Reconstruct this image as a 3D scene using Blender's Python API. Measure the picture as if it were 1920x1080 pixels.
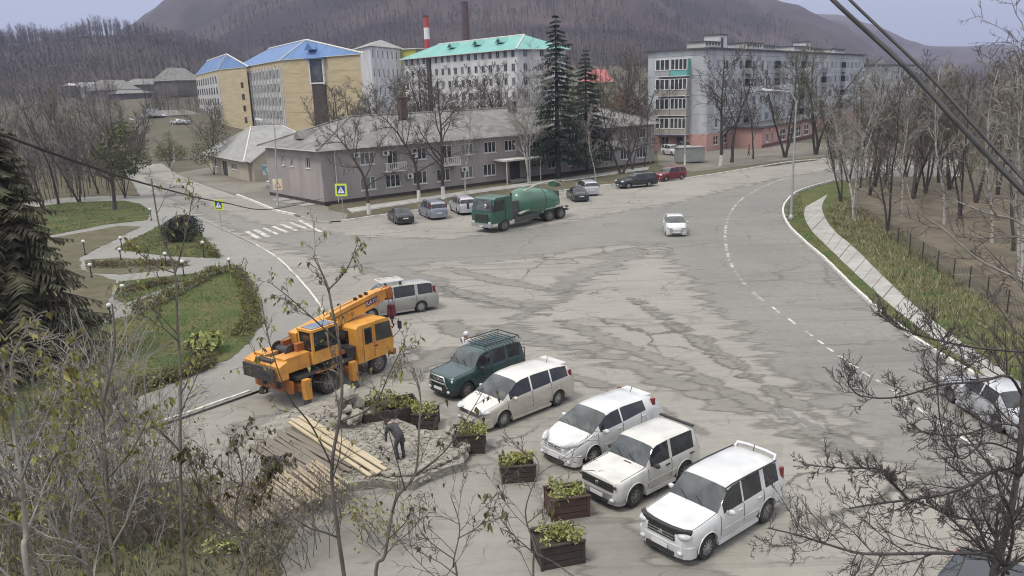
import bpy, bmesh, math, random
import numpy as np
from mathutils import Vector, Matrix, noise as mnoise
for o in list(bpy.data.objects): bpy.data.objects.remove(o)
sc = bpy.context.scene
C = sc.collection
R = math.radians

# ------------------------------------------------------------------ camera
CAM_H, PITCH, ROLL, FPX = 11.85, R(14.04), -0.035, 1500.0
_c, _s = math.cos(ROLL), math.sin(ROLL)
_F = Vector((0, math.cos(PITCH), -math.sin(PITCH)))
_U = Vector((0, math.sin(PITCH), math.cos(PITCH)))
_R = Vector((1, 0, 0))
CX, CY = _R * _c + _U * _s, -_R * _s + _U * _c
cam_d = bpy.data.cameras.new('camera'); cam = bpy.data.objects.new('camera', cam_d); C.objects.link(cam)
cam.matrix_world = Matrix(((CX.x, CY.x, -_F.x, 0), (CX.y, CY.y, -_F.y, 0), (CX.z, CY.z, -_F.z, CAM_H), (0, 0, 0, 1)))
cam_d.sensor_width = 36; cam_d.lens = 36 * FPX / 1920; cam_d.clip_start = .1; cam_d.clip_end = 9000
sc.camera = cam

# ------------------------------------------------------------------ sky, sun, exposure
SUN_EL, SUN_AZ = R(62), R(235)          # overcast: high soft light from behind the camera
w = bpy.data.worlds.new('World'); sc.world = w; w.use_nodes = True
nt = w.node_tree; nt.nodes.clear()
sky = nt.nodes.new('ShaderNodeTexSky'); sky.sky_type = 'NISHITA'; sky.sun_disc = False
sky.sun_elevation = SUN_EL; sky.sun_rotation = SUN_AZ; sky.air_density = 1.0; sky.dust_density = 2.5; sky.ozone_density = 2.0
bg = nt.nodes.new('ShaderNodeBackground'); bg.inputs[1].default_value = .1
out = nt.nodes.new('ShaderNodeOutputWorld')
tc = nt.nodes.new('ShaderNodeTexCoord'); mp = nt.nodes.new('ShaderNodeMapping'); mp.inputs['Scale'].default_value = (1, 1, 3)
nz = nt.nodes.new('ShaderNodeTexNoise'); nz.inputs['Scale'].default_value = 2.2; nz.inputs['Detail'].default_value = 5
rp = nt.nodes.new('ShaderNodeValToRGB')
rp.color_ramp.elements[0].position = .3; rp.color_ramp.elements[0].color = (7.6, 7.7, 8.3, 1)
rp.color_ramp.elements[1].position = .7; rp.color_ramp.elements[1].color = (9.6, 9.6, 9.8, 1)
mx = nt.nodes.new('ShaderNodeMix'); mx.data_type = 'RGBA'; mx.inputs[0].default_value = .88   # cloud layer over the clear sky
nt.links.new(tc.outputs['Generated'], mp.inputs[0]); nt.links.new(mp.outputs[0], nz.inputs[0]); nt.links.new(nz.outputs[0], rp.inputs[0])
sep = nt.nodes.new('ShaderNodeSeparateXYZ'); nt.links.new(tc.outputs['Generated'], sep.inputs[0])
gr = nt.nodes.new('ShaderNodeValToRGB'); gr.color_ramp.interpolation = 'EASE'      # overcast dome: zenith about three times the horizon
gr.color_ramp.elements[0].position = 0.; gr.color_ramp.elements[0].color = (.30, .325, .42, 1); gr.color_ramp.elements[1].position = .75; gr.color_ramp.elements[1].color = (1.25, 1.24, 1.2, 1)
nt.links.new(sep.outputs[2], gr.inputs[0])
ml = nt.nodes.new('ShaderNodeMix'); ml.data_type = 'RGBA'; ml.blend_type = 'MULTIPLY'; ml.inputs[0].default_value = 1
nt.links.new(rp.outputs[0], ml.inputs[6]); nt.links.new(gr.outputs[0], ml.inputs[7])
nt.links.new(sky.outputs[0], mx.inputs[6]); nt.links.new(ml.outputs[2], mx.inputs[7])
nt.links.new(mx.outputs[2], bg.inputs[0]); nt.links.new(bg.outputs[0], out.inputs[0])
sl = bpy.data.lights.new('sun', 'SUN'); sl.energy = 1.5; sl.angle = R(12); sl.color = (1, .93, .82)
sun = bpy.data.objects.new('sun', sl); C.objects.link(sun)
_sd = Vector((math.sin(SUN_AZ) * math.cos(SUN_EL), math.cos(SUN_AZ) * math.cos(SUN_EL), math.sin(SUN_EL)))
sun.rotation_euler = _sd.to_track_quat('Z', 'Y').to_euler()
vs = sc.view_settings; vs.view_transform = 'Standard'; vs.look = 'None'; vs.exposure = 0.66; vs.gamma = 1; vs.use_curve_mapping = False
sc.render.engine = 'CYCLES'; sc.cycles.use_denoising = True; sc.cycles.filter_width = 1.1
sc.cycles.max_bounces = 5; sc.cycles.diffuse_bounces = 3; sc.cycles.glossy_bounces = 2; sc.cycles.transmission_bounces = 2
sc.cycles.transparent_max_bounces = 8; sc.cycles.volume_bounces = 0; sc.cycles.caustics_reflective = False; sc.cycles.caustics_refractive = False

# ------------------------------------------------------------------ where a line of sight meets the place
def ray(px, py):
    return CX * ((px - 960) / FPX) - CY * ((py - 540) / FPX) + _F
def G(px, py, z=0.):                     # point on the level z
    d = ray(px, py); t = (z - CAM_H) / d.z
    return Vector((d.x * t, d.y * t, z))
def D(px, py, dist):                     # point at a distance in front
    d = ray(px, py); t = dist / d.y
    return Vector((d.x * t, dist, CAM_H + d.z * t))
def V(px, py, p0, u):                    # point on the upright plane through p0 along u -> (s, z)
    n = Vector((-u.y, u.x, 0)); d = ray(px, py); t = (p0.x * n.x + p0.y * n.y) / (d.x * n.x + d.y * n.y)
    q = d * t; return (q.x - p0.x) * u.x + (q.y - p0.y) * u.y, CAM_H + q.z

# ------------------------------------------------------------------ materials
MATS = {}
def mat(name, c1, c2=None, scale=4., rough=.7, bump=0., metal=0., detail=6., spec=.4, coat=0., stretch=None, lo=.35, hi=.65, rot=0., bscale=None, dist=0.5):
    if name in MATS: return MATS[name]
    m = bpy.data.materials.new(name); m.use_nodes = True; n = m.node_tree; p = n.nodes['Principled BSDF']
    p.inputs['Roughness'].default_value = rough; p.inputs['Metallic'].default_value = metal; p.inputs['Specular IOR Level'].default_value = spec
    p.inputs['Coat Weight'].default_value = coat; p.inputs['Coat Roughness'].default_value = .08
    p.inputs['Base Color'].default_value = (*c1, 1)
    t = n.nodes.new('ShaderNodeTexCoord'); mpn = n.nodes.new('ShaderNodeMapping'); n.links.new(t.outputs['Object'], mpn.inputs[0])
    if stretch: mpn.inputs['Scale'].default_value = stretch
    mpn.inputs['Rotation'].default_value = (0, 0, rot)
    if c2 is not None:
        z = n.nodes.new('ShaderNodeTexNoise'); z.inputs['Scale'].default_value = scale; z.inputs['Detail'].default_value = detail; z.inputs['Distortion'].default_value = dist
        n.links.new(mpn.outputs[0], z.inputs[0])
        r = n.nodes.new('ShaderNodeValToRGB'); r.color_ramp.elements[0].position = lo; r.color_ramp.elements[1].position = hi
        r.color_ramp.elements[0].color = (*c1, 1); r.color_ramp.elements[1].color = (*c2, 1)
        n.links.new(z.outputs[0], r.inputs[0]); n.links.new(r.outputs[0], p.inputs['Base Color'])
    if bump:
        z2 = n.nodes.new('ShaderNodeTexNoise'); z2.inputs['Scale'].default_value = bscale or scale * 6; z2.inputs['Detail'].default_value = 5
        n.links.new(mpn.outputs[0], z2.inputs[0])
        b = n.nodes.new('ShaderNodeBump'); b.inputs['Strength'].default_value = bump; b.inputs['Distance'].default_value = .05
        n.links.new(z2.outputs[0], b.inputs['Height']); n.links.new(b.outputs[0], p.inputs['Normal'])
    MATS[name] = m; return m
def _N(n, typ, **kw):
    x = n.nodes.new(typ)
    for k, v in kw.items(): setattr(x, k, v)
    return x
def asphalt(name, ca, cb, crack=.6, streak=.35, rot=0., cs=.16, streakc=(.05, .05, .048), patch=.08):
    m = mat(name, ca, cb, scale=patch, rough=.88, bump=.25, bscale=25, detail=9, spec=.2, lo=.38, hi=.62, dist=1.2)
    n = m.node_tree; p = n.nodes['Principled BSDF']; L = n.links
    src = p.inputs['Base Color'].links[0].from_socket
    t = [x for x in n.nodes if x.type == 'TEX_COORD'][0]
    def mixc(fac, a, b, mode='MIX'):
        q = _N(n, 'ShaderNodeMix', data_type='RGBA', blend_type=mode); L.new(fac, q.inputs[0]) if hasattr(fac, 'is_linked') else setattr(q.inputs[0], 'default_value', fac)
        L.new(a, q.inputs[6])
        if isinstance(b, tuple): q.inputs[7].default_value = (*b, 1)
        else: L.new(b, q.inputs[7])
        return q.outputs[2]
    def ramp(s, a, b):
        r = _N(n, 'ShaderNodeMapRange'); r.inputs[1].default_value = a; r.inputs[2].default_value = b; L.new(s, r.inputs[0]); return r.outputs[0]
    def mul(a, b):
        q = _N(n, 'ShaderNodeMath', operation='MULTIPLY'); L.new(a, q.inputs[0])
        if isinstance(b, (int, float)): q.inputs[1].default_value = b
        else: L.new(b, q.inputs[1])
        return q.outputs[0]
    # fine speckle
    z = _N(n, 'ShaderNodeTexNoise'); z.inputs['Scale'].default_value = 2.6; z.inputs['Detail'].default_value = 9; z.inputs['Roughness'].default_value = .72; L.new(t.outputs['Object'], z.inputs[0])
    src = mixc(mul(ramp(z.outputs[0], .42, .7), .4), src, (ca[0] * .62, ca[1] * .62, ca[2] * .62))
    # streaks along the traffic
    mp2 = _N(n, 'ShaderNodeMapping'); mp2.inputs['Rotation'].default_value = (0, 0, rot); mp2.inputs['Scale'].default_value = (.05, 1.1, 1); L.new(t.outputs['Object'], mp2.inputs[0])
    z = _N(n, 'ShaderNodeTexNoise'); z.inputs['Scale'].default_value = 1.; z.inputs['Detail'].default_value = 6; z.inputs['Distortion'].default_value = .6; L.new(mp2.outputs[0], z.inputs[0])
    zz = _N(n, 'ShaderNodeTexNoise'); zz.inputs['Scale'].default_value = .07; L.new(t.outputs['Object'], zz.inputs[0])
    src = mixc(mul(mul(ramp(z.outputs[0], .54, .68), ramp(zz.outputs[0], .4, .6)), streak), src, streakc)
    for rr_, sx, sy, th in ((rot + .12, .035, 3.4, .57), (rot - .5, .06, 2.4, .6), (rot, .5, .5, .6)):
        mp3 = _N(n, 'ShaderNodeMapping'); mp3.inputs['Rotation'].default_value = (0, 0, rr_); mp3.inputs['Scale'].default_value = (sx, sy, 1); mp3.inputs['Location'].default_value = (7 * rr_, 3, 0); L.new(t.outputs['Object'], mp3.inputs[0])
        z = _N(n, 'ShaderNodeTexNoise'); z.inputs['Scale'].default_value = 1.; z.inputs['Detail'].default_value = 7; z.inputs['Distortion'].default_value = 1.3; L.new(mp3.outputs[0], z.inputs[0])
        src = mixc(mul(ramp(z.outputs[0], th, th + .07), streak * .5), src, streakc)
    # cracks
    dn = _N(n, 'ShaderNodeTexNoise'); dn.inputs['Scale'].default_value = .8; dn.inputs['Detail'].default_value = 5; L.new(t.outputs['Object'], dn.inputs[0])
    va = _N(n, 'ShaderNodeVectorMath', operation='MULTIPLY_ADD'); va.inputs[1].default_value = (1.8, 1.8, 0); L.new(dn.outputs[1], va.inputs[0]); L.new(t.outputs['Object'], va.inputs[2])
    for k, (sca, wd) in enumerate(((cs, .012), (cs * 3.1, .012))):
        v = _N(n, 'ShaderNodeTexVoronoi', feature='DISTANCE_TO_EDGE'); v.inputs['Scale'].default_value = sca; L.new(va.outputs[0], v.inputs[0])
        z = _N(n, 'ShaderNodeTexNoise'); z.inputs['Scale'].default_value = .15 + .1 * k; L.new(t.outputs['Object'], z.inputs[0])
        src = mixc(mul(mul(ramp(v.outputs[0], wd, wd * .35), ramp(z.outputs[0], .45 + .06 * k, .6)), crack), src, (.035, .034, .03))
    L.new(src, p.inputs['Base Color'])
    return m
def glassm(name, c, rough=.06, spec=.6):
    return mat(name, c, rough=rough, spec=spec)

# ------------------------------------------------------------------ mesh building
class MB:
    def __init__(s): s.v = []; s.f = []; s.m = []
    def vert(s, p): s.v.append((p[0], p[1], p[2])); return len(s.v) - 1
    def face(s, pts, m=0):
        i0 = len(s.v); s.v.extend((p[0], p[1], p[2]) for p in pts); s.f.append(tuple(range(i0, i0 + len(pts)))); s.m.append(m)
    def hexa(s, b, t, m=0):              # four bottom points, four top points
        i = len(s.v); s.v.extend((p[0], p[1], p[2]) for p in list(b) + list(t))
        for f in ((3, 2, 1, 0), (4, 5, 6, 7), (0, 1, 5, 4), (1, 2, 6, 5), (2, 3, 7, 6), (3, 0, 4, 7)):
            s.f.append(tuple(i + k for k in f)); s.m.append(m)
    def box(s, c, d, m=0, rz=0., taper=1., rot=None):
        x, y, z = d[0] / 2, d[1] / 2, d[2] / 2
        ps = [(-x, -y, -z), (x, -y, -z), (x, y, -z), (-x, y, -z)] + [(-x * taper, -y * taper, z), (x * taper, -y * taper, z), (x * taper, y * taper, z), (-x * taper, y * taper, z)]
        if rot is None and rz: rot = Matrix.Rotation(rz, 3, 'Z')
        if rot is not None: ps = [rot @ Vector(p) for p in ps]
        ps = [(p[0] + c[0], p[1] + c[1], p[2] + c[2]) for p in ps]
        s.hexa(ps[:4], ps[4:], m)
    def bar(s, a, b, w, h, m=0):         # a box between two points
        a, b = Vector(a), Vector(b); d = b - a; q = d.to_track_quat('X', 'Z').to_matrix()
        s.box((a + b) / 2, (d.length, w, h), m, rot=q)
    def tube(s, pts, rad, n=6, m=0, cap=True):
        pts = [Vector(p) for p in pts]
        if isinstance(rad, (int, float)): rad = [rad] * len(pts)
        rings = []; prev = None
        for i, p in enumerate(pts):
            d = (pts[min(i + 1, len(pts) - 1)] - pts[max(i - 1, 0)])
            d = d.normalized() if d.length > 1e-9 else Vector((0, 0, 1))
            if prev is None: a = d.orthogonal().normalized()
            else:
                a = prev - d * prev.dot(d); a = a.normalized() if a.length > 1e-6 else d.orthogonal().normalized()
            prev = a; b = d.cross(a); r = rad[i]
            i0 = len(s.v)
            for k in range(n):
                t = 2 * math.pi * k / n; q = p + a * (r * math.cos(t)) + b * (r * math.sin(t)); s.v.append((q.x, q.y, q.z))
            rings.append(i0)
        for i in range(len(rings) - 1):
            for k in range(n):
                k2 = (k + 1) % n
                s.f.append((rings[i] + k, rings[i] + k2, rings[i + 1] + k2, rings[i + 1] + k)); s.m.append(m)
        if cap:
            s.f.append(tuple(rings[0] + k for k in reversed(range(n)))); s.m.append(m)
            s.f.append(tuple(rings[-1] + k for k in range(n))); s.m.append(m)
    def lathe(s, prof, n=16, axis='Z', c=(0, 0, 0), m=0, closed=False):   # (r, h) pairs
        i0 = len(s.v)
        for r, h in prof:
            for k in range(n):
                t = 2 * math.pi * k / n; a, b = r * math.cos(t), r * math.sin(t)
                p = (a, b, h) if axis == 'Z' else ((a, h, b) if axis == 'Y' else (h, a, b))
                s.v.append((p[0] + c[0], p[1] + c[1], p[2] + c[2]))
        N = len(prof)
        for i in range(N - 1 + (1 if closed else 0)):
            for k in range(n):
                a = i0 + i * n; b = i0 + ((i + 1) % N) * n; k2 = (k + 1) % n
                s.f.append((a + k, a + k2, b + k2, b + k)); s.m.append(m)
    def ell(s, c, r, n=8, k=6, m=0, rz=0.):
        M = Matrix.Rotation(rz, 3, 'Z'); i0 = len(s.v)
        for i in range(k + 1):
            ph = math.pi * i / k
            for j in range(n):
                t = 2 * math.pi * j / n
                q = M @ Vector((r[0] * math.sin(ph) * math.cos(t), r[1] * math.sin(ph) * math.sin(t), r[2] * math.cos(ph)))
                s.v.append((q.x + c[0], q.y + c[1], q.z + c[2]))
        for i in range(k):
            for j in range(n):
                j2 = (j + 1) % n
                s.f.append((i0 + i * n + j, i0 + (i + 1) * n + j, i0 + (i + 1) * n + j2, i0 + i * n + j2)); s.m.append(m)
    def prism(s, poly, a, b, axis='Y', m=0):    # polygon in the other two axes, swept from a to b
        def P(u, v, h): return (u, h, v) if axis == 'Y' else ((u, v, h) if axis == 'Z' else (h, u, v))
        i0 = len(s.v); n = len(poly)
        s.v.extend(P(u, v, a) for u, v in poly); s.v.extend(P(u, v, b) for u, v in poly)
        for k in range(n):
            k2 = (k + 1) % n; s.f.append((i0 + k, i0 + k2, i0 + n + k2, i0 + n + k)); s.m.append(m)
        s.f.append(tuple(i0 + k for k in reversed(range(n)))); s.m.append(m)
        s.f.append(tuple(i0 + n + k for k in range(n))); s.m.append(m)
    def mesh(s, name, mats, smooth=None, fix=True):
        me = bpy.data.meshes.new(name); me.from_pydata(s.v, [], s.f)
        for x in (mats if isinstance(mats, (list, tuple)) else [mats]): me.materials.append(x)
        if any(s.m): me.polygons.foreach_set('material_index', s.m)
        if fix and len(s.f) < 20000:
            b = bmesh.new(); b.from_mesh(me)
            if smooth is not None: bmesh.ops.remove_doubles(b, verts=b.verts, dist=1e-4)
            bmesh.ops.recalc_face_normals(b, faces=b.faces); b.to_mesh(me); b.free()
        if smooth is not None:
            me.polygons.foreach_set('use_smooth', [True] * len(me.polygons)); me.set_sharp_from_angle(angle=R(smooth))
        me.update(); return me
    def build(s, name, mats, parent=None, smooth=None, loc=None, rz=0., fix=True):
        return link(name, s.mesh(name, mats, smooth, fix), parent, loc, rz)
def link(name, me, parent=None, loc=None, rz=0.):
    o = bpy.data.objects.new(name, me); C.objects.link(o)
    if parent is not None: o.parent = parent
    if loc is not None: o.location = loc
    if rz: o.rotation_euler = (0, 0, rz)
    return o
def tag(o, label=None, cat=None, group=None, kind=None):
    for k, v in (('label', label), ('category', cat), ('group', group), ('kind', kind)):
        if v: o[k] = v
    return o
def thing(name, label, cat, loc=(0, 0, 0), rz=0., group=None):
    return tag(link(name, None, None, loc, rz), label, cat, group)
def copy_tree(o, parent=None):
    c = o.copy(); C.objects.link(c); c.parent = parent
    for ch in o.children: copy_tree(ch, c)
    return c
def smooth_line(pts, k=6, closed=False):
    pts = [Vector(p) for p in pts]; n = len(pts); outp = []
    for i in range(n if closed else n - 1):
        g = (lambda j: pts[j % n]) if closed else (lambda j: pts[max(0, min(n - 1, j))])
        a, b, c, d = g(i - 1), g(i), g(i + 1), g(i + 2)
        for q in range(k):
            t = q / k
            outp.append(.5 * ((2 * b) + (c - a) * t + (2 * a - 5 * b + 4 * c - d) * t * t + (3 * b - a - 3 * c + d) * t ** 3))
    if not closed: outp.append(pts[-1])
    return outp
def px_poly(pp, z=0., k=1, jag=0., seed=0):
    pts = [G(x, y, z) for x, y in pp]
    if k > 1: pts = smooth_line(pts, k, True)
    if jag:
        q = []; n = len(pts)
        for i in range(n):
            a, b = pts[i], pts[(i + 1) % n]; m = max(1, int((b - a).length / (jag * 1.5)))
            for j in range(m):
                p = a.lerp(b, j / m); v = mnoise.noise_vector(p * (.55 / jag) + Vector((seed, 0, 0))) * jag + mnoise.noise_vector(p * (2.2 / jag)) * jag * .4
                q.append(Vector((p.x + v.x, p.y + v.y, z)))
        pts = q
    return pts
def sheet(name, pts, m, kind='structure', parent=None, thick=0.):
    b = bmesh.new(); vs_ = [b.verts.new((p[0], p[1], p[2])) for p in pts]; f = b.faces.new(vs_)
    if f.normal.z < 0: f.normal_flip()
    f.normal_update()
    if f.normal.z < 0: f.normal_flip()
    if thick:
        r = bmesh.ops.extrude_face_region(b, geom=[f]); 
        for e in r['geom']:
            if isinstance(e, bmesh.types.BMVert): e.co.z -= thick
    bmesh.ops.triangulate(b, faces=[x for x in b.faces if len(x.verts) > 4])
    bmesh.ops.recalc_face_normals(b, faces=b.faces)
    me = bpy.data.meshes.new(name); b.to_mesh(me); b.free(); me.materials.append(m)
    if not thick:
        me.flip_normals() if me.polygons[0].normal.z < 0 else None
    o = link(name, me, parent)
    if parent is None and kind: o['kind'] = kind
    return o
def inside(p, poly):
    x, y = p[0], p[1]; c = False; n = len(poly); j = n - 1
    for i in range(n):
        a, b = poly[i], poly[j]
        if (a[1] > y) != (b[1] > y) and x < (b[0] - a[0]) * (y - a[1]) / (b[1] - a[1]) + a[0]: c = not c
        j = i
    return c

def soft_sheet(name, poly, m, z, cell=.45, band=1.1, rot=0.):
    """a wearing-away layer: its edge frays into what lies under it"""
    P = np.array([(p[0], p[1]) for p in poly]); A, B = P, np.roll(P, -1, 0); lo, hi_ = P.min(0) - band, P.max(0) + band
    ny = max(2, int((hi_[1] - lo[1]) / cell)); nx = max(2, int((hi_[0] - lo[0]) / cell))
    if nx * ny > 90000: k = math.sqrt(nx * ny / 90000); nx, ny = int(nx / k), int(ny / k)
    X_, Y_ = np.meshgrid(np.linspace(lo[0], hi_[0], nx), np.linspace(lo[1], hi_[1], ny)); Q = np.stack([X_.ravel(), Y_.ravel()], 1); dmin = np.full(len(Q), 1e9); ins = np.zeros(len(Q), bool)
    for a, b_ in zip(A, B):
        ab = b_ - a; t = np.clip(((Q - a) @ ab) / max(1e-9, ab @ ab), 0, 1); d = np.hypot(*(Q - a - t[:, None] * ab).T); dmin = np.minimum(dmin, d)
        c = (a[1] > Q[:, 1]) != (b_[1] > Q[:, 1])
        if abs(b_[1] - a[1]) > 1e-9: ins ^= c & (Q[:, 0] < (b_[0] - a[0]) * (Q[:, 1] - a[1]) / (b_[1] - a[1]) + a[0])
    sd = np.where(ins, dmin, -dmin); at = np.clip(.5 + .5 * sd / band, 0, 1)
    idx = np.arange(nx * ny).reshape(ny, nx); F_ = np.stack([idx[:-1, :-1], idx[:-1, 1:], idx[1:, 1:], idx[1:, :-1]], -1).reshape(-1, 4); F_ = F_[(at[F_] > 0).any(1)]
    used = np.unique(F_); mp_ = np.zeros(nx * ny, int); mp_[used] = np.arange(len(used)); me = bpy.data.meshes.new(name)
    me.from_pydata(np.column_stack([Q[used], np.full(len(used), z)]).tolist(), [], mp_[F_].tolist()); ca = me.attributes.new('wear', 'FLOAT', 'POINT'); ca.data.foreach_set('value', at[used].astype(np.float32))
    key = m.name + '_frayed'
    if key not in MATS:
        m2 = m.copy(); m2.name = key; n = m2.node_tree; L = n.links; p = n.nodes['Principled BSDF']; o_ = [x for x in n.nodes if x.type == 'OUTPUT_MATERIAL'][0]
        at_ = _N(n, 'ShaderNodeAttribute', attribute_name='wear'); t = [x for x in n.nodes if x.type == 'TEX_COORD'][0]
        mpp = _N(n, 'ShaderNodeMapping'); mpp.inputs['Rotation'].default_value = (0, 0, rot); mpp.inputs['Scale'].default_value = (.22, 1.3, 1); L.new(t.outputs['Object'], mpp.inputs[0])
        z_ = _N(n, 'ShaderNodeTexNoise'); z_.inputs['Scale'].default_value = .9; z_.inputs['Detail'].default_value = 9; z_.inputs['Roughness'].default_value = .62; L.new(mpp.outputs[0], z_.inputs[0])
        ad_ = _N(n, 'ShaderNodeMath', operation='MULTIPLY_ADD'); ad_.inputs[1].default_value = 2.4; ad_.inputs[2].default_value = -1.2; L.new(z_.outputs[0], ad_.inputs[0])
        sm = _N(n, 'ShaderNodeMath', operation='ADD'); L.new(ad_.outputs[0], sm.inputs[0]); L.new(at_.outputs['Fac'], sm.inputs[1])
        mr_ = _N(n, 'ShaderNodeMapRange'); mr_.inputs[1].default_value = .36; mr_.inputs[2].default_value = .66; L.new(sm.outputs[0], mr_.inputs[0])
        mlt = _N(n, 'ShaderNodeMath', operation='MINIMUM'); L.new(mr_.outputs[0], mlt.inputs[0]); r2 = _N(n, 'ShaderNodeMapRange'); r2.inputs[1].default_value = 0.; r2.inputs[2].default_value = .25; L.new(at_.outputs['Fac'], r2.inputs[0]); L.new(r2.outputs[0], mlt.inputs[1])
        tr = _N(n, 'ShaderNodeBsdfTransparent'); mxs = _N(n, 'ShaderNodeMixShader'); L.new(mlt.outputs[0], mxs.inputs[0]); L.new(tr.outputs[0], mxs.inputs[1]); L.new(p.outputs[0], mxs.inputs[2]); L.new(mxs.outputs[0], o_.inputs['Surface']); MATS[key] = m2
    me.materials.append(MATS[key]); return tag(link(name, me), kind='structure')
# ================================================================== terrain
def ss(a, b, x): t = max(0., min(1., (x - a) / (b - a))); return t * t * (3 - 2 * t)
def gh(x, y):
    r = math.hypot(x, y); px = 960 + FPX * x / max(y, 1.) if y > 5 else 960
    l, rt = ss(900, 450, px), ss(1150, 1400, px); c = max(0, 1 - l - rt)
    zl = 14 * ss(165, 400, r) + 7 * ss(400, 540, r); zc = 4 * ss(140, 210, r) + 20 * ss(210, 520, r); zr = 7 * ss(330, 540, r)
    return l * zl + c * zc + rt * zr
def interp(tab, x):
    if x <= tab[0][0]: return tab[0][1]
    for (a, ya), (b, yb) in zip(tab, tab[1:]):
        if x <= b: t = (x - a) / (b - a); t = t * t * (3 - 2 * t) * .5 + t * .5; return ya + (yb - ya) * t
    return tab[-1][1]
def grid_mesh(name, P, m, smooth=True):
    P = np.asarray(P); a, b = P.shape[:2]
    idx = np.arange(a * b).reshape(a, b)
    f = np.stack([idx[:-1, :-1], idx[1:, :-1], idx[1:, 1:], idx[:-1, 1:]], -1).reshape(-1, 4)
    me = bpy.data.meshes.new(name); me.from_pydata(P.reshape(-1, 3).tolist(), [], f.tolist()); me.materials.append(m)
    me.polygons.foreach_set('use_smooth', [smooth] * len(me.polygons))
    if me.polygons[len(me.polygons) // 2].normal.z < 0: me.flip_normals()
    return me
m_earth = mat('earth', (.12, .105, .08), (.09, .092, .06), scale=.16, rough=.95, bump=.5, bscale=3, spec=.1)
m_hill = mat('hill_woodland_floor', (.05, .041, .04), (.085, .07, .06), scale=.012, rough=1, bump=.8, bscale=.25, spec=.05, detail=10)
m_mtn = mat('mountain_slope', (.034, .028, .031), (.085, .068, .062), scale=.006, rough=1, bump=1., bscale=.12, spec=.03, detail=12, lo=.36, hi=.66, dist=1.2)
rows = []
ths = [math.atan((p - 960) / FPX) for p in range(-2400, 4401, 100)]
for r in [0.5, 8, 20, 40, 70, 100] + list(range(120, 560, 14)):
    rows.append([(r * math.sin(t), r * math.cos(t), gh(r * math.sin(t), r * math.cos(t)) - .05) for t in ths])
tag(link('ground', grid_mesh('ground', rows, m_earth)), kind='structure')
b = MB(); b.face([(-900, -200, -.06), (900, -200, -.06), (900, 60, -.06), (-900, 60, -.06)]); tag(b.build('ground_behind', m_earth), kind='structure')

CREST = {'hill': (760, 420, [(-900, 150), (-400, 130), (-100, 108), (0, 96), (70, 88), (150, 74), (230, 66), (300, 68), (400, 90), (520, 120), (700, 160), (900, 190)]),
         'mountain': (1700, 430, [(-900, 150), (0, 150), (200, 105), (300, 46), (335, 22), (370, -2), (420, -34), (520, -90), (800, -170), (1100, -120), (1300, -52), (1430, 0), (1480, 14), (1560, 45), (1640, 92), (1760, 138), (2100, 150), (2800, 150)]),
         'mountain_range': (2700, 700, [(900, 120), (1200, 60), (1400, 22), (1560, 28), (1620, 46), (1700, 80), (1722, 87), (1790, 88), (1860, 83), (1885, 88), (1920, 104), (2000, 128), (2300, 140), (2900, 120)])}
def elev(px, py): d = ray(px, py); return d.z / math.hypot(d.x, d.y)
def hill_z(name, px, s):
    rc, r0, tab = CREST[name]
    t = math.atan((px - 960) / FPX); r = r0 + (rc - r0) * s
    zc = CAM_H + elev(px, interp(tab, px)) * rc
    z0 = gh(r0 * math.sin(t), r0 * math.cos(t)) - (3 if name != 'mountain_range' else 20)
    x, y = r * math.sin(t), r * math.cos(t)
    if s <= 1:
        z = z0 + (zc - z0) * (s ** (1.25 if name == 'mountain' else 1.1))
        k = math.sin(math.pi * min(1, s)) ** .6
        if name == 'mountain': z += k * 40 * mnoise.fractal(Vector((x * .0035, y * .0022, 3.1)), 1, 2, 5)
        elif name == 'hill': z += k * 5 * mnoise.noise(Vector((x * .01, y * .01, 1)))
        else: z += k * 45 * mnoise.fractal(Vector((x * .003, y * .002, 7.7)), 1, 2, 5)
    else: z = zc - (s - 1) * rc * .35
    return x, y, z
SH = {}
for nm, (rc, r0, tab) in CREST.items():
    step = 12 if nm != 'hill' else 16
    pxs = list(range(tab[0][0], tab[-1][0] + 1, step))
    ssq = [i / 44 for i in range(45)] + [1.06, 1.2]
    me = grid_mesh(nm, [[hill_z(nm, p, s) for p in pxs] for s in ssq], m_hill if nm == 'hill' else m_mtn)
    tag(link('hill' if nm == 'hill' else ('mountain' if nm == 'mountain' else 'mountain_far'), me), kind='structure')

# ================================================================== roads and pavements
TR = 0.
_d = G(1500, 720) - G(1020, 560); TR = -math.atan2(_d.y, _d.x)
m_road = asphalt('old_pale_asphalt', (.285, .272, .24), (.25, .238, .21), crack=.6, streak=.6, rot=TR, streakc=(.135, .128, .112), cs=.12)
m_dark = asphalt('newer_grey_asphalt', (.192, .188, .172), (.222, .215, .194), crack=.35, streak=.5, rot=TR, cs=.1, streakc=(.125, .124, .118))
m_pave = asphalt('pavement_asphalt', (.25, .247, .225), (.22, .217, .197), crack=.2, streak=.1, cs=.1)
m_patch = asphalt('dark_patch_asphalt', (.195, .188, .168), (.225, .215, .19), crack=.4, streak=.25, rot=TR)
m_yard = asphalt('dusty_yard', (.2, .185, .155), (.15, .138, .112), crack=.3, streak=.2, patch=.15)
m_kerb = mat('whitewashed_kerb', (.62, .61, .57), (.42, .41, .37), scale=2.2, rough=.85, bump=.2)
m_kerb2 = mat('bare_concrete_kerb', (.36, .35, .32), (.26, .25, .22), scale=2.2, rough=.85, bump=.2)
m_lawn = mat('lawn_turf', (.062, .092, .034), (.115, .112, .052), scale=.5, rough=1, bump=.9, bscale=9, spec=.05, detail=9)
m_bed = mat('bare_bed', (.135, .118, .085), (.095, .092, .058), scale=.9, rough=1, bump=.9, bscale=6, spec=.05)
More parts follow.
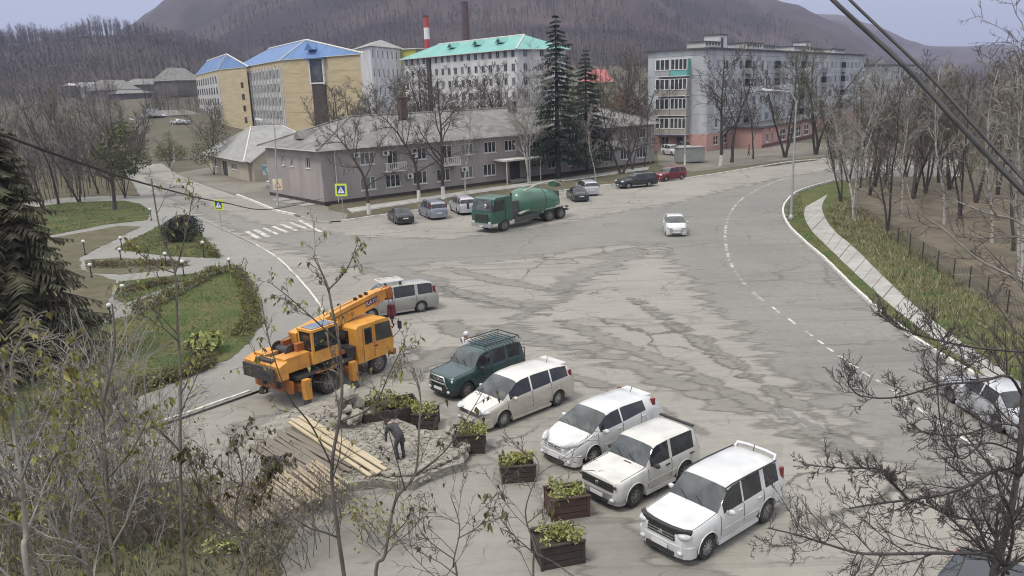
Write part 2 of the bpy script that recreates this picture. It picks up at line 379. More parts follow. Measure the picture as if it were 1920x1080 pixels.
m_litter = mat('leaf_litter', (.155, .13, .1), (.1, .09, .068), scale=.6, rough=1, bump=1., bscale=9, spec=.05, detail=10)
m_conc = mat('concrete_slab', (.36, .35, .325), (.27, .26, .24), scale=.8, rough=.9, bump=.2, bscale=14)
m_paint = mat('worn_road_paint', (.52, .5, .44), (.25, .24, .21), scale=1.8, rough=.85, detail=10, lo=.46, hi=.62)
m_paint_old = mat('faded_road_paint', (.4, .385, .33), (.17, .165, .15), scale=1.1, rough=.85, detail=10, lo=.4, hi=.56)
KR = [(1800, 331), (1640, 331), (1560, 340), (1500, 358), (1475, 378), (1468, 398), (1480, 425), (1510, 455), (1550, 490), (1600, 540), (1650, 585), (1700, 625), (1760, 665), (1810, 695), (1920, 765), (2300, 1000)]
KL = [(240, 318), (272, 350), (330, 389), (375, 411), (430, 437), (480, 461), (520, 486), (560, 525), (595, 568), (614, 602), (617, 640), (590, 680), (540, 712), (470, 737), (330, 786), (80, 862), (-300, 985)]
KF = [(445, 367), (520, 397), (565, 407), (605, 418), (650, 415), (740, 402), (900, 379), (1125, 350), (1290, 335), (1400, 318), (1480, 305), (1560, 298), (1640, 296), (1800, 298)]
road_px = [(252, 290), (278, 288), (330, 325), (375, 343)] + KF + KR + [(2700, 1500), (-1200, 1500), (-900, 1190)] + KL[::-1]
sheet('road', px_poly(road_px), m_road)
soft_sheet('road_resurfaced', px_poly([(270, 322), (330, 352), (400, 388), (470, 415), (540, 428), (640, 440), (720, 446), (850, 447), (930, 438), (1060, 417), (1170, 397), (1290, 374), (1380, 352), (1480, 331), (1560, 320), (1780, 314), (1790, 329), (1640, 329), (1562, 338), (1504, 356), (1480, 376), (1474, 398), (1486, 424), (1516, 454), (1556, 489), (1606, 539), (1656, 584), (1706, 624), (1766, 664), (1816, 694), (1926, 764), (2290, 1000), (2180, 1050), (1850, 960), (1640, 850), (1500, 730), (1390, 625), (1310, 545), (1262, 490), (1236, 456), (1180, 488), (1120, 520), (1060, 553), (1020, 575), (985, 606), (1010, 628), (1090, 655), (1180, 690), (1060, 660), (960, 632), (905, 640), (880, 622), (940, 604), (980, 580), (900, 570), (830, 548), (760, 530), (690, 512), (620, 492), (560, 474), (500, 452), (440, 430), (380, 402), (320, 374)], .004, 1, .4, 3), m_dark, .004, .5, 1.3, TR)
m_tan = m_road
for i, (pp, mm) in enumerate([([(830, 488), (900, 492), (1000, 484), (1100, 478), (1140, 488), (1090, 512), (1045, 520), (1035, 560), (960, 566), (860, 545), (800, 515), (770, 500)], m_tan),
                              ([(1010, 480), (1090, 466), (1180, 455), (1200, 462), (1150, 474), (1050, 488)], m_tan)]):
    soft_sheet('road_worn_patch', px_poly(pp, .008, 1, .3, 9 + i), mm, .008 + .003 * i, .4, 1.2, TR)
for i, pp in enumerate([[(815, 606), (855, 597), (905, 632), (870, 640), (830, 628)], [(735, 690), (800, 662), (860, 650), (850, 672), (780, 705), (742, 718)],
                        [(1040, 640), (1120, 650), (1260, 700), (1420, 770), (1600, 850), (1560, 856), (1400, 790), (1240, 722), (1120, 672)],
                        [(1060, 1000), (1110, 960), (1180, 985), (1240, 1050), (1340, 1080), (1300, 1130), (1150, 1120), (1080, 1060)],
                        [(430, 800), (520, 780), (600, 760), (640, 740), (560, 800), (500, 850), (440, 850)]]):
    soft_sheet('road_dark_patch', px_poly(pp, .014, 1, .3, 20 + i), m_patch, .014 + .001 * i, .25, .7, TR)
soft_sheet('car_park_slab', px_poly([(560, 960), (760, 905), (905, 850), (985, 900), (1060, 985), (1120, 1070), (1180, 1160), (1000, 1300), (600, 1300), (480, 1100)], .006, 1, .25, 41), asphalt('car_park_asphalt', (.26, .248, .218), (.22, .21, .185), crack=.4, streak=.35, rot=TR, streakc=(.15, .144, .128)), .006, .3, .5, TR)
for i, pp in enumerate([[(1010, 585), (1120, 620), (1300, 690), (1500, 790), (1700, 905), (1690, 915), (1480, 800), (1280, 700), (1100, 632)], [(1200, 560), (1330, 640), (1480, 740), (1640, 840), (1630, 848), (1460, 750), (1310, 650)],
                        [(830, 500), (930, 520), (1030, 540), (1030, 548), (920, 530)], [(790, 520), (880, 548), (980, 572), (975, 580), (870, 558)], [(1150, 540), (1260, 600), (1400, 700), (1395, 708), (1250, 610)], [(1040, 690), (1180, 740), (1330, 810), (1325, 818), (1170, 750)]]):
    soft_sheet('road_tyre_wear', px_poly(pp, .02, 1, .15, 60 + i), m_patch, .020 + .001 * i, .25, .5, TR)
# park side
park_px = KL + [(-700, 1110), (-900, 900), (-500, 600), (-200, 420), (60, 330), (180, 312)]
sheet('pavement_park', px_poly(park_px, .1), m_pave)
LAWN = {}
def lawn(pp, m, jag=.22, seed=0, z=.125, name='lawn'):
    pts = px_poly(pp, z, 1, jag, seed); LAWN[seed] = pts; return sheet(name, pts, m)
lawn([(442, 505), (470, 539), (489, 580), (489, 612), (464, 643), (423, 675), (379, 696), (300, 728), (100, 796), (0, 832), (-400, 960), (-500, 760), (0, 650), (130, 625), (244, 590), (304, 567), (360, 538), (407, 512)], m_lawn, seed=1)
lawn([(373, 511), (316, 517), (222, 528), (215, 561), (234, 568), (316, 537)], m_lawn, seed=2)
lawn([(357, 497), (316, 487), (219, 483), (159, 487), (165, 511), (225, 514), (316, 505)], m_bed, seed=3, name='flower_bed')
lawn([(414, 484), (392, 457), (367, 425), (319, 421), (297, 424), (212, 467), (316, 480)], m_lawn, seed=4)
lawn([(203, 420), (278, 412), (282, 394), (260, 381), (228, 376), (120, 380), (-200, 430), (-200, 470), (100, 440)], m_lawn, seed=5)
lawn([(263, 425), (225, 423), (100, 445), (-300, 500), (-420, 560), (-400, 720), (-100, 660), (60, 630), (200, 600), (205, 560), (215, 525), (150, 505), (150, 482)], m_bed, seed=6, name='flower_bed')
lawn([(-500, 985), (100, 925), (300, 905), (400, 890), (420, 960), (560, 985), (520, 1060), (560, 1300), (-700, 1300)], m_bed, seed=7, z=.05, name='shrub_bed')
lawn([(262, 368), (228, 366), (120, 370), (-200, 412), (-700, 560), (-700, 420), (-200, 350), (60, 322), (180, 306), (225, 310), (250, 345)], m_bed, seed=8, name='rough_ground')
# verge, wood floor and footpath beside the bend
vr = [(x + 5, y) for x, y in KR]
sheet('verge', px_poly(vr[2:] + [(2600, 1000), (2500, 500), (2200, 400), (1800, 352), (1650, 345)], .06), m_lawn)
sheet('woodland_floor', px_poly([(1590, 348), (1600, 385), (1650, 430), (1680, 445), (1740, 490), (1815, 545), (1900, 610), (2100, 760), (2700, 900), (2500, 500), (2200, 400), (1800, 350), (1650, 345)], .07, 1, .5, 31), m_litter)
# far side: forecourt, beds and yard
sheet('yard', px_poly([(330, 325), (375, 343), (445, 367), (520, 397), (565, 407), (605, 418), (640, 400), (560, 362), (545, 330), (470, 318), (400, 312)], .05), m_yard)
sheet('pavement_corner', px_poly([(470, 374), (520, 395), (565, 405), (605, 416), (648, 413), (652, 401), (600, 390), (548, 368), (520, 366)], .09, 1, .1, 3), m_patch)
sheet('verge_forecourt', px_poly([(606, 412), (650, 413), (740, 400), (900, 377), (1125, 348), (1290, 333), (1400, 316), (1560, 296), (1800, 296), (1700, 270), (1300, 270), (1230, 300), (620, 384)], .08), m_bed)
sheet('pavement_forecourt', px_poly([(1235, 309), (1300, 322), (1400, 310), (1480, 299), (1560, 293), (1800, 292), (1800, 270), (1400, 268), (1230, 268)], .1), m_yard)
sheet('path_forecourt', px_poly([(660, 399), (900, 361), (1080, 337), (1215, 318), (1218, 312), (1080, 330), (900, 354), (650, 391)], .1), m_conc)
def path_len(pts):
    acc = [0]
    for a, b in zip(pts, pts[1:]): acc.append(acc[-1] + (b - a).length)
    return acc
def along(pts, acc, s):
    for i in range(len(acc) - 1):
        if s <= acc[i + 1] or i == len(acc) - 2:
            t = (s - acc[i]) / max(1e-6, acc[i + 1] - acc[i]); return pts[i].lerp(pts[i + 1], t), (pts[i + 1] - pts[i]).normalized()
def kerb(px, m, name='kerb', unit=1.0, w=.16, h=.15, s0=0., s1=None, z=0.):
    pts = smooth_line([G(x, y) for x, y in px], 8); acc = path_len(pts)
    root = tag(link(name, None), kind='structure'); rng = random.Random(len(px))
    mb = MB(); u = unit - .015
    mb.hexa([(-u / 2, -w / 2, -.05), (u / 2, -w / 2, -.05), (u / 2, w / 2, -.05), (-u / 2, w / 2, -.05)], [(-u / 2, -w / 2 + .02, h), (u / 2, -w / 2 + .02, h), (u / 2, w / 2 - .02, h), (-u / 2, w / 2 - .02, h)])
    me = mb.mesh('kerb_stone', m); n = int(acc[-1] / unit)
    for i in range(n):
        s = (i + .5) * unit
        if s < s0 * acc[-1] or (s1 and s > s1 * acc[-1]): continue
        p, d = along(pts, acc, s)
        o = link('kerb_stone', me, root, (p.x + rng.uniform(-.01, .01), p.y + rng.uniform(-.01, .01), z + rng.uniform(-.015, .01)), math.atan2(d.y, d.x) + rng.uniform(-.012, .012))
    return root
kerb(KR[2:15], m_kerb, 'kerb_bend', 1.2, .2)
kerb(KL[:8][3:], m_kerb2, 'kerb_street', 1.5, .16)
kerb([(480, 461), (520, 486), (560, 525), (595, 568), (614, 602)], m_kerb, 'kerb_park', 1.0, .16)
kerb([(470, 737), (330, 786), (80, 862), (-100, 920)], m_kerb, 'kerb_lane', 1.0, .16)
kerb([(445, 367), (480, 381), (520, 397), (565, 407)], m_kerb, 'kerb_corner', 1.5, .3, .22)
kerb([(565, 408), (605, 418), (640, 416)], m_kerb2, 'kerb_turn', 1.5, .2)
kerb([(640, 416), (740, 402), (900, 379), (1125, 350)], m_kerb, 'kerb_forecourt', 2., .22, .18)
kerb([(1125, 350), (1290, 335), (1400, 318), (1480, 305), (1560, 298)], m_kerb, 'kerb_far', 2., .25, .2)
kerb([(660, 400), (900, 362), (1080, 338), (1216, 318)], m_kerb, 'kerb_path', 2., .2, .16, z=.05)
# footpath of cast slabs
pl = smooth_line([G(x, y, .09) for x, y in [(1510, 388), (1508, 405), (1522, 432), (1572, 482), (1642, 547), (1702, 597), (1770, 648), (1860, 712)]], 8)
pr = smooth_line([G(x, y, .09) for x, y in [(1552, 364), (1541, 390), (1560, 428), (1604, 466), (1660, 522), (1736, 590), (1800, 640), (1900, 705)]], 8)
fp = tag(link('footpath', None), kind='structure'); al, ar = path_len(pl), path_len(pr); nsl = 22; rng = random.Random(5)
for i in range(nsl):
    a0, _ = along(pl, al, al[-1] * (i + .02) / nsl); a1, _ = along(pl, al, al[-1] * (i + .98) / nsl)
    b0, _ = along(pr, ar, ar[-1] * (i + .02) / nsl); b1, _ = along(pr, ar, ar[-1] * (i + .98) / nsl)
    dz = Vector((0, 0, rng.uniform(-.02, .025))); mb = MB(); q = [a0, b0, b1, a1]
    mb.hexa([p + dz - Vector((0, 0, .15)) for p in q], [p + dz for p in q]); mb.build('paving_slab', m_conc, fp)
# painted markings
zeb = tag(link('crossing_markings', None), kind='structure')
for q in [((370, 355), (412, 350), (532, 413), (484, 420)), ((450, 340), (492, 335), (612, 398), (562, 405)), ((535, 324), (560, 320), (690, 376), (660, 383)), ((612, 308), (640, 303), (775, 358), (745, 365)),
          ((690, 291), (722, 286), (864, 344), (830, 350)), ((772, 273), (802, 268), (952, 329), (918, 333)), ((850, 252), (885, 250), (1085, 360), (1050, 362))]:
    sheet('stripe', [G(380 + x / 4.8, 360 + y / 4.8, .008) for x, y in q], m_paint, parent=zeb)
def ribbon(name, px, w, m, z=.008, parent=None, k=6):
    pts = smooth_line([G(x, y, z) for x, y in px], k); L_, R_ = [], []
    for i, p in enumerate(pts):
        d = (pts[min(i + 1, len(pts) - 1)] - pts[max(0, i - 1)]).normalized(); n = Vector((-d.y, d.x, 0)) * w / 2
        L_.append(p + n); R_.append(p - n)
    return sheet(name, L_ + R_[::-1], m, parent=parent)
cl = tag(link('centre_line', None), kind='structure')
ribbon('solid_line', [(1545, 316), (1490, 329), (1440, 346), (1395, 370), (1372, 395), (1361, 425), (1361, 460), (1372, 497), (1396, 532), (1430, 564)], .22, m_paint_old, parent=cl)
for a, bq in [((1448, 575), (1461, 586)), ((1478, 597), (1491, 607)), ((1511, 621), (1523, 630)), ((1532, 637), (1544, 645)), ((1551, 651), (1562, 659)), ((1572, 666), (1584, 674)), ((1594, 681), (1608, 690)), ((1618, 697), (1632, 706)), ((1643, 712), (1656, 720)), ((1668, 729), (1682, 738)), ((1693, 746), (1708, 756)), ((1720, 764), (1736, 775)), ((1752, 786), (1770, 798)), ((1800, 818), (1822, 832)), ((1850, 850), (1872, 864))]:
    ribbon('dash', [a, bq], .13, m_paint, parent=cl, k=2)
el = tag(link('edge_line', None), kind='structure')
ribbon('solid_line', [(570, 416), (640, 436), (720, 443), (850, 444), (930, 435), (1060, 414), (1180, 391)], .14, m_paint_old, parent=el)
# manhole covers
for q in [(1012, 640), (905, 893)]:
    pass
# ================================================================== buildings
m_glass = mat('window_glass', (.03, .034, .04), (.1, .1, .1), scale=.45, rough=.08, spec=.5, lo=.5, hi=.7)
m_glass_l = glassm('window_glass_curtained', (.16, .165, .17), .12, .5)
m_wf = mat('white_window_frame', (.72, .72, .7), (.6, .6, .58), scale=3, rough=.5)
m_wfd = mat('grey_window_frame', (.4, .4, .4), (.3, .3, .3), scale=3, rough=.6)
m_plaster = mat('mauve_grey_plaster', (.345, .312, .296), (.265, .242, .23), scale=.55, rough=.92, bump=.1, detail=9, stretch=(1, 1, .35))
m_plinth = mat('dark_plinth', (.07, .05, .045), (.045, .038, .036), scale=1, rough=.8)
m_slate = mat('weathered_fibre_cement_roof', (.225, .22, .205), (.145, .142, .13), scale=.7, rough=.95, bump=.6, bscale=2.2, detail=10)
m_trimw = mat('white_trim', (.68, .67, .63), (.52, .5, .47), scale=1.5, rough=.75)
m_metal = mat('galvanised_metal', (.42, .43, .44), (.33, .34, .34), scale=2, rough=.45, metal=.6)
m_dkmetal = mat('dark_metal', (.045, .045, .05), (.07, .065, .06), scale=3, rough=.5, metal=.3)
m_acw = mat('air_conditioner_case', (.66, .66, .63), (.55, .55, .52), scale=4, rough=.5)
m_brickred = mat('sooty_brick', (.11, .07, .06), (.07, .05, .048), scale=2, rough=.95)
class Face:
    """an upright wall plane: origin o (base), unit direction u along it; outward normal n"""
    def __init__(s, o, u, flip=False):
        s.o = Vector((o[0], o[1], o[2])); s.u = Vector((u[0], u[1], 0)).normalized(); s.n = Vector((s.u.y, -s.u.x, 0))
        if flip: s.n = -s.n
    def p(s, a, z, d=0.): return s.o + s.u * a + s.n * d + Vector((0, 0, z))
    def px(s, x, y): a, z = V(x, y, s.o, s.u); return a, z - s.o.z
def boxon(mb, F, a0, a1, z0, z1, d0, d1, m=0):
    mb.hexa([F.p(a0, z0, d0), F.p(a1, z0, d0), F.p(a1, z0, d1), F.p(a0, z0, d1)], [F.p(a0, z1, d0), F.p(a1, z1, d0), F.p(a1, z1, d1), F.p(a0, z1, d1)], m)
def wall(F, W, H, rects, name, m, parent, depth=.14, z0=0.):
    """a wall plane with real openings and reveals"""
    xs = sorted({0., W, *[v for r in rects for v in (r[0], r[1])]}); zs = sorted({z0, H, *[v for r in rects for v in (r[2], r[3])]})
    xs = [x for x in xs if -1e-6 <= x <= W + 1e-6]; zs = [z for z in zs if z0 - 1e-6 <= z <= H + 1e-6]
    mb = MB()
    for i in range(len(xs) - 1):
        run = None
        for j in range(len(zs) - 1):
            cx, cz = (xs[i] + xs[i + 1]) / 2, (zs[j] + zs[j + 1]) / 2
            if any(r[0] < cx < r[1] and r[2] < cz < r[3] for r in rects): continue
            mb.face([F.p(xs[i], zs[j]), F.p(xs[i + 1], zs[j]), F.p(xs[i + 1], zs[j + 1]), F.p(xs[i], zs[j + 1])])
    for a0, a1, b0, b1 in rects:
        for q in (((a0, b0), (a1, b0)), ((a1, b0), (a1, b1)), ((a1, b1), (a0, b1)), ((a0, b1), (a0, b0))):
            mb.face([F.p(*q[0]), F.p(*q[1]), F.p(*q[1], -depth), F.p(*q[0], -depth)])
    me = mb.mesh(name, m, fix=False)
    return link(name, me, parent)
def window(F, r, parent, nx=2, nz=1, fr=.07, m=None, g=None, sill=True, depth=.12, name='window', sm=None):
    a0, a1, z0, z1 = r; mb = MB(); m = m or m_wf
    boxon(mb, F, a0, a1, z0, z0 + fr, -depth - .02, -depth + .05); boxon(mb, F, a0, a1, z1 - fr, z1, -depth - .02, -depth + .05)
    for k in range(nx + 1):
        c = a0 + fr / 2 + (a1 - a0 - fr) * k / nx; boxon(mb, F, c - fr / 2, c + fr / 2, z0 + fr, z1 - fr, -depth - .02, -depth + .045)
    for k in range(1, nz):
        c = z0 + (z1 - z0) * k / nz
        for q in range(nx):
            c0 = a0 + fr + (a1 - a0 - fr) * q / nx; c1 = a0 + (a1 - a0 - fr) * (q + 1) / nx
            boxon(mb, F, c0, c1, c - fr / 2, c + fr / 2, -depth - .02, -depth + .04)
    if sill: boxon(mb, F, a0 - .06, a1 + .06, z0 - .06, z0 - .005, -.02, .09)
    o = mb.build(name, m, parent, fix=False)
    mb = MB(); mb.face([F.p(a0 + .02, z0 + .02, -depth), F.p(a1 - .02, z0 + .02, -depth), F.p(a1 - .02, z1 - .02, -depth), F.p(a0 + .02, z1 - .02, -depth)])
    mb.build('pane', g or m_glass, o, fix=False)
    return o
def hip_roof(name, q, z, rise, inset, over, m, parent, thick=.12, ridge=None):
    """q: four plan corners in order (0-1 is a long side); eaves overhang over; ridge inset from the short ends"""
    q = [Vector((p[0], p[1], 0)) for p in q]; c = sum(q, Vector()) / 4
    def offs(i):
        a, b_, d = q[i - 1], q[i], q[(i + 1) % 4]; e1 = (b_ - a).normalized(); e2 = (b_ - d).normalized(); return b_ + (e1 + e2) * over
    e = [offs(i) for i in range(4)]
    mA, mB = (e[0] + e[3]) / 2, (e[1] + e[2]) / 2; dr = (mB - mA).normalized()
    r0, r1 = mA + dr * inset, mB - dr * inset
    if ridge: r0, r1 = ridge
    up = lambda p, h: (p.x, p.y, z + h)
    mb = MB(); R0, R1 = up(r0, rise), up(r1, rise)
    mb.face([up(e[0], 0), up(e[1], 0), R1, R0]); mb.face([up(e[1], 0), up(e[2], 0), R1]); mb.face([up(e[2], 0), up(e[3], 0), R0, R1]); mb.face([up(e[3], 0), up(e[0], 0), R0])
    for i in range(4): a, b_ = e[i], e[(i + 1) % 4]; mb.face([up(a, 0), up(b_, 0), up(b_, -thick), up(a, -thick)], 1)
    mb.face([up(p, -thick) for p in e], 1)
    o = mb.build(name, [m, m_trimw], parent)
    return o, e, R0, R1
def ridge_caps(o, segs, m, r=.12):
    for a, b_ in segs:
        mb = MB(); mb.tube([Vector(a) + Vector((0, 0, .03)), Vector(b_) + Vector((0, 0, .03))], r, 5); mb.build('ridge_cap', m, o)
def ac_unit(F, a, z, parent, s=.8):
    mb = MB(); boxon(mb, F, a, a + s, z, z + s * .7, .06, .36); o = mb.build('air_conditioner', m_acw, parent)
    mb = MB(); c = F.p(a + s * .4, z + s * .35, .365); rr = s * .26
    mb.face([c + F.u * (rr * math.cos(t * math.pi / 5)) + Vector((0, 0, rr * math.sin(t * math.pi / 5))) for t in range(10)]); mb.build('fan_grille', m_dkmetal, o, fix=False)

# ---------------------------------------------------------------- long two-storey office
A0, B0 = G(609, 386), G(1226, 307); ub = (B0 - A0).normalized(); LW = (B0 - A0).length
nb = Vector((-ub.y, ub.x, 0))                       # points away from the street
Cq = G(552, 361); dep = max(11., min(15., (Cq - A0).dot(nb)))
Hw = 6.05
bl = thing('office_building', 'long two-storey mauve plastered office with grey hipped roof behind the parked cars', 'building', A0)
bl.location = (0, 0, 0)
Ff = Face(A0, ub); Fl = Face(A0 + nb * dep, -nb); Fr = Face(B0, nb); Fb = Face(B0 + nb * dep, -ub)
low = [690, 737, 788, 832, 876, 919, 1039, 1075, 1108, 1141, 1173, 1203]; upp = [687, 735, 786, 838, 876, 919, 957, 1003, 1040, 1075, 1108, 1140, 1172, 1203]
rects = []; wins = []
for i, x in enumerate(low):
    a, _ = Ff.px(x, 330); rects.append((a - 1.0, a + 1.0, 1.15, 2.65)); wins.append((3, 1))
for i, x in enumerate(upp):
    a, _ = Ff.px(x, 270); door = x in (735, 838, 1140); rects.append((a - (.75 if door else .95), a + (.75 if door else .95), 3.2 if door else 4.0, 5.4)); wins.append((2 if door else 3, 1))
ad, _ = Ff.px(966, 330); rects.append((ad - .9, ad + .9, .35, 2.6)); wins.append(None)
wall(Ff, LW, Hw, rects, 'wall', m_plaster, bl)
for k, (r, wn) in enumerate(zip(rects, wins)):
    if wn: window(Ff, r, bl, wn[0], wn[1], .09, g=m_glass if k % 4 else m_glass_l)
rl = [(dep * .30, dep * .30 + .75, 3.9, 5.2), (dep * .46, dep * .46 + .75, 3.9, 5.2), (dep * .74, dep * .74 + 1.1, 3.9, 5.2)]
wall(Fl, dep, Hw, rl, 'wall', m_plaster, bl)
for r in rl: window(Fl, r, bl, 2, 1, .08)
wall(Fr, dep, Hw, [], 'wall', m_plaster, bl); wall(Fb, LW, Hw, [], 'wall', m_plaster, bl)
mb = MB(); boxon(mb, Ff, -.05, LW + .05, -.1, .42, 0, .06); boxon(mb, Fl, .0, dep, -.1, .42, 0, .06); mb.build('plinth', m_plinth, bl)
mb = MB(); boxon(mb, Ff, ad - .85, ad - .02, .36, 2.55, -.13, -.07); boxon(mb, Ff, ad + .02, ad + .85, .36, 2.55, -.13, -.07); mb.build('door', m_dkmetal, bl)
# canopy over the entrance on two posts with a stair
mb = MB(); boxon(mb, Ff, ad - 3.6, ad + 2.6, 2.95, 3.15, .0, 2.6); cn = mb.build('entrance_canopy', m_trimw, bl)
for q in (-3.3, 2.3):
    mb = MB(); mb.tube([Ff.p(ad + q, .0, 2.4), Ff.p(ad + q, 2.95, 2.4)], .06, 8); mb.build('post', m_trimw, cn)
for k in range(3):
    mb = MB(); boxon(mb, Ff, ad - 1.6, ad + 1.6, -.05, .12 + .12 * k, 0.07, 1.5 - .35 * k); mb.build('step', m_conc, bl)
for x in (735, 838, 1140):
    a, _ = Ff.px(x, 300); mb = MB(); boxon(mb, Ff, a - 1.35, a + 1.35, 2.98, 3.12, 0, 1.0); bc = mb.build('balcony', m_trimw, bl)
    mb = MB(); boxon(mb, Ff, a - 1.35, a + 1.35, 3.95, 4.02, .92, 1.0); boxon(mb, Ff, a - 1.35, a - 1.28, 3.95, 4.02, 0, .92); boxon(mb, Ff, a + 1.28, a + 1.35, 3.95, 4.02, 0, .92); mb.build('rail', m_trimw, bc)
    for k in range(10):
        mb = MB(); t = a - 1.3 + 2.6 * k / 9; boxon(mb, Ff, t - .06, t + .06, 3.12, 3.95, .93, .99); mb.build('baluster', m_trimw, bc)
for x, y in ((661, 296), (716, 292), (762, 335), (864, 322), (769, 296)):
    a, z = Ff.px(x, y); ac_unit(Ff, a, z, bl)
rf, e, R0_, R1_ = hip_roof('roof', [A0, B0, B0 + nb * dep, A0 + nb * dep], Hw, 3.1, 8.5, .7, m_slate, bl)
ridge_caps(rf, [(R0_, R1_), (R0_, (e[0].x, e[0].y, Hw)), (R0_, (e[3].x, e[3].y, Hw)), (R1_, (e[1].x, e[1].y, Hw))], m_slate, .14)
for fr_, hh in ((.17, 2.4), (.62, 1.3)):
    p = Vector(R0_).lerp(Vector(R1_), fr_) - nb * 1.5; mb = MB(); mb.box((p.x, p.y, Hw + 2.6 + hh / 2), (.9, .8, hh), rz=math.atan2(ub.y, ub.x)); mb.box((p.x, p.y, Hw + 2.65 + hh), (1.1, 1., .12), rz=math.atan2(ub.y, ub.x)); mb.build('chimney', m_brickred, rf)
p = A0.lerp(A0 + nb * dep, .55) + ub * 3.2; mb = MB()
mb.prism([(-1, 0), (1, 0), (0, .9)], 0, 2.6, 'X'); dm = mb.build('dormer', m_slate, rf); dm.location = (p.x - ub.x * 2, p.y - ub.y * 2, Hw + .9); dm.rotation_euler = (0, 0, math.atan2(ub.y, ub.x))
for fx in (.03, .985):
    mb = MB(); mb.tube([Ff.p(LW * fx, Hw - .1, .5), Ff.p(LW * fx, Hw - .6, .1), Ff.p(LW * fx, .2, .1)], .055, 6); mb.build('drainpipe', m_trimw, bl)
# pale paving at the gable foot
for k in range(3):
    mb = MB(); boxon(mb, Fl, dep * (.34 + .22 * k), dep * (.34 + .22 * k) + 2.3, .0, .16, .5, 2.0); tag(mb.build('paving_block', m_conc), kind='structure')

# ---------------------------------------------------------------- single-storey pavilion with gabled porch
K0, K1 = G(468, 341), G(394, 322); uk = (K0 - K1).normalized(); nk = Vector((-uk.y, uk.x, 0)); KW = (K0 - K1).length
m_cream = mat('cream_plaster', (.42, .38, .3), (.35, .31, .25), scale=.5, rough=.92, bump=.1)
m_roofg = mat('grey_metal_roof', (.29, .29, .275), (.22, .22, .21), scale=.8, rough=.7, bump=.15)
kd = 13.5; hk = 3.0
ko = thing('pavilion', 'small cream single-storey shop with grey hipped roof and gabled porch at the street corner', 'building')
Fs = Face(K1, uk); Fe = Face(K0, nk)
rs = [(KW * .14, KW * .26, 1.1, 2.2), (KW * .38, KW * .5, .05, 2.3), (KW * .6, KW * .74, 1.3, 2.3)]
wall(Fs, KW, hk, rs, 'wall', m_cream, ko)
window(Fs, rs[0], ko, 2, 1, .07); window(Fs, rs[2], ko, 2, 1, .07)
mb = MB(); boxon(mb, Fs, rs[1][0] + .02, (rs[1][0] + rs[1][1]) / 2 - .02, .06, 2.28, -.13, -.06); boxon(mb, Fs, (rs[1][0] + rs[1][1]) / 2 + .02, rs[1][1] - .02, .06, 2.28, -.13, -.06); mb.build('door', m_dkmetal, ko)
wall(Fe, kd, hk, [(1.2, 2.0, .05, 2.3), (5.9, 8.6, .9, 2.4), (9.6, 10.6, 1.0, 2.4)], 'wall', m_cream, ko)
window(Fe, (5.9, 8.6, .9, 2.4), ko, 3, 1, .07, g=m_glass_l); window(Fe, (9.6, 10.6, 1.0, 2.4), ko, 2, 1, .07)
mb = MB(); boxon(mb, Fe, 1.22, 1.98, .06, 2.28, -.13, -.06); mb.build('door', m_dkmetal, ko)
wall(Face(K0 + nk * kd, -uk), KW, hk, [], 'wall', m_cream, ko); wall(Face(K1 + nk * kd, -nk), kd, hk, [], 'wall', m_cream, ko)
rf, e, r0, r1 = hip_roof('roof', [K0, K0 + nk * kd, K1 + nk * kd, K1], hk, 4.3, 5.0, .7, m_roofg, ko)
ridge_caps(rf, [(r0, r1)] + [(rr, (e[i].x, e[i].y, hk)) for rr, i in ((r0, 0), (r0, 3), (r1, 1), (r1, 2))], m_trimw, .09)
# gable porch over the corner shop window
g0, g1, gd = .4, 5.2, 1.1
mb = MB(); gm = (g0 + g1) / 2
mb.face([Fe.p(g0 - .2, hk - .05, gd), Fe.p(g1 + .2, hk - .05, gd), Fe.p(gm, hk + 1.55, gd)]); gb = mb.build('gable', m_cream, ko, fix=False)
for s0, s1 in ((g0 - .5, gm), (g1 + .5, gm)):
    mb = MB(); za, zb = hk - .2, hk + 1.75
    mb.hexa([Fe.p(s0, za, -3.2), Fe.p(s1, zb, -3.2), Fe.p(s1, zb, gd + .25), Fe.p(s0, za, gd + .25)], [Fe.p(s0, za + .1, -3.2), Fe.p(s1, zb + .1, -3.2), Fe.p(s1, zb + .1, gd + .25), Fe.p(s0, za + .1, gd + .25)]); mb.build('porch_roof', m_roofg, ko)
    mb = MB(); mb.bar(Fe.p(s0, za + .02, gd + .28), Fe.p(s1, zb + .02, gd + .28), .05, .22); mb.build('bargeboard', m_trimw, ko)
for q in (-.22, .22):
    mb = MB(); boxon(mb, Fe, gm + q - .12, gm + q + .12, hk + .35, hk + .8, gd + .005, gd + .03); mb.build('vent', m_dkmetal, gb)
wall(Face(Fe.p(g0, 0, gd), nk), g1 - g0, hk - .04, [(1.3, 4.2, .85, 2.45)], 'porch_wall', m_cream, ko)
wall(Face(Fe.p(g0, 0, 0), Fe.n), gd, hk - .04, [], 'porch_wall', m_cream, ko); wall(Face(Fe.p(g1, 0, gd), -Fe.n), gd, hk - .04, [], 'porch_wall', m_cream, ko)
m_poster = mat('pale_blue_poster', (.62, .68, .68), (.2, .34, .38), scale=1.3, rough=.4, detail=3, lo=.5, hi=.56)
Fp = Face(Fe.p(g0, 0, gd), nk); mb = MB(); boxon(mb, Fp, 1.32, 4.18, .87, 2.43, -.1, -.04); mb.build('poster_panel', m_poster, ko)

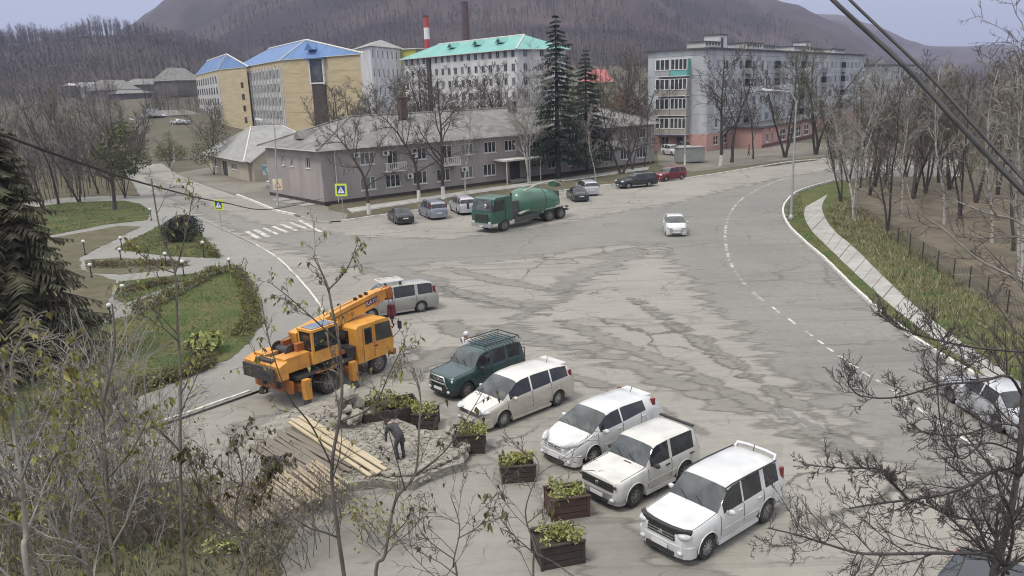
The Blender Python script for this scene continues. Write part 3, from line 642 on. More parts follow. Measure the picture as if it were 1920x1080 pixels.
# ---------------------------------------------------------------- far blocks
def zb(p): return gh(p.x, p.y)
def block(name, label, cor, h, m, floors, bays, win, parent_extra=None, faces=(0,), z0=None, wm=None, gl=None, skip=None, fr=.1, nx=2, sill=True):
    """cor: plan corners in order (anticlockwise from above); windows on the chosen faces"""
    o = thing(name, label, 'building'); z = z0 if z0 is not None else min(zb(p) for p in cor) - .5
    n = len(cor); Fs_ = []
    for i in range(n):
        a, b_ = cor[i], cor[(i + 1) % n]; F = Face((a.x, a.y, z), b_ - a); W = (b_ - a).length; Fs_.append((F, W)); rs = []
        if i in faces:
            nb_ = bays[faces.index(i)]; fh = win['fh']
            for f in range(floors):
                for k in range(nb_):
                    if skip and skip(i, f, k): continue
                    c = W * (k + .5) / nb_; zz = win['z'] + f * fh
                    rs.append((c - win['w'] / 2, c + win['w'] / 2, zz, zz + win['h']))
        wall(F, W, h, rs, 'wall', m, o)
        for k, r in enumerate(rs): window(F, r, o, nx, 1, fr, wm, (gl or m_glass) if (k * 7 + i) % 5 else m_glass_l, sill)
    return o, Fs_, z
# yellow block with blue roof
m_yel = mat('ochre_brick', (.5, .42, .27), (.42, .345, .21), scale=.25, rough=.92, stretch=(1, 1, 6))
m_blue = mat('blue_metal_roof', (.07, .15, .32), (.1, .2, .4), scale=.3, rough=.4)
m_greyw = mat('grey_white_panel', (.5, .5, .48), (.38, .38, .37), scale=.3, rough=.9)
c0 = D(536, 200, 195); c1 = D(682, 200, 178); c2 = D(448, 200, 240); c3 = c1 + (c2 - c0)
for q in (c0, c1, c2, c3): q.z = 0
zy = 2.0; hy = 18.0
yb, YF, _ = block('dormitory', 'ochre block with blue hipped roof and dark glazed stair strip on its end', [c0, c1, c3, c2], hy, m_yel, 0, [], {}, faces=(), z0=zy)
Fe_, We = YF[0]; Fl_, Wl = Face((c2.x, c2.y, zy), c0 - c2), (c0 - c2).length
# stair glazing on the end
mb = MB(); boxon(mb, Fe_, We * .40, We * .56, 12.5, 17.3, .02, .5); st = mb.build('stair_window', m_glass, yb)
mb = MB(); boxon(mb, Fe_, We * .40, We * .56, .5, 12.3, .02, .45); mb.build('stair_panel', m_plinth, yb)
mb = MB(); boxon(mb, Fe_, We * .385, We * .40, 12, 17.6, .0, .6); boxon(mb, Fe_, We * .56, We * .575, 12, 17.6, 0, .6); boxon(mb, Fe_, We * .385, We * .575, 12.2, 12.5, 0, .62); mb.build('stair_frame', m_trimw, yb)
mb = MB(); boxon(mb, Fe_, We * .36, We * .60, 17.6, 17.9, 0, 1.2); mb.build('stair_hood', m_blue, yb)
for k in range(8): mb = MB(); boxon(mb, Fe_, .2, We - .2, 2.2 * k + 1.6, 2.2 * k + 1.68, 0, .03); mb.build('string_course', m_yel, yb)
# long side: grey panels with rows of tall windows and projecting ribs
mb = MB(); boxon(mb, Fl_, Wl * .22, Wl - .6, .3, hy - 1.5, 0, .12); mb.build('wall_panel', m_greyw, yb)
for f in range(5):
    for k in range(11):
        a = Wl * .25 + (Wl * .75 - 1.4) * k / 11; z = 1.2 + f * 3.2
        mb = MB(); boxon(mb, Fl_, a, a + 1.5, z, z + 2.0, .1, .16); wo = mb.build('window', m_glass, yb)
        mb = MB(); boxon(mb, Fl_, a + .62, a + .78, z, z + 2.0, .16, .22); mb.build('mullion', m_wf, wo)
for k in range(12):
    a = Wl * .25 + (Wl * .75 - 1.4) * k / 11 - .55; mb = MB(); boxon(mb, Fl_, a, a + .3, .5, hy - 1.2, .12, .5); mb.build('rib', m_trimw, yb)
for f in range(4):
    mb = MB(); z = 2.4 + f * 3.2; boxon(mb, Fl_, Wl * .1, Wl * .1 + 1.7, z, z + 1.5, -.02, .06); mb.build('window', m_glass, yb)
rf, e, r0, r1 = hip_roof('roof', [c0, c2, c3, c1], zy + hy, 4.2, 9, .8, m_blue, yb)
ridge_caps(rf, [(r0, r1), (r0, (e[0].x, e[0].y, zy + hy)), (r0, (e[3].x, e[3].y, zy + hy))], m_trimw, .2)
mb = MB(); mb.prism([(-1.6, 0), (1.6, 0), (0, 1.5)], -1.5, 1.5, 'Y'); dm = mb.build('dormer', m_blue, rf); q = (Vector(r0) + (e[0] + e[3]) / 2 * 1) ; dm.location = ((r0[0] * .45 + (e[0].x + e[3].x) / 2 * .55), (r0[1] * .45 + (e[0].y + e[3].y) / 2 * .55), zy + hy + 1.7); dm.rotation_euler = (0, 0, math.atan2((c1 - c0).y, (c1 - c0).x))
# its lower wing further up the street
w0 = D(418, 200, 236); w1 = D(470, 200, 222); w2 = D(374, 200, 285); w3 = w1 + (w2 - w0)
for q in (w0, w1, w2, w3): q.z = 0
wg, WF, _ = block('dormitory_wing', 'further pale ochre wing with its own blue roof beyond the ochre block', [w0, w1, w3, w2], 17.2, m_yel, 0, [], {}, faces=(), z0=2.5)
Fw, Ww = Face((w2.x, w2.y, 2.5), w0 - w2), (w0 - w2).length
mb = MB(); boxon(mb, Fw, 2, Ww - 1, .5, 16, 0, .12); mb.build('wall_panel', m_greyw, wg)
for f in range(5):
    for k in range(9):
        a = 2.6 + (Ww - 5) * k / 9; z = 1.2 + f * 3.1; mb = MB(); boxon(mb, Fw, a, a + 2.2, z, z + 1.9, .1, .18); mb.build('window', m_glass, wg)
for f in range(4): mb = MB(); boxon(mb, WF[0][0], WF[0][1] * .75, WF[0][1] * .75 + 1.6, 2.5 + 3.1 * f, 4. + 3.1 * f, 0, .06); mb.build('window', m_glass, wg)
rf, e, r0, r1 = hip_roof('roof', [w0, w2, w3, w1], 19.7, 4.0, 7, .8, m_blue, wg); ridge_caps(rf, [(r0, r1), (r0, (e[0].x, e[0].y, 19.7)), (r0, (e[3].x, e[3].y, 19.7))], m_trimw, .2)
# white block behind
m_white = mat('white_painted_wall', (.62, .62, .63), (.45, .45, .46), scale=.5, rough=.9, detail=9, stretch=(1, 1, .3))
def flat(*ps):
    for q in ps: q.z = 0
    return list(ps)
q = flat(D(702, 200, 238), D(762, 200, 262), D(720, 200, 292), D(664, 200, 262))
wb_, _, _ = block('white_block', 'plain white block with small square windows between the ochre block and teal roof', q, 21.5, m_white, 3, (7,), {'fh': 5.2, 'z': 7.6, 'w': .9, 'h': 2.4}, faces=(0,), z0=3.4, sill=False, nx=1)
rf, e, r0, r1 = hip_roof('roof', [q[1], q[2], q[3], q[0]], 24.9, 2.6, 8, .8, m_roofg, wb_)
q = flat(D(742, 200, 262), D(786, 200, 258), D(790, 200, 285), D(746, 200, 292))
m_lime = mat('lime_yellow_wall', (.56, .55, .1), (.48, .46, .1), scale=.3, rough=.9)
lb, LF, _ = block('annexe', 'lime yellow stair annexe squeezed between white block and teal roof', q, 20.5, m_lime, 0, (), {}, faces=(), z0=4)
mb = MB(); boxon(mb, LF[0][0], .5, 5, 9, 16, .02, .3); mb.build('wall_panel', m_white, lb)
mb = MB(); boxon(mb, LF[0][0], -.4, LF[0][1] + .4, 20.5, 20.8, -10, .5); mb.build('roof', m_trimw, lb)
# white block with teal roof
m_teal = mat('teal_metal_roof', (.11, .32, .28), (.15, .37, .33), scale=.3, rough=.45)
t0, t1 = flat(D(762, 200, 226), D(972, 200, 188)); ut = (t1 - t0).normalized(); ntl = Vector((-ut.y, ut.x, 0)); t2, t3 = t1 + ntl * 15, t0 + ntl * 15
tb, TF, _ = block('clinic_block', 'long white four-storey block under a teal metal roof with wall air conditioners', [t0, t1, t2, t3], 16.3, m_white, 5, (17, 3), {'fh': 3.1, 'z': 2.2, 'w': 1.25, 'h': 1.7}, faces=(0, 1), z0=4.0, sill=False, wm=m_wfd)
for k in range(11):
    rng = random.Random(k); ac_unit(TF[0][0], 8 + 4.0 * k + rng.uniform(-1, 1), 4.1 + 3.1 * rng.choice((2, 3, 3)) , tb, 1.0)
mb = MB(); boxon(mb, TF[0][0], TF[0][1] * .245, TF[0][1] * .275, 0, 16.3, 0, .5); mb.build('stair_strip', m_dkmetal, tb)
rf, e, r0, r1 = hip_roof('roof', [t0, t1, t2, t3], 20.3, 3.6, 7, .9, m_teal, tb)
ridge_caps(rf, [(r0, r1), (r1, (e[1].x, e[1].y, 20.3))], m_trimw, .2)
for k in (.36, .62, .84):
    p = (Vector(r0) * .55 + Vector((t0.x, t0.y, 20.3)) * .45).lerp(Vector(r1) * .55 + Vector((t1.x, t1.y, 20.3)) * .45, k)
    mb = MB(); mb.prism([(-1.5, 0), (1.5, 0), (0, 1.2)], -1.5, 1.5, 'Y'); dm = mb.build('dormer', m_teal, rf); dm.location = p; dm.rotation_euler = (0, 0, math.atan2(ut.y, ut.x))
    mb = MB(); mb.box((0, -1.53, .42), (.9, .05, .6)); mb.build('vent', m_dkmetal, dm)
# red roof beyond the spruces
q = flat(D(1092, 200, 205), D(1146, 200, 198), D(1150, 200, 216), D(1096, 200, 222)); m_red = mat('red_metal_roof', (.42, .09, .09), (.36, .08, .08), scale=.4, rough=.5)
rb, _, _ = block('red_roofed_house', 'low cream house with red roof showing right behind the spruces', q, 8.5, m_cream, 2, (6,), {'fh': 3.2, 'z': 1.2, 'w': 1.2, 'h': 1.5}, z0=4)
hip_roof('roof', q, 12.5, 3.2, 3, .7, m_red, rb)
# chimneys
def stack(name, label, x, ytop, dist, r, bands, z0, rt=.8):
    o = thing(name, label, 'chimney', (0, 0, 0)); base = D(x, 200, dist); zt = D(x, ytop, dist).z; n = len(bands)
    for i, m in enumerate(bands):
        a, b_ = z0 + (zt - z0) * i / n, z0 + (zt - z0) * (i + 1) / n; f = lambda z: r * (1 - (1 - rt) * (z - z0) / (zt - z0))
        mb = MB(); mb.tube([(base.x, base.y, a), (base.x, base.y, b_)], [f(a), f(b_)], 14); mb.build('band', m, o, smooth=40)
    mb = MB(); mb.lathe([(r * rt, zt - .3), (r * rt * 1.12, zt - .3), (r * rt * 1.12, zt + .2), (r * rt * .8, zt + .2)], 14, c=(base.x, base.y, 0)); mb.build('rim', m_dkmetal, o)
m_rband = mat('red_band_paint', (.42, .05, .05), (.36, .05, .05), scale=.5); m_wband = mat('white_band_paint', (.75, .75, .75), (.65, .65, .65), scale=.5)
stack('boiler_chimney', 'red and white banded metal chimney above the teal roof', 808, 30, 300, 1.15, [m_metal] * 2 + [m_wband, m_rband, m_wband, m_rband], 14, .85)
stack('brick_stack', 'tall dark brick smokestack behind the teal roof', 880, 4, 330, 1.75, [m_brickred] * 6, 14, .72)

# ---------------------------------------------------------------- five-storey apartment block
P0 = G(1324, 285); P0.z = 0; up_ = Vector((.60, .80, 0)); vp_ = Vector((-.80, .60, 0)); AL, AW, AH = 104., 11.2, 17.1
m_panel = mat('pale_blue_grey_panel', (.46, .48, .5), (.33, .35, .37), scale=.55, rough=.9, detail=9, stretch=(1, 1, .3))
m_pink = mat('pink_plaster', (.46, .27, .24), (.39, .235, .21), scale=.3, rough=.9)
m_turq = mat('turquoise_balcony', (.14, .42, .38), (.12, .36, .33), scale=.6, rough=.6)
m_balc = mat('grey_balcony_panel', (.34, .35, .35), (.28, .29, .29), scale=.6, rough=.8)
m_balc2 = mat('tan_balcony_panel', (.36, .34, .29), (.3, .28, .24), scale=.6, rough=.8)
m_roofd = mat('bitumen_roof_edge', (.07, .07, .075), (.1, .1, .1), scale=1)
ap = thing('apartment_block', 'long five-storey pale panel apartment block with pink ground floor and glazed balconies', 'building')
FA = Face(P0, up_); FG = Face(P0 + vp_ * AW, -vp_); FH = 3.28; rng = random.Random(11)
rs, ks = [], []
for f in range(1, 5):
    a = 3.6; k = 0
    while a < AL - 4:
        wd = (1.3, 2.1, 1.3, 1.3, 1.3, 2.1)[k % 6]
        rs.append((a, a + wd, 3.0 + FH * (f - 1) + .85, 3.0 + FH * (f - 1) + 2.5)); ks.append(3 if wd > 2 else 2); a += wd + (2.0, 1.9, 2.2, 2.0, 2.0, 2.4)[k % 6]; k += 1
wall(FA, AL, AH, rs, 'wall', m_panel, ap, z0=3.0)
for i, (r, k) in enumerate(zip(rs, ks)): window(FA, r, ap, k, 1, .1, m_wf if rng.random() < .7 else m_wfd, m_glass if rng.random() < .75 else m_glass_l, False)
rg = [(a, a + 2.2, .9, 2.5) for a in (3, 7, 16, 20, 30, 36, 44, 52, 60)]
wall(FA, AL, 3.0, rg, 'ground_floor', m_pink, ap)
for r in rg: window(FA, r, ap, 2, 2, .1)
rgg = [(2.6, 4.2, .3, 2.6), (5.6, 6.8, .2, 2.5)]
wall(FG, AW, 3.0, rgg, 'ground_floor', m_pink, ap); wall(FG, AW, AH, [], 'wall', m_panel, ap, z0=3.0)
window(FG, rgg[0], ap, 2, 1, .1, sill=False); mb = MB(); boxon(mb, FG, 5.62, 6.78, .22, 2.48, -.12, -.05); mb.build('door', m_glass, ap)
wall(Face(P0 + up_ * AL, vp_), AW, AH, [], 'wall', m_panel, ap); wall(Face(P0 + up_ * AL + vp_ * AW, -up_), AL, AH, [], 'wall', m_panel, ap)
mb = MB(); boxon(mb, FG, 2.2, 7.6, 2.75, 3.0, .02, 1.5); mb.build('shop_awning', mat('navy_awning', (.09, .08, .17), (.07, .06, .13), scale=1), ap)
cg = FA.p(AL / 2, AH, -AW / 2); mb = MB(); mb.box((cg.x, cg.y, AH + .1), (AL + 1.0, AW + 1.0, .22), rz=math.atan2(.8, .6)); mb.build('roof', m_roofd, ap)
# gable balconies, two to a floor
pm_ = [(m_balc2, m_balc2), (m_balc2, m_balc2), (m_balc2, m_balc2), (m_balc, m_turq)]
for f in range(4):
    z = 3.0 + FH * f
    for s, (a0, a1) in enumerate(((2.0, 4.75), (4.85, 8.0))):
        mb = MB(); boxon(mb, FG, a0, a1, z - .08, z + .06, .02, 1.25); bo = mb.build('balcony', m_trimw, ap)
        mb = MB(); boxon(mb, FG, a0, a1, z + .06, z + 1.05, 1.17, 1.25); boxon(mb, FG, a0, a0 + .06, z + .06, z + 1.05, .02, 1.17); boxon(mb, FG, a1 - .06, a1, z + .06, z + (2.8 if s else 1.05), .02, 1.17); mb.build('balcony_panel', pm_[f][s], bo)
        mb = MB(); boxon(mb, FG, a0 + .05, a1 - .08, z + 1.05, z + 2.75, 1.12, 1.16); boxon(mb, FG, a0 + .02, a0 + .06, z + 1.05, z + 2.75, .05, 1.12); mb.build('pane', m_glass, bo)
        nm = 4 if s else 3
        for k in range(nm + 1):
            mb = MB(); c = a0 + .08 + (a1 - a0 - .16) * k / nm; boxon(mb, FG, c - .07, c + .07, z + 1.05, z + 2.8, 1.16, 1.24); mb.build('mullion', m_wf, bo)
        mb = MB(); boxon(mb, FG, a0, a1, z + 1.0, z + 1.12, 1.2, 1.32); mb.build('balcony_rail', m_wf, bo); mb = MB(); boxon(mb, FG, a0, a1, z + 2.75, z + 2.85, .05, 1.24); mb.build('balcony_lintel', m_wf, bo)
m_joint = mat('panel_joint_sealant', (.25, .25, .25), (.18, .18, .18), scale=1)
for f in range(1, 5): mb = MB(); boxon(mb, FA, 0, AL, 3.0 + FH * f - .04, 3.0 + FH * f + .04, .002, .014); mb.build('panel_joint', m_joint, ap); mb = MB(); boxon(mb, FG, 0, AW, 3.0 + FH * f - .04, 3.0 + FH * f + .04, .002, .014); mb.build('panel_joint', m_joint, ap)
for k in range(1, 28): mb = MB(); boxon(mb, FA, 3.1 + 3.63 * k - .035, 3.1 + 3.63 * k + .035, 3.05, AH - .1, .016, .026) if 3.1 + 3.63 * k < AL else None; mb.build('panel_joint', m_joint, ap) if mb.v else None
# street-side balconies
for f in range(4):
    for a in (16.9, 33.5, 50, 66, 82):
        z = 3.0 + FH * f; mb = MB(); boxon(mb, FA, a, a + 3.2, z, z + 1.05, .02, 1.1); bo = mb.build('balcony', rng.choice((m_balc, m_balc2, m_panel, m_trimw)), ap)
        if rng.random() < .7:
            mb = MB(); boxon(mb, FA, a + .05, a + 3.15, z + 1.05, z + 2.4, .02, 1.05); mb.build('pane', m_glass, bo)
            for k in range(5): mb = MB(); c = a + .1 + 3. * k / 4; boxon(mb, FA, c - .05, c + .05, z + 1.05, z + 2.42, 1.05, 1.1); mb.build('mullion', m_wf, bo)
for k in range(9): ac_unit(FA, rng.uniform(6, 60), 3.0 + FH * rng.randrange(4) + .2, ap, .85)
# roof houses and vents
for a, wd, h, dd in ((7.5, 7, 1.3, 3.5), (14.4, 3.6, 2.7, 3), (27, 9, 1.5, 4), (38, 8, 1.2, 3), (56, 12, 1.4, 4), (66, 3.4, 2.6, 3), (72, 9, 1.2, 3), (90, 10, 1.4, 3)):
    mb = MB(); boxon(mb, FA, a, a + wd, AH + .2, AH + .2 + h, -AW / 2 - dd / 2, -AW / 2 + dd / 2); v = mb.build('roof_house', m_white if h > 2 else m_greyw, ap)
    mb = MB(); boxon(mb, FA, a - .2, a + wd + .2, AH + .2 + h, AH + .35 + h, -AW / 2 - dd / 2 - .2, -AW / 2 + dd / 2 + .2); mb.build('cap', m_roofd, v)
    if h > 2: mb = MB(); boxon(mb, FA, a + .9, a + 1.8, AH + .5, AH + 2.4, -AW / 2 + dd / 2, -AW / 2 + dd / 2 + .05); mb.build('door', m_dkmetal, v)
    else:
        for k in range(int(wd / 1.4)): mb = MB(); boxon(mb, FA, a + .3 + 1.4 * k, a + 1.0 + 1.4 * k, AH + .2 + h * .6, AH + .2 + h * .9, -AW / 2 + dd / 2, -AW / 2 + dd / 2 + .04); mb.build('vent', m_dkmetal, v)
mb = MB(); c = FA.p(18.6, AH, -AW / 2); mb.tube([c, c + Vector((0, 0, 4.6))], .05, 5); mb.build('aerial', m_dkmetal, ap)
# ground-floor shop extension
Fx = Face(P0 + up_ * 9 + FA.n * 6.5, up_)
xt = thing('shop_extension', 'pink single-storey shop front with white showcase windows along the apartment block', 'building')
rx = [(2.0, 3.3, .9, 2.5), (4.6, 5.9, .2, 2.5), (9.5, 12.6, .7, 2.8), (14.0, 17.0, .7, 2.8), (19, 22, .7, 2.8), (24, 27, .7, 2.8)]
wall(Fx, 30, 3.6, rx, 'wall', m_pink, xt)
for i, r in enumerate(rx): window(Fx, r, xt, 2, 2 if i > 1 else 1, .12)
wall(Face(P0 + up_ * 9 + FA.n * .1, FA.n), 6.4, 3.6, [], 'wall', m_pink, xt)
wall(Face(P0 + up_ * 39 + FA.n * 6.5, -FA.n), 6.4, 3.6, [], 'wall', m_pink, xt)
c = Fx.p(15, 3.7, -3.1); mb = MB(); mb.box(c, (31, 7, .3), rz=math.atan2(.8, .6)); mb.build('roof', m_roofd, xt)
mb = MB(); boxon(mb, Fx, -.1, 30.1, 0, .6, 0, .12); mb.build('plinth', mat('maroon_plinth', (.16, .06, .06), (.12, .05, .05), scale=.7), xt)
mb = MB(); boxon(mb, Fx, 3.6, 7.6, 2.75, 3.3, .02, .12); mb.build('sign_board', mat('faded_red_sign', (.42, .16, .14), (.55, .42, .36), scale=3, lo=.52, hi=.56), xt)
# second block further on
P1 = P0 + up_ * 116 + FA.n * -1
a2, A2F, _ = block('apartment_block_beyond', 'farther pale apartment block half hidden by bare trees beyond the first', flat(P1, P1 + up_ * 70, P1 + up_ * 70 + vp_ * 11, P1 + vp_ * 11), 14.6, m_panel, 5, (22,), {'fh': 2.8, 'z': 1.0, 'w': 1.5, 'h': 1.5}, faces=(0,), z0=0, sill=False)
c = A2F[0][0].p(35, 14.7, -5.5); mb = MB(); mb.box(c, (71, 12, .3), rz=math.atan2(.8, .6)); mb.build('roof', m_roofd, a2)

# ---------------------------------------------------------------- settlement on the rise at the left
m_wood = mat('grey_weathered_boards', (.16, .15, .14), (.1, .095, .09), scale=.6, rough=.95)
def shed(name, label, x0, x1, ytop, ybot, dist, depth, m, mr, rise=1.4, win=0, roof_in=3):
    a, b_ = D(x0, ybot, dist), D(x1, ybot, dist * 1.04); z0 = a.z - 1.5; h = D(x0, ytop, dist).z - z0
    a.z = b_.z = 0; u = (b_ - a).normalized(); n = Vector((-u.y, u.x, 0)); cor = [a, b_, b_ + n * depth, a + n * depth]
    o, F_, z = block(name, label, cor, h, m, 1 if win else 0, (win,) if win else (), {'fh': 3, 'z': h - 2.6, 'w': 1.3, 'h': 1.6}, faces=(0,) if win else (), z0=z0, sill=False)
    hip_roof('roof', cor, z0 + h, rise, roof_in, .7, mr, o)
    return o
shed('barracks', 'long white single-row windowed barracks on the wooded rise', 157, 226, 163, 182, 370, 10, m_white, m_roofg, 2.2, 8)
shed('barn', 'dark boarded barn with pale grey roof beside the white barracks', 200, 262, 168, 188, 345, 12, m_wood, m_slate, 4, 0)
shed('barn', 'wide low barn with light roof edge below the wooded slope', 262, 326, 158, 178, 360, 12, m_wood, m_slate, 2.5, 0)
shed('barn', 'small dark barn with pitched roof next to the ochre wing', 332, 378, 150, 172, 330, 11, m_wood, m_slate, 5, 0)
shed('hut', 'tiny dark hut with white roof left of the barracks', 140, 152, 160, 172, 370, 4, m_wood, m_trimw, 1, 0, 1)
shed('cow_shed', 'low long dark shed with pale roof halfway up the street', 284, 374, 218, 236, 255, 9, m_wood, m_slate, 1.6, 0)
shed('store_shed', 'flat low shed under the barns behind bare bushes', 225, 286, 175, 186, 320, 7, m_wood, m_slate, 1.2, 0)
shed('cottage', 'small pale cottage among trees far beyond the bend', 1730, 1764, 160, 172, 420, 9, m_white, m_slate, 2.6, 3)
shed('cottage', 'wide pale cottage with light roof at the foot of the far range', 1818, 1862, 180, 198, 400, 9, m_white, m_slate, 2.6, 4)
# ================================================================== trees and plants
m_bark = mat('dark_bark', (.075, .062, .055), (.045, .04, .037), scale=3, rough=.95, bump=.3, stretch=(1, 1, .3))
m_twig = mat('grey_brown_twigs', (.115, .098, .088), (.085, .072, .066), scale=2, rough=.95)
m_twig_l = mat('pale_grey_twigs', (.29, .272, .24), (.2, .185, .165), scale=2, rough=.95)
m_twig_g = mat('olive_twigs', (.125, .12, .075), (.1, .09, .06), scale=2, rough=.95)
m_birch = mat('birch_bark', (.40, .385, .35), (.14, .125, .115), scale=2.4, rough=.85, stretch=(1, 1, 2.5), lo=.5, hi=.64)
m_lime = mat('whitewash', (.66, .65, .61), (.5, .49, .45), scale=4, rough=.9)
m_spruce = mat('spruce_needles', (.03, .046, .034), (.055, .072, .05), scale=1.2, rough=.9, spec=.15)
m_spruce_b = mat('brownish_spruce_needles', (.07, .075, .048), (.125, .108, .07), scale=.8, rough=.9, spec=.15)
m_leaf = mat('yellow_green_leaf', (.19, .21, .06), (.25, .21, .075), scale=3, rough=.6, spec=.3)
m_leaf_d = mat('dull_olive_leaf', (.075, .075, .03), (.12, .095, .04), scale=3, rough=.7, spec=.3)
m_leaf_y = mat('pale_yellow_leaf', (.38, .4, .15), (.16, .2, .06), scale=14, rough=.6, spec=.3)
m_hedge = mat('autumn_hedge_leaf', (.16, .15, .045), (.1, .11, .035), scale=1.5, rough=.7)
m_shrubd = mat('dark_evergreen_leaf', (.018, .026, .02), (.032, .04, .026), scale=3, rough=.7)
m_orange = mat('rusty_orange_leaf', (.3, .14, .05), (.22, .11, .045), scale=1, rough=.8)
def limb(p, d, L, n, bend, trop, rng, sag=0.):
    pts = [p.copy()]; d = d.normalized(); st = L / n
    for i in range(n):
        d = (d + Vector((rng.gauss(0, bend), rng.gauss(0, bend), rng.gauss(0, bend) + trop - sag * i / n))).normalized()
        p = p + d * st; pts.append(p.copy())
    return pts
def at_len(pts, t):
    f = t * (len(pts) - 1); i = min(int(f), len(pts) - 2); return pts[i].lerp(pts[i + 1], f - i), (pts[i + 1] - pts[i]).normalized()
def side_dir(d, ang, rng, phi=None):
    a = d.orthogonal().normalized(); b_ = d.cross(a); phi = rng.uniform(0, 6.283) if phi is None else phi
    return d * math.cos(ang) + (a * math.cos(phi) + b_ * math.sin(phi)) * math.sin(ang)
def ramify(mb, pts, L, r, lvl, rng, P, tips=None):
    """grow side shoots on a limb, level by level"""
    if lvl >= len(P): return
    n, a0, a1, frac, ang, bend, trop, sides, mi = P[lvl]
    for k in range(n):
        t = a0 + (a1 - a0) * (k + rng.random()) / n; p, d = at_len(pts, t)
        l = L * frac * rng.uniform(.6, 1.15) * (1.15 - .6 * t); q = limb(p, side_dir(d, ang * rng.uniform(.7, 1.3), rng), l, 4 if lvl < 2 else (3 if lvl < len(P) - 1 else 2), bend, trop, rng)
        r0 = max(P_MIN[0], r * (1 - .75 * t) * .58); mb[mi].tube(q, [r0 * (1 - .75 * i / (len(q) - 1)) for i in range(len(q))], sides, cap=False)
        ramify(mb, q, l, r0, lvl + 1, rng, P, tips)
        if tips is not None and lvl >= len(P) - 2: tips.append((q[-1], (q[-1] - q[-2]).normalized()))
P_MIN = [.012]
def make_tree(seed, h, r, P, mt, mc, lean=(0, 0), stems=1, bend=.06, trop=.05, white=0., spread=.35):
    """returns meshes: trunk (with limbs), crown (twigs), whitewashed foot"""
    rng = random.Random(seed); mb = [MB(), MB()]; wh = MB()
    for s in range(stems):
        d = Vector((lean[0], lean[1], 1)) if stems == 1 else Vector((lean[0] + spread * math.cos(6.28 * s / stems + seed), lean[1] + spread * math.sin(6.28 * s / stems + seed), 1))
        p = Vector((0, 0, -.1)) + Vector((d.x, d.y, 0)) * (.25 if stems > 1 else 0); hh = h * (1 if s == 0 else rng.uniform(.75, .98))
        pts = limb(p, d, hh, 12, bend, trop, rng); rr = [r * (1.25 if i == 0 else 1) * (1 - .9 * i / 12) + .008 for i in range(13)]
        mb[0].tube(pts, rr, 8, cap=False); ramify(mb, pts, hh, r, 0, rng, P)
        if white: a, _ = at_len(pts, white / hh); wh.tube([pts[0] + Vector((0, 0, .1)), pts[1] if white > hh / 12 else a] + ([a] if white > hh / 12 else []), [rr[0] * 1.04, rr[1] * 1.06] + ([rr[1] * 1.02] if white > hh / 12 else []), 8)
    return mb[0].mesh('trunk', mt, 60, fix=False), mb[1].mesh('crown', mc, None, fix=False), (wh.mesh('whitewashed_foot', m_lime, 60) if white else None)
#       n  from  to  frac  ang  bend trop sides mesh
P_BROAD = [(11, .22, .95, .5, .9, .16, .1, 5, 0), (7, .2, 1, .5, .7, .2, .06, 4, 1), (6, .15, 1, .5, .7, .2, .05, 3, 1), (4, .2, 1, .55, .7, .2, .04, 3, 1)]
P_BIRCH = [(17, .25, .98, .3, .65, .14, .05, 4, 1), (7, .15, 1, .5, .6, .2, -.02, 3, 1), (6, .1, 1, .55, .6, .2, -.06, 3, 1)]
P_SLIM = [(13, .2, .98, .33, .6, .12, .12, 4, 1), (7, .15, 1, .5, .6, .18, .06, 3, 1), (6, .15, 1, .5, .6, .2, .03, 3, 1)]
P_MIN[0] = .017
PROTO = {}
def proto(k, *a, **kw):
    if k not in PROTO: PROTO[k] = make_tree(*a, **kw)
    return PROTO[k]
proto('broad1', 1, 10, .17, P_BROAD, m_bark, m_twig, (.05, .02), white=1.2); proto('broad2', 2, 10, .16, P_BROAD, m_bark, m_twig, (-.25, .0), bend=.1, white=1.2)
proto('broad3', 7, 10, .15, P_BROAD, m_bark, m_twig, (.1, 0), stems=2, white=.9); proto('birch1', 3, 12, .095, P_BIRCH, m_birch, m_twig_l, (.02, 0)); proto('birch2', 4, 12, .085, P_BIRCH, m_birch, m_twig_l, (0, 0), stems=3, spread=.22)
proto('slim1', 5, 10, .09, P_SLIM, m_bark, m_twig, (.03, 0)); proto('slim2', 6, 10, .09, P_SLIM, m_bark, m_twig_g, (-.03, 0), stems=3, spread=.13); proto('slim3', 8, 10, .08, P_SLIM, m_bark, m_twig, (.02, .03), stems=2, spread=.11)
BH = {'broad1': 10, 'broad2': 10, 'broad3': 10, 'birch1': 12, 'birch2': 12, 'slim1': 10, 'slim2': 10, 'slim3': 10}
def tree(k, pos, h, rz, label, name=None, group=None, white=False, wide=1.):
    t = thing(name or ('birch_tree' if 'birch' in k else 'bare_tree'), label, 'tree', pos, rz, group); s = h / BH[k]; t.scale = (s * wide, s * wide, s)
    a, b_, w_ = PROTO[k]; link('trunk', a, t); link('crown', b_, t)
    if white and w_: link('whitewashed_foot', w_, t)
    return t
def tree_px(k, x, y, ytop, rz, label, z=.08, **kw):
    p = G(x, y, z); h = (D(x, ytop, p.y).z - z) * 1.02; return tree(k, p, h, rz, label, **kw)
tree_px('broad2', 692, 402, 205, .0, 'small bare tree with whitewashed leaning foot by the crossing sign at the office corner', white=True)
tree_px('broad2', 786, 378, 175, .2, 'dark bare tree leaning over the office roof behind the black sedan', white=True)
tree_px('broad1', 832, 374, 150, 1.2, 'straight dark bare tree with whitewashed foot behind the silver parked cars', white=True)
tree_px('birch1', 873, 362, 185, .5, 'slender white birch before the office wall above the silver off-roader')
tree_px('birch2', 992, 345, 110, .4, 'many-stemmed pale birch just beside the tall spruce')
tree_px('birch1', 1117, 340, 210, 2.5, 'thin white birch behind the silver estate car')
tree_px('broad3', 1166, 326, 175, 2.2, 'forked dark bare tree above the dark off-roader')
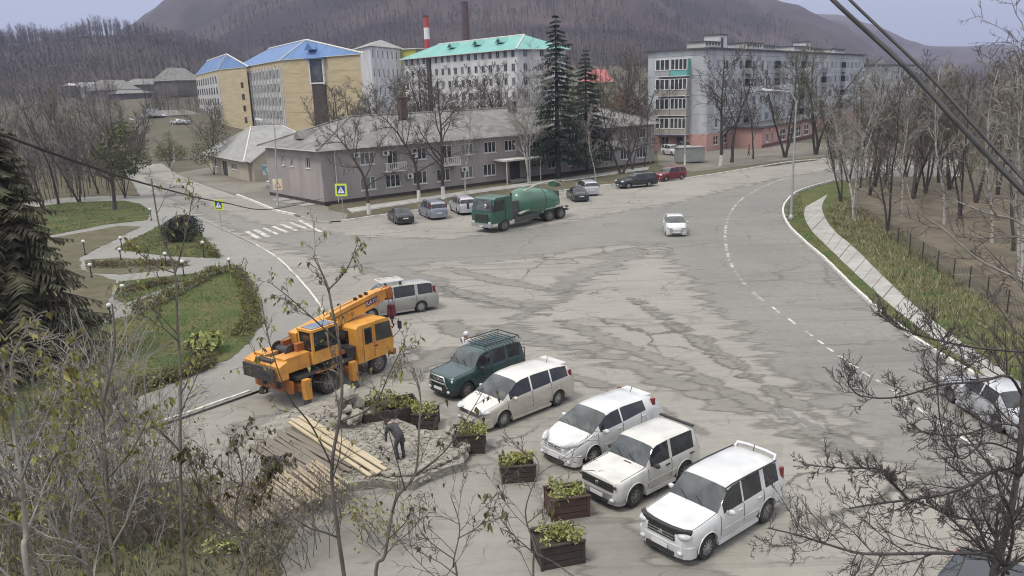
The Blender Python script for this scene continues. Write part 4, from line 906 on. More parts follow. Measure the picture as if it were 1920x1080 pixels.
tree_px('slim3', 1186, 318, 170, .7, 'twin-stemmed bare tree at the right end of the office front')
tree_px('slim1', 1208, 312, 195, 1.9, 'thin bare sapling at the office end wall')
tree_px('broad1', 1351, 312, 110, 4.1, 'tall bare tree with whitewashed foot before the pink ground floor', white=True)
tree_px('broad2', 1372, 305, 118, 2.0, 'dark bare tree leaning beside the whitewashed one at the pink shop')
tree_px('slim1', 1412, 298, 130, .3, 'thin straight bare tree before the shop showcase windows')
tree_px('slim2', 1472, 295, 105, 1.3, 'olive-twigged tree screening the middle of the apartment block', wide=1.3)
tree_px('slim2', 1530, 290, 100, 2.9, 'wide olive-twigged tree where the apartment block meets the wood', wide=1.4)
# trees behind the office and between the blocks
rng = random.Random(77)
for i, (x, d_, h) in enumerate([(640, 150, 9), (612, 156, 8), (660, 165, 9), (705, 150, 9), (735, 158, 10), (775, 150, 10), (815, 152, 10), (850, 148, 10), (890, 152, 9), (925, 150, 10), (960, 148, 10), (1000, 150, 10), (1120, 140, 9), (1150, 150, 11), (1185, 146, 10), (1205, 160, 11), (1135, 165, 10), (870, 165, 11), (790, 165, 10), (690, 172, 9), (1165, 170, 12), (940, 166, 10)]):
    p = D(x, 200, d_); p.z = gh(p.x, p.y); tree(('slim2', 'slim3', 'broad3', 'slim1')[i % 4], p, h * 1.38, rng.uniform(0, 6), 'bare grey tree in the row behind the office roof', group='bare trees behind the office', wide=1.35)
# wood at the right, beyond the bend
W_ = [('birch2', 1601, 412, 140, .2), ('birch1', 1691, 405, 150, 1), ('slim3', 1577, 378, 170, 2), ('slim3', 1664, 432, 165, 3), ('slim1', 1612, 352, 150, 1), ('slim2', 1640, 350, 140, 2), ('slim1', 1655, 372, 170, 4), ('broad3', 1712, 372, 140, .5),
      ('slim2', 1735, 362, 135, 1.5), ('birch1', 1770, 420, 120, 2.2), ('slim1', 1745, 400, 160, .9), ('slim3', 1800, 410, 150, 2.8), ('birch1', 1860, 455, 130, 1.7), ('slim2', 1830, 380, 140, .4), ('broad1', 1880, 400, 110, 2.6), ('slim1', 1900, 470, 130, 5), ('birch2', 1915, 520, 100, 4.4), ('slim2', 1780, 356, 140, 3.3),
      ('slim3', 1850, 500, 210, 1.1), ('slim1', 1690, 350, 150, 2.1), ('slim2', 1590, 345, 165, .8), ('broad3', 1950, 430, 90, 1), ('slim1', 1660, 348, 150, 3.6), ('slim3', 1630, 366, 150, 5.1), ('slim1', 1720, 420, 175, 4.8), ('slim2', 1870, 365, 140, 2.4), ('slim1', 1625, 330, 165, 1.4), ('slim3', 1700, 330, 165, .4), ('slim2', 1760, 340, 150, 5.5)]
for i, (k, x, y, yt, rz) in enumerate(W_):
    if i in (6, 10, 14, 18, 24): continue
    lb = {0: 'triple-stemmed birch with pale feet standing nearest the footpath bend', 1: 'tall birch standing at the start of the wire fence', 3: 'pair of dark trunks at the first fence post'}.get(i)
    if lb: tree_px(k, x, y, yt, rz, lb)
    else: tree_px(k, x, y, yt, rz, 'white birch standing in the wood beyond the fence' if 'birch' in k else 'bare grey tree in the wood beyond the bend', group='birches in the wood' if 'birch' in k else 'bare trees in the wood')
# trees up the left street
for k, x, y, yt, rz, lb in [('slim2', 400, 300, 195, .5, 'olive-tinged leafless tree beside the small shop'), ('slim2', 318, 312, 250, 1.9, 'low yellow-green bushy tree at the street turning'), ('broad1', 215, 395, 225, .8, 'leaning half-bare tree at the park edge beside the street'),
                            ('slim3', 150, 380, 200, 2.2, 'tall thin bare tree at the back of the park'), ('slim1', 110, 385, 195, 1.4, 'bare tree between the big spruce and the park'), ('slim3', 85, 400, 215, 3.1, 'grey bare tree half hidden by the big spruce'), ('slim1', 185, 365, 205, .1, 'slim bare tree near the side street mouth')]:
    tree_px(k, x, y, yt, rz, lb, z=gh(*G(x, y).xy), wide=1.3)
for i in range(16):
    x = rng.uniform(-40, 250); d_ = rng.uniform(130, 260); p = D(x, 200, d_); p.z = gh(p.x, p.y); tree(('slim3', 'slim1', 'slim2')[i % 3], p, rng.uniform(8, 12), rng.uniform(0, 6), 'bare grey tree in the thicket left of the street', group='bare trees left of the street', wide=1.5)
for i in range(12):
    x = rng.uniform(255, 420); d_ = rng.uniform(225, 330); p = D(x, 200, d_); p.z = gh(p.x, p.y); tree(('slim2', 'slim1')[i % 2], p, rng.uniform(5, 8), rng.uniform(0, 6), 'bare tree among the sheds up the street', group='bare trees among the sheds', wide=1.4)
# ---------------------------------------------------------------- leaf masses
def leafblob(mb, c, r, n, size, rng, m=0, shell=.55, up=.3):
    for _ in range(n):
        while True:
            v = Vector((rng.uniform(-1, 1), rng.uniform(-1, 1), rng.uniform(-1, 1)))
            if shell < v.length < 1: break
        p = Vector((c[0] + v.x * r[0], c[1] + v.y * r[1], c[2] + v.z * r[2])); a = Vector((rng.gauss(0, 1), rng.gauss(0, 1), rng.gauss(0, .7) + up)).normalized(); b_ = a.cross(Vector((rng.gauss(0, 1), rng.gauss(0, 1), rng.gauss(0, 1)))).normalized()
        s = size * rng.uniform(.6, 1.3); mb.face([p - a * s * .5, p + b_ * s * .28, p + a * s * .6, p - b_ * s * .28], m)
def spruce(name, label, pos, h, rad, mn, seed, n_whorl=34, per=8, low=.06, droop=.35, spray=11):
    rng = random.Random(seed); t = thing(name, label, 'tree', pos); mb = MB(); mb.tube([(0, 0, -.1), (0, 0, h * .5), (0, 0, h)], [.026 * h * .7, .012 * h, .01], 8); mb.build('trunk', m_bark, t, 60)
    mb = MB(); bk = MB()
    for w_ in range(n_whorl):
        f = low + (1 - low) * (w_ / n_whorl) ** .92; L = rad * (1 - f) ** .85 * rng.uniform(.85, 1.12) + .12; z = h * f
        for k in range(per):
            ph = 6.283 * (k + rng.random() * .8) / per; l = L * rng.uniform(.45, 1.12); ct, st_ = math.cos(ph), math.sin(ph); nseg = 5; pts = []
            el_ = rng.uniform(-.1, .25)
            for i in range(nseg + 1):
                s = i / nseg; pts.append(Vector((ct * l * s, st_ * l * s, z + l * (el_ * s - droop * s * s + (.12 * s ** 4 if s > .6 else 0)))))
            bk.tube(pts, [.012 * h * .18 * (1 - .8 * i / nseg) + .006 for i in range(nseg + 1)], 3, cap=False)
            sd = Vector((-st_, ct, 0))
            for i in range(spray):
                s = .12 + .88 * (i + rng.random()) / spray; p, d = at_len(pts, min(s, .999)); wl = (.16 + .3 * l * (1 - s) ** .7 * s ** .3) * rng.uniform(.7, 1.25)
                for sg in (-1, 1):
                    tip = p + sd * (sg * wl) + d * wl * .7 + Vector((0, 0, -wl * rng.uniform(.1, .75))); wv = d * (.05 + .10 * wl)
                    mb.face([p - wv, p + wv, tip]); 
                    q = p.lerp(tip, .5); mb.face([q - wv, q + wv * .6, q + Vector((0, 0, -wl * rng.uniform(.35, .8))) + d * wl * .2])
    bk.build('branches', m_bark, t, fix=False); mb.build('crown', mn, t, fix=False)
    return t
p = G(1047, 335, .08); spruce('spruce_tree', 'tallest dark spruce standing before the office front', p, D(1040, 22, p.y).z, 7.2, m_spruce, 1, 30, 7, .13, .36, 12)
p = G(1100, 322, .08); spruce('spruce_tree', 'shorter dark spruce half behind the tallest one', p, D(1083, 88, p.y).z, 6.0, m_spruce, 2, 27, 7, .12, .36, 12)
p = G(62, 690, .13); spruce('spruce_tree', 'huge brownish spruce filling the edge of the park', p, D(35, 185, p.y).z, 4.0, m_spruce_b, 3, 38, 11, .04, .42, 13)
p = G(-60, 640, .13); spruce('spruce_tree', 'second brownish spruce cut off by the edge of the picture', p, 11.5, 3.6, m_spruce_b, 4, 30, 9, .04, .42, 11)
def leafy(name, label, cat, p, blobs, m, n, size, seed, stems=0, group=None, trunk=m_bark, shell=.4):
    rng = random.Random(seed); t = thing(name, label, cat, p, 0, group); mb = MB()
    for c, r in blobs: leafblob(mb, c, r, n, size, rng, 0, shell)
    mb.build('foliage' if cat != 'tree' else 'crown', m, t, fix=False)
    mb = MB()
    for c, r in blobs: mb.tube([(0, 0, 0), (c[0] * .5, c[1] * .5, c[2] * .5), (c[0], c[1], c[2])], [.04 + .02 * len(blobs) * .3, .035, .01], 5, cap=False)
    mb.build('stem' if cat != 'tree' else 'trunk', trunk, t, fix=False); return t
p = G(345, 452, .12); leafy('round_shrub', 'dark clipped globe-shaped evergreen shrub on the triangular lawn', 'shrub', p, [((-.7, 0, .95), (1.15, 1.1, 1.0)), ((.55, 0, 1.1), (1.3, 1.2, 1.15)), ((0, .2, 1.45), (1.2, 1.1, .8))], m_shrubd, 2600, .13, 5, shell=.5)
p = D(1172, 165, 150); p.z = gh(p.x, p.y); leafy('autumn_tree', 'rusty orange leaved tree left of the apartment block', 'tree', p, [((0, 0, 8), (2.4, 2.2, 2.8)), ((1.5, 0, 6.3), (2, 2, 2)), ((-1.6, .3, 6.5), (1.8, 1.8, 2.2))], m_orange, 420, .32, 6)
p = G(235, 372, .1); leafy('half_leafy_tree', 'green-leaved tree at the mouth of the side street', 'tree', p, [((0, 0, 6.2), (2.8, 2.4, 2.2)), ((1.6, 0, 4.6), (2.2, 2, 1.6)), ((-1.8, .3, 5.2), (2.2, 1.8, 1.8)), ((.5, .5, 8.0), (1.8, 1.8, 1.5)), ((-.5, 0, 3.4), (2.6, 2, 1.2))], mat('olive_green_leaf', (.065, .08, .028), (.1, .11, .04), scale=2, rough=.8), 800, .3, 7, shell=.15)
p = G(322, 300, .1); p.z = gh(p.x, p.y); leafy('willow_bush', 'bright yellow-green bush by the street lamp up the street', 'shrub', p, [((0, 0, 2.2), (2.6, 2.2, 2.0)), ((1.8, 0, 1.6), (1.8, 1.8, 1.5)), ((-1.8, 0, 1.5), (1.8, 1.8, 1.4))], mat('spring_yellow_leaf', (.17, .18, .06), (.12, .13, .05), scale=1), 900, .26, 8, shell=.2)
p = D(392, 250, 128); p.z = gh(p.x, p.y); leafy('willow_tree', 'olive willow beside the cream shop', 'tree', p, [((0, 0, 5), (3, 2.5, 2.6)), ((1.5, 0, 7), (2.2, 2, 2)), ((-1.5, 0, 3.4), (2.4, 2, 1.8))], mat('dull_willow_leaf', (.11, .11, .06), (.085, .085, .05), scale=1), 800, .24, 9, shell=.1)
# hedge round the large lawn
def hedge(label, pxs, w_, h, n, m, seed, z=.12):
    rng = random.Random(seed); pts = smooth_line([G(x, y, z) for x, y in pxs], 6); acc = path_len(pts); o = MB(); st = MB()
    for _ in range(n):
        p, d = along(pts, acc, rng.uniform(0, acc[-1])); nn = Vector((-d.y, d.x, 0)); hh = h * (.75 + .45 * mnoise.noise(p * .8)); leafblob(o, p + nn * rng.uniform(-w_, w_) * .5 + Vector((0, 0, rng.random() ** .6 * hh)), (.18, .18, .14), 7, .12, rng, 0, .1)
    for _ in range(n // 6):
        p, d = along(pts, acc, rng.uniform(0, acc[-1])); st.tube([p, p + Vector((rng.gauss(0, .1), rng.gauss(0, .1), h * rng.uniform(.6, 1.1)))], .012, 3, cap=False)
    root = thing('hedge', label, 'hedge'); o.build('foliage', m, root, fix=False); st.build('stems', m_twig, root, fix=False)
hedge('yellowing hedge curving round the large lawn by the pavement', [(250, 590), (304, 567), (360, 537), (407, 513), (440, 512), (462, 545), (472, 575), (470, 605), (450, 632)], .9, .75, 1500, m_hedge, 1)
hedge('low yellow hedge along the lawn edge above the lane', [(400, 682), (340, 706), (250, 735), (170, 762), (80, 790)], .8, .6, 1000, m_hedge, 2)
hedge('small hedge clump at the tip of the triangular lawn', [(372, 455), (392, 470), (408, 483)], .7, .6, 260, m_hedge, 3)
hedge('thin planting of dry stalks between the two narrow paths', [(170, 498), (230, 500), (300, 496), (345, 499)], 1.2, .45, 300, m_leaf_d, 4)
hedge('brown weeds on the strip lawn under the lamps', [(225, 545), (270, 540), (320, 527)], 1.4, .3, 240, m_leaf_d, 5)
p = G(386, 662, .13); leafy('grass_clump', 'tall bright green grass fountain on the large lawn', 'plant', p, [((0, 0, .5), (.8, .8, .5))], m_leaf_y, 260, .5, 10, shell=.2)
# ---------------------------------------------------------------- grass blades
def blades(name, label, polys, dens, h, mats, seed, cap=60000, near=None):
    rng = random.Random(seed); mb = MB()
    for poly, z in polys:
        xs = [p[0] for p in poly]; ys = [p[1] for p in poly]; ar = (max(xs) - min(xs)) * (max(ys) - min(ys)); n = min(cap, int(ar * dens))
        for _ in range(n):
            p = Vector((rng.uniform(min(xs), max(xs)), rng.uniform(min(ys), max(ys)), z))
            if p.y > 110 or abs(p.x) > .75 * p.y + 2 or not inside(p, poly): continue
            k = .5 + .8 * max(0, mnoise.noise(p * .35) + .4); hh = h * k * rng.uniform(.5, 1.3); a = rng.uniform(0, 6.283); w_ = .012 + .012 * rng.random() + p.y * .0003
            dx, dy = math.cos(a) * w_, math.sin(a) * w_; l = Vector((rng.gauss(0, .35) * hh, rng.gauss(0, .35) * hh, hh))
            mb.face([(p.x - dx, p.y - dy, p.z), (p.x + dx, p.y + dy, p.z), p + l], rng.randrange(len(mats)))
    return tag(mb.build(name, mats, fix=False), label, 'grass', kind='stuff')
m_gr = mat('green_blades', (.062, .092, .03), (.1, .115, .042), scale=.6, rough=.9); m_gd = mat('dry_blades', (.19, .165, .09), (.14, .125, .06), scale=.6, rough=.9); m_gt = mat('straw_blades', (.3, .265, .16), (.23, .2, .115), scale=.6)
blades('lawn_grass', 'short autumn grass on the park lawns', [(LAWN[1], .12), (LAWN[2], .12), (LAWN[4], .12), (LAWN[5], .12)], 60, .09, [m_gr, m_gr, m_gd], 1, 26000)
slope = [G(x, y, .06) for x, y in [(1548, 400), (1566, 434), (1610, 470), (1690, 548), (1760, 606), (1830, 660), (1990, 780), (2000, 640), (1900, 590), (1800, 530), (1740, 480), (1680, 430), (1620, 390), (1575, 365)]]
blades('verge_grass', 'tall dry roadside grass between footpath and wire fence', [(slope, .06)], 75, .28, [m_gr, m_gd, m_gt, m_gt, m_gt], 2, 45000)
strip = [G(x, y, .06) for x, y in [(1500, 362), (1482, 380), (1476, 398), (1488, 424), (1518, 454), (1558, 489), (1608, 539), (1708, 624), (1820, 694), (1850, 704), (1765, 645), (1695, 594), (1640, 548), (1570, 483), (1520, 434), (1506, 405), (1506, 385)]]
blades('kerb_grass', 'short grass strip between kerb and footpath', [(strip, .06)], 55, .1, [m_gr, m_gd], 3, 20000)
bed = [G(x, y, .05) for x, y in [(-200, 1000), (100, 930), (300, 908), (420, 960), (540, 990), (520, 1100), (-400, 1150)]]
blades('bed_weeds', 'green ground cover and dead stalks under the near bushes', [(bed, .05)], 60, .26, [m_gr, m_gr, m_gd, m_leaf], 4, 12000)
# leaf litter and mown tufts give way to a far wood that reads as one mass
def far_wood(name, label, spots, seed, mats, hmin=9, hmax=16, wtw=.10):
    rng = np.random.default_rng(seed); S = np.array([q for q in spots if mnoise.noise(Vector((q[0] * .014, q[1] * .014, seed))) > -.28]); n = len(S); h = rng.uniform(hmin, hmax, n) * np.array([.85 + .55 * mnoise.noise(Vector((q[0] * .03, q[1] * .03, seed + 5))) for q in S]); Vv, Ff_, Mi = [], [], []
    dist = np.hypot(S[:, 0], S[:, 1]); wsc = np.clip(dist / 450, .6, 2.4); base = 0
    def tris(a, b_, c, mi):
        nonlocal base
        Vv.append(np.stack([a, b_, c], 1).reshape(-1, 3)); k = len(a); Ff_.append((np.arange(k * 3) + base).reshape(-1, 3)); base += k * 3; Mi.append(mi)
    birch = (rng.random(n) < .07).astype(int) * 2
    for q in range(2):
        ang = rng.uniform(0, 3.14, n); w_ = .09 * wsc * (h / 12); dx = np.stack([np.cos(ang) * w_, np.sin(ang) * w_, np.zeros(n)], 1)
        top = S + np.stack([rng.normal(0, .4, n), rng.normal(0, .4, n), h], 1); tris(S - dx, S + dx, top, birch)
    for k in range(20):
        f = rng.uniform(.25, .92, n); p = S + np.stack([np.zeros(n), np.zeros(n), h * f], 1); a = rng.uniform(0, 6.283, n); l = h * rng.uniform(.18, .42, n) * (1.15 - .6 * f)
        tip = p + np.stack([np.cos(a) * l * .7, np.sin(a) * l * .7, l * rng.uniform(.15, .95, n)], 1); w_ = wtw * wsc * rng.uniform(.5, 1.3, n); dx = np.stack([-np.sin(a) * w_, np.cos(a) * w_, w_ * .5], 1); tris(p - dx, p + dx, tip, np.where(rng.random(n) < .5, 0, 1))
    me = bpy.data.meshes.new(name); vv = np.concatenate(Vv); ff = np.concatenate(Ff_); mi = np.concatenate(Mi)
    me.vertices.add(len(vv)); me.vertices.foreach_set('co', vv.ravel()); me.loops.add(len(ff) * 3); me.loops.foreach_set('vertex_index', ff.ravel())
    me.polygons.add(len(ff)); me.polygons.foreach_set('loop_start', np.arange(len(ff)) * 3); me.polygons.foreach_set('loop_total', np.full(len(ff), 3)); me.update(calc_edges=True)
    for m in mats: me.materials.append(m)
    me.polygons.foreach_set('material_index', mi.astype(np.int32)); me.update()
    return tag(link(name, me), label, 'woodland', kind='stuff')
m_fw1 = mat('far_twigs_dark', (.048, .039, .038), (.07, .057, .055), scale=.02); m_fw2 = mat('far_twigs_grey', (.1, .085, .08), (.13, .112, .105), scale=.02); m_fw3 = mat('far_birch_trunks', (.27, .25, .24), (.2, .185, .18), scale=.05)
sp = []; rng = random.Random(9)
for _ in range(5200):
    px = rng.uniform(-350, 640); s = rng.random() ** .8 * 1.02; x, y, z = hill_z('hill', px, min(s, 1)); sp.append((x, y, z - .3))
for _ in range(1700):
    px = rng.uniform(-300, 480); x, y, z = hill_z('hill', px, rng.uniform(.86, 1.0)); sp.append((x, y, z - .3))
far_wood('hillside_wood', 'bare grey woodland covering the low hill behind the settlement', sp, 1, [m_fw1, m_fw2, m_fw3])
sp = []
for _ in range(8500):
    px = rng.uniform(150, 2000); s = rng.random() ** 1.3 * .5; x, y, z = hill_z('mountain', px, s); sp.append((x, y, z - .3))
far_wood('mountain_wood', 'bare leafless forest on the lower mountain slopes', sp, 2, [m_fw1, m_fw2, m_fw3], 9, 15)
sp = []
for _ in range(2600):
    px = rng.choice((rng.uniform(-300, 260), rng.uniform(560, 1250), rng.uniform(1560, 2100))); d_ = rng.uniform(225, 450); d_ = d_ if px > 560 else rng.uniform(300, 430); t = math.atan((px - 960) / FPX); x, y = d_ * math.sin(t), d_ * math.cos(t); sp.append((x, y, gh(x, y) - .2))
far_wood('valley_thicket', 'grey thicket of bare trees between the town blocks and the slopes', sp, 3, [m_fw1, m_fw2, m_fw3], 5, 10, .1)
sp = []
for _ in range(1500):
    px = rng.uniform(1560, 2150); d_ = rng.uniform(100, 235); t = math.atan((px - 960) / FPX); x, y = d_ * math.sin(t), d_ * math.cos(t)
    sp.append((x, y, .05))
far_wood('undergrowth', 'dense bare saplings filling the wood beyond the fence', sp, 4, [m_twig, m_twig_g, m_twig_l], 3, 9, .03)

sp = []; rng = random.Random(19)
for _ in range(2300):
    k = rng.random()
    if k < .7: px, d_ = rng.uniform(-350, 245), rng.uniform(112, 300)
    elif k < .78: px, d_ = rng.uniform(305, 400), rng.uniform(245, 320)
    else: px, d_ = rng.uniform(600, 1230), rng.uniform(142, 176)
    t = math.atan((px - 960) / FPX); x, y = d_ * math.sin(t), d_ * math.cos(t); sp.append((x, y, gh(x, y) - .1))
far_wood('town_thicket', 'purple-grey thicket of bare saplings around and behind the town blocks', sp, 6, [m_fw1, m_fw2, m_twig_g], 4.5, 11, .05)
# ================================================================== vehicles
m_cg = mat('car_glass', (.016, .018, .02), (.04, .042, .044), scale=2, rough=.04, spec=.6); m_cgl = mat('windscreen_glass', (.028, .036, .036), (.085, .095, .092), scale=1.6, rough=.05, spec=.8, lo=.42, hi=.66)
m_tyre = mat('tyre_rubber', (.028, .027, .026), (.05, .047, .043), scale=3, rough=.85); m_rim = mat('alloy_rim', (.45, .45, .45), (.36, .36, .36), scale=6, rough=.35, metal=.7)
m_rimd = mat('dusty_steel_rim', (.25, .24, .22), (.18, .17, .16), scale=6, rough=.6, metal=.3)
m_blk = mat('black_plastic', (.025, .025, .026), (.035, .034, .033), scale=5, rough=.6); m_und = mat('underbody', (.012, .012, .012), rough=.95)
m_lamp = mat('headlamp_lens', (.55, .57, .57), (.42, .44, .45), scale=9, rough=.12, spec=.7); m_tail = mat('tail_lamp_lens', (.2, .018, .018), (.14, .016, .016), scale=6, rough=.2); m_amber = mat('amber_lens', (.6, .25, .04), rough=.25)
m_plate = mat('plate_white', (.6, .6, .57), rough=.5); m_chrome = mat('chrome', (.6, .6, .6), rough=.18, metal=.9)
def paint(name, c, c2=None, metal=.0, rough=.3): return mat('paint_' + name, c, c2 or tuple(v * .88 for v in c), scale=1.2, rough=rough, metal=metal, coat=.6, spec=.45, lo=.4, hi=.7)
m_pw = paint('white', (.56, .57, .565), (.46, .465, .455)); m_pw2 = paint('old_white', (.55, .55, .51), (.42, .41, .375)); m_champ_shade = paint('champagne', (.50, .47, .41), metal=.25); m_champ_lit = paint('champagne_lit', (.62, .60, .55), metal=.2); m_dgr = paint('dark_green', (.018, .05, .048), (.014, .04, .04)); m_silv = paint('silver', (.34, .335, .305), metal=.3); m_sblu = paint('silver_blue', (.27, .29, .34), metal=.4)  # champagne sides darkened and top paled: light from above put into the paint
m_bk = paint('black', (.018, .019, .021)); m_dg2 = paint('graphite', (.022, .028, .03)); m_red = paint('wine_red', (.16, .015, .02)); m_lsil = paint('light_silver', (.5, .51, .53), metal=.35)
def tab(t, x): return interp_l(t, x)
def interp_l(t, x):
    if x <= t[0][0]: return t[0][1]
    for (a, ya), (b_, yb) in zip(t, t[1:]):
        if x <= b_: return ya + (yb - ya) * (x - a) / max(1e-9, b_ - a)
    return t[-1][1]
WHEELS = {}
def wheel_mesh(r, w_, mr, style):
    k = (round(r, 3), mr.name, style)
    if k in WHEELS: return WHEELS[k]
    mb = MB(); mb.lathe([(r * .62, -w_ * .5), (r * .93, -w_ * .5), (r, -w_ * .36), (r, w_ * .36), (r * .93, w_ * .5), (r * .62, w_ * .5)], 22, 'Y', closed=True); t = mb.mesh('wheel', m_tyre, 35)
    mb = MB(); y = w_ * .42; mb.lathe([(r * .64, -y), (r * .64, y), (r * .58, y * 1.02), (r * .55, y * .5), (.001, y * .42)], 22, 'Y')
    for s in range(style): 
        a = 6.283 * s / style; c, s_ = math.cos(a), math.sin(a); wv = r * (.11 if style < 8 else .06)
        f = lambda q, o_, yy: (c * q - s_ * o_, yy, s_ * q + c * o_)
        mb.hexa([f(.02, -wv, y * .4), f(r * .6, -wv * .8, y * .5), f(r * .6, wv * .8, y * .5), f(.02, wv, y * .4)], [f(.02, -wv, y * .95), f(r * .6, -wv * .8, y), f(r * .6, wv * .8, y), f(.02, wv, y * .95)])
    mb.lathe([(r * .16, y * .5), (r * .16, y * 1.08), (.001, y * 1.1)], 10, 'Y'); rm = mb.mesh('rim', mr, 35); 
    mb = MB(); mb.lathe([(r * .6, y * .3), (.001, y * .3)], 16, 'Y'); hb = mb.mesh('hub_shadow', m_und)  # black disc standing in for the shade behind the spokes
    WHEELS[k] = (t, rm, hb); return WHEELS[k]
def add_wheel(root, x, y, r, w_, side, mr, style, steer=0.):
    t, rm, hb = wheel_mesh(r, w_, mr, style); o = link('wheel', t, root, (x, y, r), (0 if side > 0 else math.pi) + steer); link('rim', rm, o); link('hub_shade_disc', hb, o); return o
def car(name, label, spec, pos, yaw, group=None, detail=1):
    S = dict(L=4.5, W=1.75, H=1.6, wb=2.65, fo=.85, wr=.32, clr=.22, rw=.78, paint=m_pw, mr=m_rim, style=10, roofp=None, belt=None, tailz=.75, headz=.68, rails=False, side_g=m_cg, bump=None, plan=.13, arch=1.16, cat='car'); S.update(spec)
    L, W, H = S['L'], S['W'], S['H']; root = thing(name, label, S['cat'], pos, yaw, group); hw = W / 2; X = lambda t: L / 2 - t * L
    top, belt = S['top'], S['belt']; tc_, tr_, te_, tb_ = S['glass']; wins = S['wins']
    wx = [S['fo'] / L, (S['fo'] + S['wb']) / L]; ra = S['wr'] * S['arch'] / L
    ts = {0., 1., .012, .035, .07, .93, .965, .988, tc_, tr_, te_, tb_}
    for q in top + belt: ts.add(q[0])
    for a, b_ in wins: ts.update((a, b_))
    for c in wx:
        for k in (-1.0, -.995, -.95, -.82, -.6, -.32, 0, .32, .6, .82, .95, .995, 1.0): ts.add(round(c + ra * k, 5))
    base = sorted(t for t in ts if 0 <= t <= 1); ts = [base[0]]
    for t in base[1:]:
        if t - ts[-1] < 1e-4: continue
        while t - ts[-1] > .075: ts.append(ts[-1] + .06)
        ts.append(t)
    def sect(t):
        T, B = tab(top, t), tab(belt, t); f = max(0, 1 - t / S['plan']); g_ = max(0, (t - .9) / .1); w_ = hw * (1 - .24 * f ** 2.2 - .09 * g_ ** 2); T -= 0
        B = min(B, T - .025); g = max(0., min(1., (T - B - .05) / max(.1, (H - B) * .8))); zs = S['clr'] + .05 * max(f, g_)
        for c in wx:
            dx = abs(t - c) / ra
            if dx < 1.0: zs = max(zs, S['wr'] + S['wr'] * S['arch'] * math.sqrt(1 - dx * dx))
        y5 = w_ * .9 + (hw * S['rw'] * (1 - .05 * g_) - w_ * .9) * g; z5 = T - (.02 + .055 * g)
        mid = (S['clr'] + B) * .5 + .04
        return [(w_ * .9, zs), (w_ * .985, max(zs + .012, S['clr'] + .2)), (w_, max(zs + .02, mid)), (w_ * .985, max(zs + .03, B - .09)), (w_ * .945, B), (y5, z5), (y5 * .86, T - .01 - .012 * g), (y5 * .45, T - .002), (0, T)]
    secs = [(t, sect(t)) for t in ts]; groups = {'body': MB()}
    def put(gn, pts, mi=0): groups.setdefault(gn, MB()).face(pts, mi)
    rp_ = 1 if S['roofp'] else 0
    for (ta, sa), (tb2, sb) in zip(secs, secs[1:]):
        tm = (ta + tb2) / 2; side = None
        for k, (a, b_) in enumerate(wins):
            if a - 1e-6 <= ta and tb2 <= b_ + 1e-6: side = k
        for j in range(8):
            gn = 'body'; mi = 0
            if j == 4 and side is not None: gn = 'side%d' % side
            elif j >= 5 and tc_ - 1e-6 <= ta and tb2 <= tr_ + 1e-6: gn = 'windscreen'
            elif j >= 5 and te_ - 1e-6 <= ta and tb2 <= tb_ + 1e-6: gn = 'rear_window'
            elif rp_ and (j >= 4 or (j == 4)) and tab(top, tm) - tab(belt, tm) > .2: mi = 1
            elif rp_ and j >= 5: mi = 1
            for sg in (1, -1):
                q = [(X(ta), sg * sa[j][0], sa[j][1]), (X(tb2), sg * sb[j][0], sb[j][1]), (X(tb2), sg * sb[j + 1][0], sb[j + 1][1]), (X(ta), sg * sa[j + 1][0], sa[j + 1][1])]
                put(gn + ('' if gn in ('body', 'windscreen', 'rear_window') else ('L' if sg > 0 else 'R')), q, mi)
    for t, s in (secs[0], secs[-1]):
        put('body', [(X(t), y, z) for y, z in s] + [(X(t), -y, z) for y, z in reversed(s[:-1])])
    body = groups.pop('body').build('body', [S['paint'], S['roofp'] or S['paint']], root, 46)
    for gn, g in groups.items():
        nm = 'side_window' if gn.startswith('side') else gn
        g.build(nm, S['side_g'] if nm == 'side_window' else m_cgl if nm == 'windscreen' else m_cg, root, 40)
    mb = MB(); mb.box((0, 0, S['clr'] + .2), (L - .5, W - .42, .36)); mb.build('underbody', m_und, root)
    for i, c in enumerate(wx):
        for sg in (1, -1): add_wheel(root, X(c), sg * (hw - .115), S['wr'], .21, sg, S['mr'], S['style'])
    # window seals between the side panes and along the belt
    zf, zr = S['headz'], S['tailz']
    xf = lambda t: X(t)
    hy = hw * (1 - .24)
    for sg in (1, -1):
        y0 = hw * (1 - .24 * max(0, 1 - .05 / S['plan']) ** 2.2)
        mb = MB(); hs = S.get('hl', (.2, .2, .1)); mb.ell((X(.034), sg * (y0 - .19), zf), hs, 12, 8, rz=-sg * .55); mb.build('headlight', m_lamp, root, 60)
        mb = MB(); tl = S.get('tl', (.06, .12, .16)); tq = next((q / 200 for q in range(130, 201) if tab(top, q / 200) <= zr + tl[2] * .9), .985); mb.box((X(min(tq, .985)) + .09, sg * (hw * .9 - tl[1] / 2), zr), (.16, tl[1] + .03, tl[2] * 1.8), taper=.9); mb.build('tail_light', m_tail, root)
        mb = MB(); xm = X(wins[0][0] + .03); mb.ell((xm, sg * (hw + .1), tab(belt, wins[0][0]) + .05), (.07, .11, .075), 10, 6); mb.box((xm, sg * (hw + .0), tab(belt, wins[0][0]) + .02), (.06, .14, .04)); mb.build('wing_mirror', S.get('mirror', S['paint']), root, 60)
